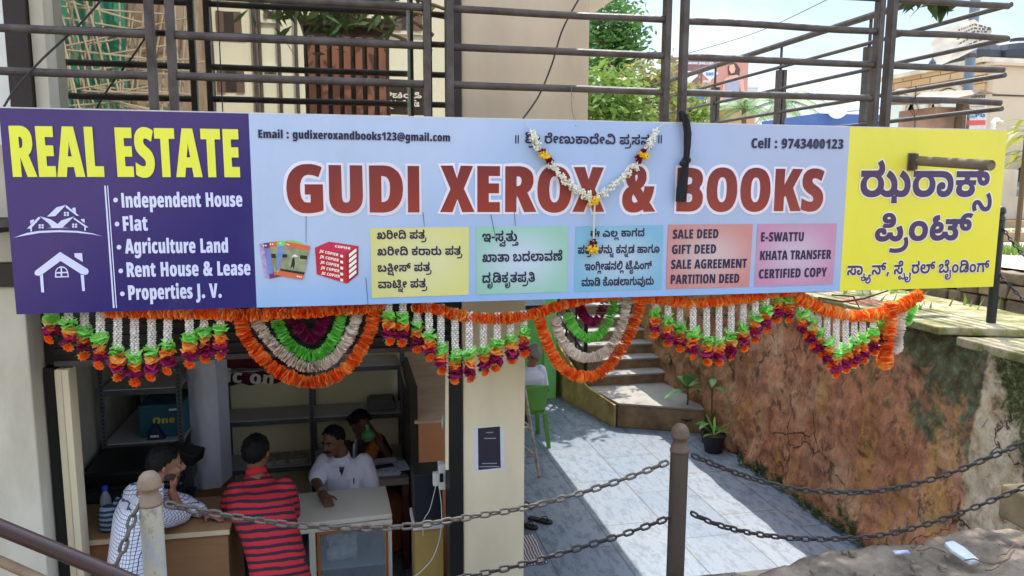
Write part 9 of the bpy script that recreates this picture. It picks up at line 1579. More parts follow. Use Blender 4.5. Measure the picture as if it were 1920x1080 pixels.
# beyond the railing: trees, hoarding, houses
BARK = mat('tree_bark', srgb(110, 92, 72), .95, .6, 12, .6, c2=srgb(66, 54, 42))
def leafmat(name, c, c2, tr=.25): return mat(name, c, .6, .5, 1.1, 0, c2=c2, island=.3, trans=tr)
LF1 = leafmat('deep_green_leaves', srgb(70, 112, 56), srgb(112, 152, 72)); LF2 = leafmat('yellow_green_leaves', srgb(112, 146, 62), srgb(150, 158, 84)); LF3 = leafmat('reddish_green_leaves', srgb(140, 150, 84), srgb(168, 120, 88)); LF4 = leafmat('dark_mango_leaves', srgb(52, 76, 38), srgb(84, 104, 54))
def tree(name, label, base, trunk, clumps, leaf_size, per, lm, seed, cat='tree', group=None, long=1.0, droop=0):
 """trunk with limbs reaching into leaf clumps (centre, radii); gaps stay open between the clumps"""
 rng = random.Random(seed); t = thing(name, label, cat, base, group); b = Vector(base)
 mb = MB(); top = Vector(trunk[-1][0]); mb.tube([p for p, r in trunk], [r for p, r in trunk], 9)
 for c, r in clumps:
  c = Vector(c); s_ = top.lerp(b, rng.uniform(0, .35)); m_ = s_.lerp(c, .55)+Vector((0, 0, rng.uniform(.0, .3)*(c-s_).length*.3))
  mb.tube([s_, m_, c], [trunk[-1][1]*.7, trunk[-1][1]*.4, trunk[-1][1]*.15], 6)
 mb.build('trunk', BARK, t, smooth=True)
 mb = MB()
 for c, r in clumps:
  c = Vector(c); r = Vector(r) if isinstance(r, tuple) else Vector((r, r, r*.75))
  tw = [Vector((rng.gauss(0, 1), rng.gauss(0, 1), rng.gauss(0, 1))).normalized()*rng.uniform(.35, 1)**.6 for _ in range(max(3, int(per/16*min(1, max(r)/.28)**1.5)))]
  for q in tw:
   tc_ = c+Vector((q.x*r.x, q.y*r.y, q.z*r.z))
   for _ in range(16):
    p = tc_+Vector((rng.gauss(0, 1), rng.gauss(0, 1), rng.gauss(0, 1)))*min(leaf_size*1.5, max(r)*.7)
    d = Vector((rng.gauss(0, 1), rng.gauss(0, 1), rng.gauss(-droop, .6))).normalized(); s_ = d.orthogonal().normalized(); s_.rotate(Matrix.Rotation(rng.uniform(0, 6.28), 3, d))
    k = leaf_size*rng.uniform(.6, 1.25)
    mb.add([p-d*k*long*.5, p+s_*k*.28, p+d*k*long*.5, p-s_*k*.28], [(0, 1, 2, 3)])
 mb.build('crown', lm, t); return t
def far(px, py, Y): return tuple(at(px, py, Y))
def cl_(lst, Y): return [(far(x, y, Y+dy), rr) for x, y, dy, rr in lst]
g0 = at(1120, 300, 17); tree('shade_tree', 'tall feathery green tree just right of the tan upper wall', (g0.x, 17, 2.03), [((g0.x, 17, 2.03), .22), ((g0.x+.1, 17, 4.5), .17), ((g0.x+.2, 17, 6), .11)],
     cl_([(1122, 20, 0, .75), (1152, 12, 1, .6), (1140, 62, 0, .5), (1160, 90, .5, .42), (1115, 98, 0, .5), (1178, 110, 0, .26), (1125, -40, 0, 1.), (1172, 60, 0, .3), (1118, 60, .4, .5), (1150, 118, .2, .25)], 17), .13, 420, LF1, 1, long=1.3)
bush = [('rounded yellow green bush behind the side railing', [(1125, 175, 0, .5), (1155, 190, 0, .5), (1185, 205, 0, .45), (1120, 210, 0, .5), (1150, 220, 0, .5)], LF2, 12, 2),
  ('reddish tinged bushy tree behind the side railing posts', [(1205, 150, 0, .55), (1232, 165, 0, .5), (1190, 175, 0, .5), (1220, 190, 0, .6), (1245, 200, 0, .5), (1175, 215, 0, .5)], LF3, 15, 3),
  ('bright green bush left of the jewellery hoarding', [(1262, 195, 0, .5), (1285, 205, 0, .55), (1305, 215, 0, .45), (1275, 222, 0, .5), (1255, 225, 0, .5)], LF2, 18, 4),
  ('dark green bush under the tall feathery tree', [(1112, 150, 0, .5), (1140, 155, 0, .45), (1168, 165, 0, .35)], LF1, 20, 5)]
for words, cl, lm, Y, sd_ in bush:
 q = at(cl[0][0], 300, Y); tree('bush', words, (q.x, Y, 2.03), [((q.x, Y, 2.03), .1), ((q.x, Y, 2.6), .07)], cl_(cl, Y), .12, 420, lm, sd_, 'bush', 'bushes behind the railing', long=1.4)
def palm(label, px, py, Y, k, seed):
 rng = random.Random(seed); c = at(px, py, Y); t = thing('coconut_palm', label, 'palm', (c.x, Y, 2.03), 'coconut palms beyond the terrace')
 mb = MB(); mb.tube([(c.x+.3, Y, 2.03), (c.x+.1, Y, (2.03+c.z)/2), tuple(c)], [.2*k, .16*k, .12*k], 8); mb.build('trunk', BARK, t)
 mb = MB()
 for i in range(15):
  az = 6.2832*i/15+rng.uniform(-.2, .2); el = rng.uniform(-.2, .9); ln = k*rng.uniform(1.9, 2.6)
  S = [c+Vector((math.cos(az)*math.cos(el), math.sin(az)*math.cos(el), math.sin(el)))*ln*t_-Vector((0, 0, .55*ln*t_*t_)) for t_ in [j/16 for j in range(17)]]
  mb.tube(S, [.03*k*(1-j/18) for j in range(17)], 4)
  for j in range(2, 17):
   tt = (S[min(j+1, 16)]-S[j-1]).normalized(); s_ = tt.cross(Vector((0, 0, 1))).normalized()
   for sg in (-1, 1):
    for h in (0, .5):
     p = S[j].lerp(S[j-1], h); l_ = k*.5*(1-abs(j-9)/16); e = p+s_*sg*l_+tt*l_*.5-Vector((0, 0, l_*.55)); mb.add([p-tt*.03*k, p+tt*.03*k, e], [(0, 1, 2)])
 mb.build('fronds', leafmat('palm_fronds', srgb(96, 130, 74), srgb(130, 150, 92)), t)
palm('coconut palm left of the twin railing post, in front of the grey tower', 1395, 205, 38, 1.0, 3); palm('coconut palm right of the twin railing post', 1470, 190, 34, 1.0, 8)
hb = thing('billboard', 'large brown jewellery hoarding with a woman in a grey dress and blue price tags', 'billboard', far(1325, 225, 46))
HY = 46; W = lambda x, y, d=0: at(x, y, HY-d)
def hq(pts, m, nm, d): mbx = MB(); mbx.prism([W(x, y, d) for x, y in pts], (0, .008, 0)); return mbx.build(nm, m, hb)
hq([(1255, 107), (1404, 110), (1400, 206), (1252, 204)], mat('hoarding_brown', srgb(128, 96, 92), .6, .4, .4, 0, c2=srgb(108, 84, 84)), 'face_panel', 0)
hq([(1318, 130), (1404, 112), (1400, 206), (1312, 205)], mat('hoarding_rose', srgb(186, 134, 120), .6, .3, .3, 0, c2=srgb(160, 110, 100)), 'printed_rose_area', .03)
BLH = flatmat('hoarding_blue', srgb(70, 100, 180), .6); PAH = flatmat('hoarding_pale', srgb(206, 212, 226), .6)
hq([(1282, 160), (1316, 157), (1314, 205), (1276, 205)], flatmat('hoarding_tan', srgb(176, 122, 96), .6), 'printed_tan_area', .045)
hq([(1280, 168), (1330, 160), (1326, 186), (1278, 187)], BLH, 'price_band', .06)
for cx, cy in ((1293, 142), (1331, 138)): hq([(cx-14, cy), (cx-7, cy-9), (cx+9, cy-9), (cx+16, cy), (cx, cy+14)], PAH, 'gem_tag', .09)
mb = MB()
for tx, l, r, cp in (('BHIMA BRILLIANCE', (1282, 113.5), (1336, 114.5), 4.5), ('DIAMOND JEWELLERY', (1282, 120.5), (1338, 121), 4.5), ('6,000', (1281, 158.6), (1297.5, 158.2), 5), ('500', (1324, 142), (1338, 141.5), 6), ('FREE', (1319, 155), (1333, 154.5), 4), ('HM', (1292, 200), (1326, 198), 10)):
 mm = MB(); text_geo(mm, tx, W(*l, .16), W(*r, .16), abs(W(l[0], l[1]-cp).z-W(*l).z)); mm.build('lettering', BLH if tx == '500' else PAH, hb)
sk = flatmat('printed_skin', srgb(206, 156, 134), .6); dr = flatmat('printed_grey_dress', srgb(150, 152, 172), .6); hrp = flatmat('printed_dark_hair', srgb(84, 56, 56), .6)
hq([(1365, 126), (1372, 117), (1381, 119), (1388, 130), (1386, 142), (1366, 140)], hrp, 'printed_hair', .08); hq([(1368, 122), (1376, 120), (1379, 128), (1377, 136), (1371, 138), (1367, 131)], sk, 'printed_face', .11)
hq([(1358, 148), (1370, 142), (1382, 140), (1394, 150), (1398, 186), (1391, 188), (1387, 156), (1364, 156), (1357, 190), (1350, 188)], sk, 'printed_shoulders', .09); hq([(1360, 152), (1388, 152), (1386, 175), (1390, 206), (1352, 205), (1360, 176)], dr, 'printed_dress', .11)
for x in (1270, 1300, 1330, 1370, 1392): mb = MB(); mb.bar(W(x, 203, -.15), W(x, 236, -.15), .12); mb.build('support', STEEL, hb)
mb = MB(); mb.box(W(1255, 110).x, HY+.05, W(1255, 203).z, W(1402, 110).x, HY+.25, W(1255, 109).z); mb.build('back_frame', DKBROWN, hb)
def block(name, label, x0, y0, x1, y1, z1, m, z0=2.03, parapet=.15):
 t = thing(name, label, 'building', ((x0+x1)/2, y0, z0)); mb = MB(); mb.box(x0, y0, z0, x1, y1, z1); mb.build('wall', m, t)
 if parapet: mb = MB(); mb.box(x0-.1, y0-.1, z1+.002, x1+.1, y1+.1, z1+parapet); mb.build('parapet', m, t)
 return t
a, b = at(1318, 206, 40), at(1415, 232, 40); block('low_house', 'small orange house below the jewellery hoarding', a.x, 40, b.x, 46, a.z, mat('orange_house_paint', srgb(194, 152, 118), .8, .3, .6, 0))
a, b = at(1398, 165, 62), at(1418, 232, 62); t = block('tower_block', 'pale grey apartment tower behind the hoarding', a.x, 62, b.x, 70, a.z, mat('pale_grey_tower', srgb(186, 190, 192), .8, .3, .3, 0))
for k in range(5): mb = MB(); mb.box(a.x+.25, 61.93, a.z-.9-k*.8, b.x-.25, 61.99, a.z-.5-k*.8); mb.build('window', DKBROWN, t)
a, b = at(1238, 138, 70), at(1258, 160, 70); block('tower_block', 'small pale yellow block top showing left of the hoarding', a.x, 70, b.x, 76, a.z, mat('pale_yellow_block', srgb(206, 204, 150), .8, .3, .3, 0))
BX = 13.6
def brickmat():
 m, n, b_ = new_mat('yellow_brick_facing'); t_ = node(n, 'ShaderNodeTexCoord'); mp_ = node(n, 'ShaderNodeMapping'); mp_.inputs['Rotation'].default_value = (math.radians(90), 0, math.radians(90));
 sp = node(n, 'ShaderNodeSeparateXYZ'); cb_ = node(n, 'ShaderNodeCombineXYZ'); n.links.new(t_.outputs['Object'], sp.inputs[0]); n.links.new(sp.outputs['Y'], cb_.inputs['X']); n.links.new(sp.outputs['Z'], cb_.inputs['Y'])
 br = node(n, 'ShaderNodeTexBrick'); n.links.new(cb_.outputs[0], br.inputs['Vector']); br.inputs['Scale'].default_value = 1; br.inputs['Brick Width'].default_value = .62; br.inputs['Row Height'].default_value = .17; br.inputs['Mortar Size'].default_value = .014
 br.inputs['Color1'].default_value = srgb(198, 174, 136); br.inputs['Color2'].default_value = srgb(186, 150, 108); br.inputs['Mortar'].default_value = srgb(128, 96, 66); n.links.new(br.outputs['Color'], b_.inputs['Base Color']); b_.inputs['Roughness'].default_value = .9; return m
bh = thing('brick_house', 'yellow brick faced house with arched white windows at far right', 'house', (BX, 16, 2.03))
zt = atx(1850, 116, BX).z; y0_, y1_ = atx(1850, 116, BX).y, atx(1655, 160, BX).y
mb = MB(); mb.box(BX, y0_, 2.03, BX+5, y1_, zt); mb.build('wall', brickmat(), bh); mb = MB(); mb.box(BX-.12, y0_-.02, zt+.002, BX+5, y1_+.1, zt+.10); mb.build('coping', BEIGE, bh)
WH2 = mat('pale_window_arch', srgb(206, 214, 204), .7, .3, 2, 0)
for px in (1690, 1728, 1775):
 c = atx(px, 215, BX); zt_ = atx(px, 178 if px < 1760 else 168, BX).z; hw = .48; arch = [(BX-.03, c.y-hw, 2.6), (BX-.03, c.y+hw, 2.6)]+[(BX-.03, c.y+hw*math.cos(q), zt_-hw+hw*math.sin(q)) for q in [3.1416*k/10 for k in range(11)]]
 mb = MB(); mb.prism(arch, (.04, 0, 0)); w_ = mb.build('window', WH2, bh)
 mb = MB(); mb.tube([(BX-.05, c.y+(hw+.1)*math.cos(q), zt_-hw+(hw+.1)*math.sin(q)) for q in [3.1416*k/12 for k in range(13)]], .07, 6); mb.build('arch_trim', BEIGE, w_)
a = at(1846, 122, 14.2); t = block('plain_house', 'plain beige plastered house wall at the right edge beside the brick house', BX+.05, a.y, BX+9, a.y+.3, a.z, mat('beige_plaster', srgb(196, 180, 156), .85, .35, .8, .1, c2=srgb(176, 146, 116)), parapet=.06)
mb = MB(); mb.box(BX+.05, a.y-.02, at(1880, 180, a.y).z, BX+9, a.y-.004, at(1880, 179, a.y).z+.02); mb.build('plaster_line', DKBROWN, t)
TANK = mat('black_water_tank', srgb(50, 54, 60), .5, .3, 4, 0)
for i, (px, py, Y, r, words) in enumerate(((1785, 128, 17.5, .55, 'low black water tank on the brick house roof, left one'), (1815, 116, 16.5, .75, 'taller black water tank on the brick house roof beside the pole'), (1905, 122, 16, .62, 'black water tank on the beige house at the right edge'))):
 c = at(px, py, Y); z0 = min(c.z, zt+.1); t = thing('water_tank', words, 'water tank', (c.x, Y, zt+.1), 'black roof water tanks')
 mb = MB(); mb.lathe((c.x, Y, zt+.1), [(r, 0), (r*1.03, .1), (r, .2), (r*1.03, .3), (r, .45), (r*.85, .6), (r*.3, .7), (r*.28, .78), (0, .8)], 18); mb.build('barrel', TANK, t, smooth=False)
a = at(1560, 222, 26); c = at(1655, 186, 26); sh = thing('blue_shed', 'blue painted roadside shed with solar panels on its roof', 'shed', (a.x, 26, 2.03))
mb = MB(); mb.box(a.x-.6, 26, 2.03, c.x+.6, 30, at(1600, 214, 26).z); mb.build('wall', mat('blue_paint', srgb(62, 92, 150), .6, .3, 1, 0), sh)
mb = MB(); mb.prism([at(1562, 214, 26), at(1655, 203, 26), at(1668, 180, 28), at(1618, 183, 28)], (0, 0, .06)); mb.build('solar_panel', mat('solar_panel_grey', srgb(136, 150, 170), .25, .3, 2, 0), sh)
mb = MB(); mb.lathe(at(1570, 209, 25.8), [(.02, 0), (.25, .05), (.34, .14), (.33, .14), (.24, .06), (0, .02)], 16, axis=(-.5, -.8, .3)); mb.build('dish', WHITEP, sh)
pl = thing('utility_pole', 'grey painted iron pole behind the drooping flex sheet', 'pole', (at(1812, 200, 10.5).x, 10.5, 2.45)); q = at(1812, 200, 10.5)
mb = MB(); mb.tube([(q.x, 10.5, 2.45), (q.x, 10.5, 8)], .075, 12); mb.build('shaft', mat('grey_pole_paint', srgb(112, 124, 140), .5, .4, 3, .1), pl)
for z in (3.2, 5.2, 7): mb = MB(); mb.lathe((q.x, 10.5, z), [(.08, 0), (.088, .01), (.088, .05), (.08, .06)], 12); mb.build('clamp', RUST, pl)
fx = thing('flex_sheet', 'crumpled torn white flex sheet with printed lines drooping from the pole', 'banner', far(1800, 80, 9.6)); F_ = [at(x, y, 9.6) for x, y in ((1752, 57), (1830, 35), (1857, 52), (1850, 78), (1800, 108), (1751, 126))]
def fpt(u, v):
 t0 = F_[0].lerp(F_[1], min(1, u*1.35)) if u < .74 else F_[1].lerp(F_[2], (u-.74)/.26); b0 = F_[5].lerp(F_[4], u*2) if u < .5 else F_[4].lerp(F_[3], (u-.5)*2)
 p = t0.lerp(b0, v); return p+Vector((0, .05*math.sin(u*9+v*4)+.04*noise.noise(Vector((u*5, v*5, 0))), 0))
mb = MB(); mb.grid(fpt, 24, 18); mb.build('sheet', mat('weathered_flex', srgb(206, 200, 188), .6, .4, 4, .1, c2=srgb(160, 152, 138), trans=.3), fx, smooth=True)
mb = MB(); rng = random.Random(4)
for v, u0, u1 in ((.22, .35, .95), (.34, .3, .97), (.46, .35, .9), (.62, .4, .75), (.8, .35, .8)):
 u = u0
 while u < u1: l_ = rng.uniform(.02, .07); p0_, p1_ = fpt(u, v-.03*u), fpt(u+l_, v-.03*u); mb.add([p0_-Y_*.035, p1_-Y_*.035, p1_-Y_*.035+Z_*.028, p0_-Y_*.035+Z_*.028], [(0, 1, 2, 3)]); u += l_+.018
mb.build('printed_lines', flatmat('faded_print', srgb(104, 96, 92), .7), fx)
kq = at(1770, 235, 10); ks = thing('roadside_kiosk', 'small roadside stall under a bent tin roof left of the sign boards', 'stall', (kq.x, 10, 2.45))
mb = MB(); mb.prism([at(1760, 190, 9.8), at(1828, 176, 9.8), at(1840, 168, 9.8), at(1868, 176, 9.8), at(1838, 173, 9.8), at(1826, 180, 9.8), at(1760, 195, 9.8)], (0, 1.2, .1)); mb.build('tin_roof', mat('rusty_tin', srgb(142, 120, 104), .7, .7, 4, .2, c2=srgb(100, 74, 58)), ks)
mb = MB(); a, b = at(1755, 200, 10.2), at(1800, 240, 10.2); mb.box(a.x, 10.2, 2.45, b.x, 11, a.z); mb.build('back_panel', mat('faded_painted_board', srgb(160, 126, 110), .8, .8, 3, 0, c2=srgb(190, 160, 140)), ks)
mb = MB(); mb.tube([at(1808, 185, 10.0), at(1806, 215, 10.0), (at(1806, 250, 10).x, 10, 2.45)], [.10, .11, .13], 8); mb.build('rough_post', BARK, ks)
for words, (x0, y0, x1, y1), txt, cm in (('pale hand painted board fixed high on the kiosk post', (1817, 176, 1851, 203), 'HOUSE', srgb(60, 60, 66)), ('white lodging board with blue letters and a red strip', (1812, 212, 1850, 246), 'PG', srgb(50, 96, 160))):
 bd = thing('sign_plate', words, 'sign', far(x0, y1, 9.9)); mb = MB(); mb.prism([at(x0, y0, 9.9), at(x1, y0-1, 9.9), at(x1-1, y1, 9.9), at(x0-2, y1+1, 9.9)], (0, .02, 0)); mb.build('board', mat('sign_plate_white', srgb(204, 200, 192), .6, .4, 6, 0), bd)
 mb = MB(); text_geo(mb, txt, at(x0+(3 if txt == 'HOUSE' else 17), y0+8, 9.89), at(x1-3, y0+7.5, 9.89), .045 if txt == 'HOUSE' else .075); mb.build('lettering', flatmat('plate_ink', cm, .6), bd)
 if txt == 'PG':
  mb = MB(); text_geo(mb, 'Veda', at(x0+3, y0+9, 9.89), at(x0+15, y0+9, 9.89), .045); mb.build('lettering', flatmat('plate_blue', srgb(70, 130, 190), .6), bd)
  mb = MB(); mb.prism([at(x0+1, 226, 9.893), at(x1-2, 225, 9.893), at(x1-2, 234, 9.893), at(x0, 235, 9.893)], (0, .002, 0)); mb.build('red_strip', flatmat('plate_red', srgb(200, 80, 76), .6), bd)
 else:
  mb = MB()
  for yy in (188, 194, 199): mb.prism([at(x0+3, yy, 9.893), at(x1-5, yy-.6, 9.893), at(x1-5, yy+1.6, 9.893), at(x0+3, yy+2, 9.893)], (0, .002, 0))
  mb.build('faded_writing', flatmat('plate_grey', srgb(150, 142, 134), .7), bd)
lp = thing('street_lamp', 'short curved street lamp beside the lodging board', 'lamp', (at(1862, 245, 9.5).x, 9.5, 2.45)); q = at(1862, 236, 9.5)
mb = MB(); mb.tube([(q.x, 9.5, 2.45), (q.x, 9.5, at(1862, 230, 9.5).z), tuple(at(1866, 225, 9.5)), tuple(at(1872, 226, 9.5))], .035, 8); mb.build('pole', WHITEP, lp); mb = MB(); mb.ell(at(1875, 230, 9.5), (.06, 0, 0), (0, .05, 0), (0, 0, .035)); mb.build('lamp_head', BEIGE, lp, smooth=True)
rng = random.Random(31); CROT = leafmat('orange_green_leaves', srgb(150, 160, 60), srgb(214, 150, 50))
q = at(1925, 260, 7.6); t = thing('croton_plant', 'broad leaved yellow and green plant at the right edge above the terrace', 'plant', (q.x, 7.6, 2.45)); mb = MB(); mb.tube([(q.x, 7.6, 2.45), (q.x, 7.6, q.z+.1)], .03, 6); mb.build('stem', STEM, t); mb = MB()
for k in range(30): az = rng.uniform(0, 6.28); leaf(mb, q+Vector((0, 0, rng.uniform(-.35, .25))), (math.cos(az), math.sin(az), rng.uniform(-.1, .8)), rng.uniform(.2, .42), rng.uniform(.03, .05), .7)
mb.build('leaves', CROT, t, smooth=True)
q = at(1895, 335, 13.5); cr = thing('parked_car', 'grey parked car just showing past the right end of the sign', 'car', (q.x+1.6, 13.5, 2.58)); CARP = mat('grey_car_paint', srgb(120, 124, 130), .3, .2, 3, 0, metal=.4)
mb = MB(); x = q.x-.15; mb.prism([(x, 13, 2.78), (x+.1, 13, 3.2), (x+.9, 13, 3.32), (x+3.9, 13, 3.3), (x+4.1, 13, 3.0), (x+4.1, 13, 2.78)], (0, 1.6, 0)); mb.build('body', CARP, cr, bevel=.08)
mb = MB(); mb.prism([(x+.75, 13.1, 3.3), (x+1.3, 13.2, 3.85), (x+2.9, 13.2, 3.87), (x+3.6, 13.1, 3.3)], (0, 1.4, 0)); mb.build('cabin', mat('dark_car_glass', srgb(40, 46, 52), .12, .1, 3, 0), cr, bevel=.05)
mb = MB(); mb.prism([(x+1.28, 13.18, 3.855), (x+2.92, 13.18, 3.875), (x+2.8, 13.2, 3.93), (x+1.45, 13.2, 3.92)], (0, 1.42, 0)); mb.build('roof', CARP, cr)
for xx in (x+.8, x+3.2):
 for yy in (13.05, 14.55): mb = MB(); mb.lathe((xx, yy, 2.88), [(.1, -.09), (.29, -.09), (.31, 0), (.29, .09), (.1, .09)], 18, axis=(0, 1, 0)); wh_ = mb.build('wheel', BLACKP, cr); mb = MB(); mb.lathe((xx, yy, 2.88), [(0, -.1), (.17, -.095), (.17, .095), (0, .1)], 12, axis=(0, 1, 0)); mb.build('rim', WHITEP, wh_)
q = at(1892, 335, 11.8); mb = MB(); mb.box(q.x-.1, 11.9, 2.585, q.x+.3, 12.1, at(1892, 318, 11.8).z); mb.box(q.x+.3, 11.93, 2.585, q.x+5, 12.07, 3.0); tag(mb.build('boundary_wall', PALECONC, bevel=.01), 'low pale boundary wall and gate pier at the right edge', 'wall')
tb_ = (6.6, 3.4, 2.03)
tree('street_tree', 'street tree outside the frame whose branch tip hangs into the top right', tb_, [(tb_, .2), ((6.4, 3.6, 4.0), .17), ((5.6, 4.1, 5.3), .12), ((4.6, 4.5, 5.75), .08)],
     [((3.0, 4.5, 5.35), .32), ((3.5, 4.35, 5.6), .4), ((2.5, 4.7, 5.5), .34), ((3.9, 4.7, 5.85), .4), ((3.2, 5.0, 5.9), .45), ((2.2, 4.4, 5.6), .3), ((3.6, 4.8, 5.2), .26), (tuple(at(1722, -14, 4.6)), .05), (tuple(at(1764, 2, 4.6)), .03)], .10, 300, LF4, 9, long=1.9, droop=.5)
CAB = flatmat('black_cable', (.02, .02, .022, 1), .6)
for words, P, r in (('thick black cable slanting down from the upper wall to the sign top', [(1090, -10, 4.5), (1055, 55, 4.45), (1035, 120, 4.4), (1010, 180, 4.3), (978, 226, 4.26)], .005), ('black cable slanting across the upper left railing', [(200, -12, 4.4), (150, 45, 4.36), (80, 110, 4.3), (30, 165, 4.25), (4, 206, 4.24)], .006),
                  ('thin wire crossing the sky above the hoarding', [(1290, 100, 30), (1420, 60, 26), (1560, -5, 20)], .012)):
 mb = MB(); mb.tube(smooth_path([at(*p) for p in P], 24), r, 6); tag(mb.build('cable', CAB), words, 'cable')
# across the street, seen mirrored in the upstairs glass
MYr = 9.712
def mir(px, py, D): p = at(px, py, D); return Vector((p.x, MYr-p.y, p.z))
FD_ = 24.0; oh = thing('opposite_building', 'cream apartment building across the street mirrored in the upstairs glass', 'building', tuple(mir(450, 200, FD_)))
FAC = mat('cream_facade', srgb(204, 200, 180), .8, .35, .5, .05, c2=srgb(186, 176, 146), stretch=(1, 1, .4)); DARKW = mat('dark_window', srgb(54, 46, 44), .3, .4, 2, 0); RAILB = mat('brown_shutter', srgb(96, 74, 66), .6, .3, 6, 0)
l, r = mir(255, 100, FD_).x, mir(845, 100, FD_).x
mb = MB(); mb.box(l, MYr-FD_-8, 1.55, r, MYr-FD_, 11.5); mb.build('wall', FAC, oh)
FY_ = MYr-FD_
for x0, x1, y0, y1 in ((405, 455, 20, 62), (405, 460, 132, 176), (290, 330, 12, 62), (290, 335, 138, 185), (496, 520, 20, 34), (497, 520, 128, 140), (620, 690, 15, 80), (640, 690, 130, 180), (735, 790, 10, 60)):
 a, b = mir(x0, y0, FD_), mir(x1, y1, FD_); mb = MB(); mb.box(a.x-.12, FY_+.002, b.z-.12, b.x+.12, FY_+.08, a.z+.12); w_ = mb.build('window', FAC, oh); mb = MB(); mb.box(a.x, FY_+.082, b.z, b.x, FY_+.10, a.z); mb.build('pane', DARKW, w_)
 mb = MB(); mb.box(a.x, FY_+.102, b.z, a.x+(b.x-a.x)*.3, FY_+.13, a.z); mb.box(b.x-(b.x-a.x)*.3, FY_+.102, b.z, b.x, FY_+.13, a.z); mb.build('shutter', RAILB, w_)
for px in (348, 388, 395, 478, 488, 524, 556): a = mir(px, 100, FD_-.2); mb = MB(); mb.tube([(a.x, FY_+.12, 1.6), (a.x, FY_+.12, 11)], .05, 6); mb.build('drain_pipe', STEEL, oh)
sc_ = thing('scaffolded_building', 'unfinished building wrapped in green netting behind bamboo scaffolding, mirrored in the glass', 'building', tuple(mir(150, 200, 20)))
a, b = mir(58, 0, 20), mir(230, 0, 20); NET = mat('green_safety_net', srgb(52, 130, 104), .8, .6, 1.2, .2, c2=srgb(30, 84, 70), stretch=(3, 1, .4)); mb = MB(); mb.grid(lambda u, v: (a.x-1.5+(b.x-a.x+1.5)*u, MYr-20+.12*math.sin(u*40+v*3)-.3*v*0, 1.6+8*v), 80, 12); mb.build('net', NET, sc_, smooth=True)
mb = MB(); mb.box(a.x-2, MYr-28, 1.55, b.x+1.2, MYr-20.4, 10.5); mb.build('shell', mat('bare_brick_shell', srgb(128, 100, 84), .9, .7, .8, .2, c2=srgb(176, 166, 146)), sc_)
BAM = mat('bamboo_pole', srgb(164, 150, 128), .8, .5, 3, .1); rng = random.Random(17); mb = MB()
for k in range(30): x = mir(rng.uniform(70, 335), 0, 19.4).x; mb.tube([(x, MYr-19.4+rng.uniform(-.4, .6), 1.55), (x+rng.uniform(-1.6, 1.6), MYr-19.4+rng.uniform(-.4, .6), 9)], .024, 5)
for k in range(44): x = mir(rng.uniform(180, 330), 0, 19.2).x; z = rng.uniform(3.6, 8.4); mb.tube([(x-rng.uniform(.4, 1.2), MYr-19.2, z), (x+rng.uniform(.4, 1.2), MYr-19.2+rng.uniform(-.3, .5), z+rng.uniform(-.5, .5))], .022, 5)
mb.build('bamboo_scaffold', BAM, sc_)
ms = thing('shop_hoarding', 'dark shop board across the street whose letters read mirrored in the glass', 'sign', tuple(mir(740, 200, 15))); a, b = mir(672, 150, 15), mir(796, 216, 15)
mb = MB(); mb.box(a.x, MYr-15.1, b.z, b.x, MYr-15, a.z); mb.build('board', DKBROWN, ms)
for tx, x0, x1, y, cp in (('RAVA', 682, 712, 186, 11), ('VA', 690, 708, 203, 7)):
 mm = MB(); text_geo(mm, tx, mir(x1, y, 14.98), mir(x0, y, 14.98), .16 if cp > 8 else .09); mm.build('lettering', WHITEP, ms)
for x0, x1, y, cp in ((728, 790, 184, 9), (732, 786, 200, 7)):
 mm = MB(); mm2 = mir(x1, y, 14.98); text_geo(mm, 'ಕನ್ನಡ' if 'ಕನ್ನಡ' in RUNS else 'ಪ್ರಿಂಟ್' if cp > 8 else 'ಖರೀದಿ ಪತ್ರ', mir(x1, y, 14.98), mir(x0, y, 14.98), .09); mm.build('lettering', WHITEP, ms)
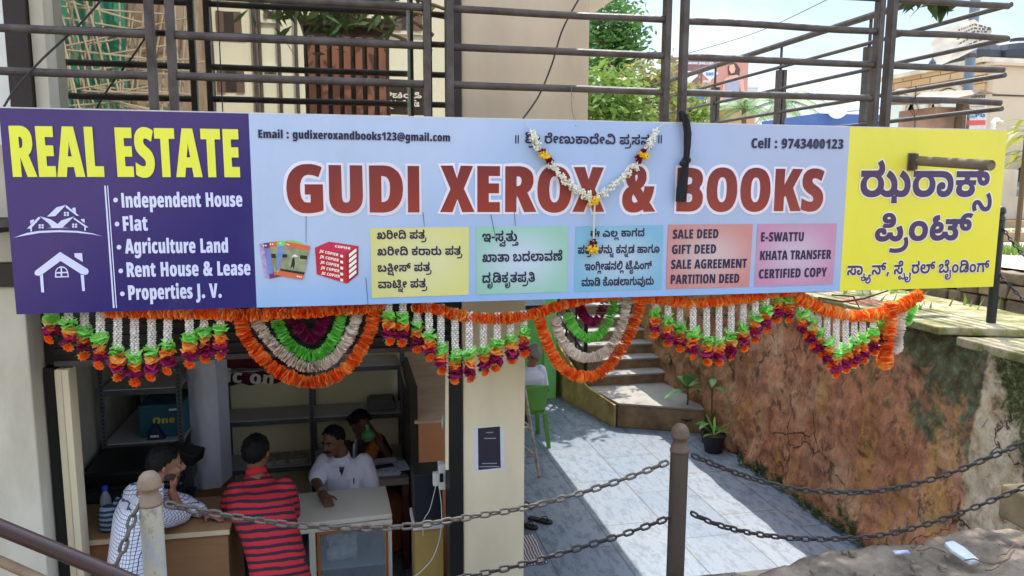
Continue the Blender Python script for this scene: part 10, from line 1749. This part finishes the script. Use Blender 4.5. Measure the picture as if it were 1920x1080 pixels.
for x0, y0, dx in ((598, 15, 11.5), (520, -10, 12.5), (690, -6, 12.5)):
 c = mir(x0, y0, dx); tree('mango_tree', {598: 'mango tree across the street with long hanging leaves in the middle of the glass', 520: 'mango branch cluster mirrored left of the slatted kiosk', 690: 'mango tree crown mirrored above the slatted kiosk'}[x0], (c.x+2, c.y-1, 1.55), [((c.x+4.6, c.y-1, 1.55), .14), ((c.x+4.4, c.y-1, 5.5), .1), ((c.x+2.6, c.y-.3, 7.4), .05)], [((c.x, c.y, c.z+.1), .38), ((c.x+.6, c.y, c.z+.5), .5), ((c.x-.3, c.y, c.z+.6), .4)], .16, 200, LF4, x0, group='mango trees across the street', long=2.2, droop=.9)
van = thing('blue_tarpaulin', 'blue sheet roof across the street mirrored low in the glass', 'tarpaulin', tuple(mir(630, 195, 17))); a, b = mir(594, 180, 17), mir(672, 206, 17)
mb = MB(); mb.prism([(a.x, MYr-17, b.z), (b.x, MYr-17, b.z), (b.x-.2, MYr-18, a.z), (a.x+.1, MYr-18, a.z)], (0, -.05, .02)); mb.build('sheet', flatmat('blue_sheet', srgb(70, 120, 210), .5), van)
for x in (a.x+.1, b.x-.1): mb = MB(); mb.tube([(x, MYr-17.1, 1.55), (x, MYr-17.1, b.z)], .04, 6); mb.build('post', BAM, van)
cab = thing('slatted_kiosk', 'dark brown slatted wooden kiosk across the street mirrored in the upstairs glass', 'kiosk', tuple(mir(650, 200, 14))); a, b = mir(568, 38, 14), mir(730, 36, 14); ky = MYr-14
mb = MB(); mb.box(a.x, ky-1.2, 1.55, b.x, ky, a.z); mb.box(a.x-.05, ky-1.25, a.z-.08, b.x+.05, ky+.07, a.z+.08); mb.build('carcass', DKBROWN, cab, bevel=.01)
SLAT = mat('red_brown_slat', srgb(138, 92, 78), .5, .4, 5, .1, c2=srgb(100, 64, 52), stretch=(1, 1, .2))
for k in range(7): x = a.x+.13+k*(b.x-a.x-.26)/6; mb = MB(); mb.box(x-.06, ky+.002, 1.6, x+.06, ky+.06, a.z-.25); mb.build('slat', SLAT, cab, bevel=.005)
setup_done()
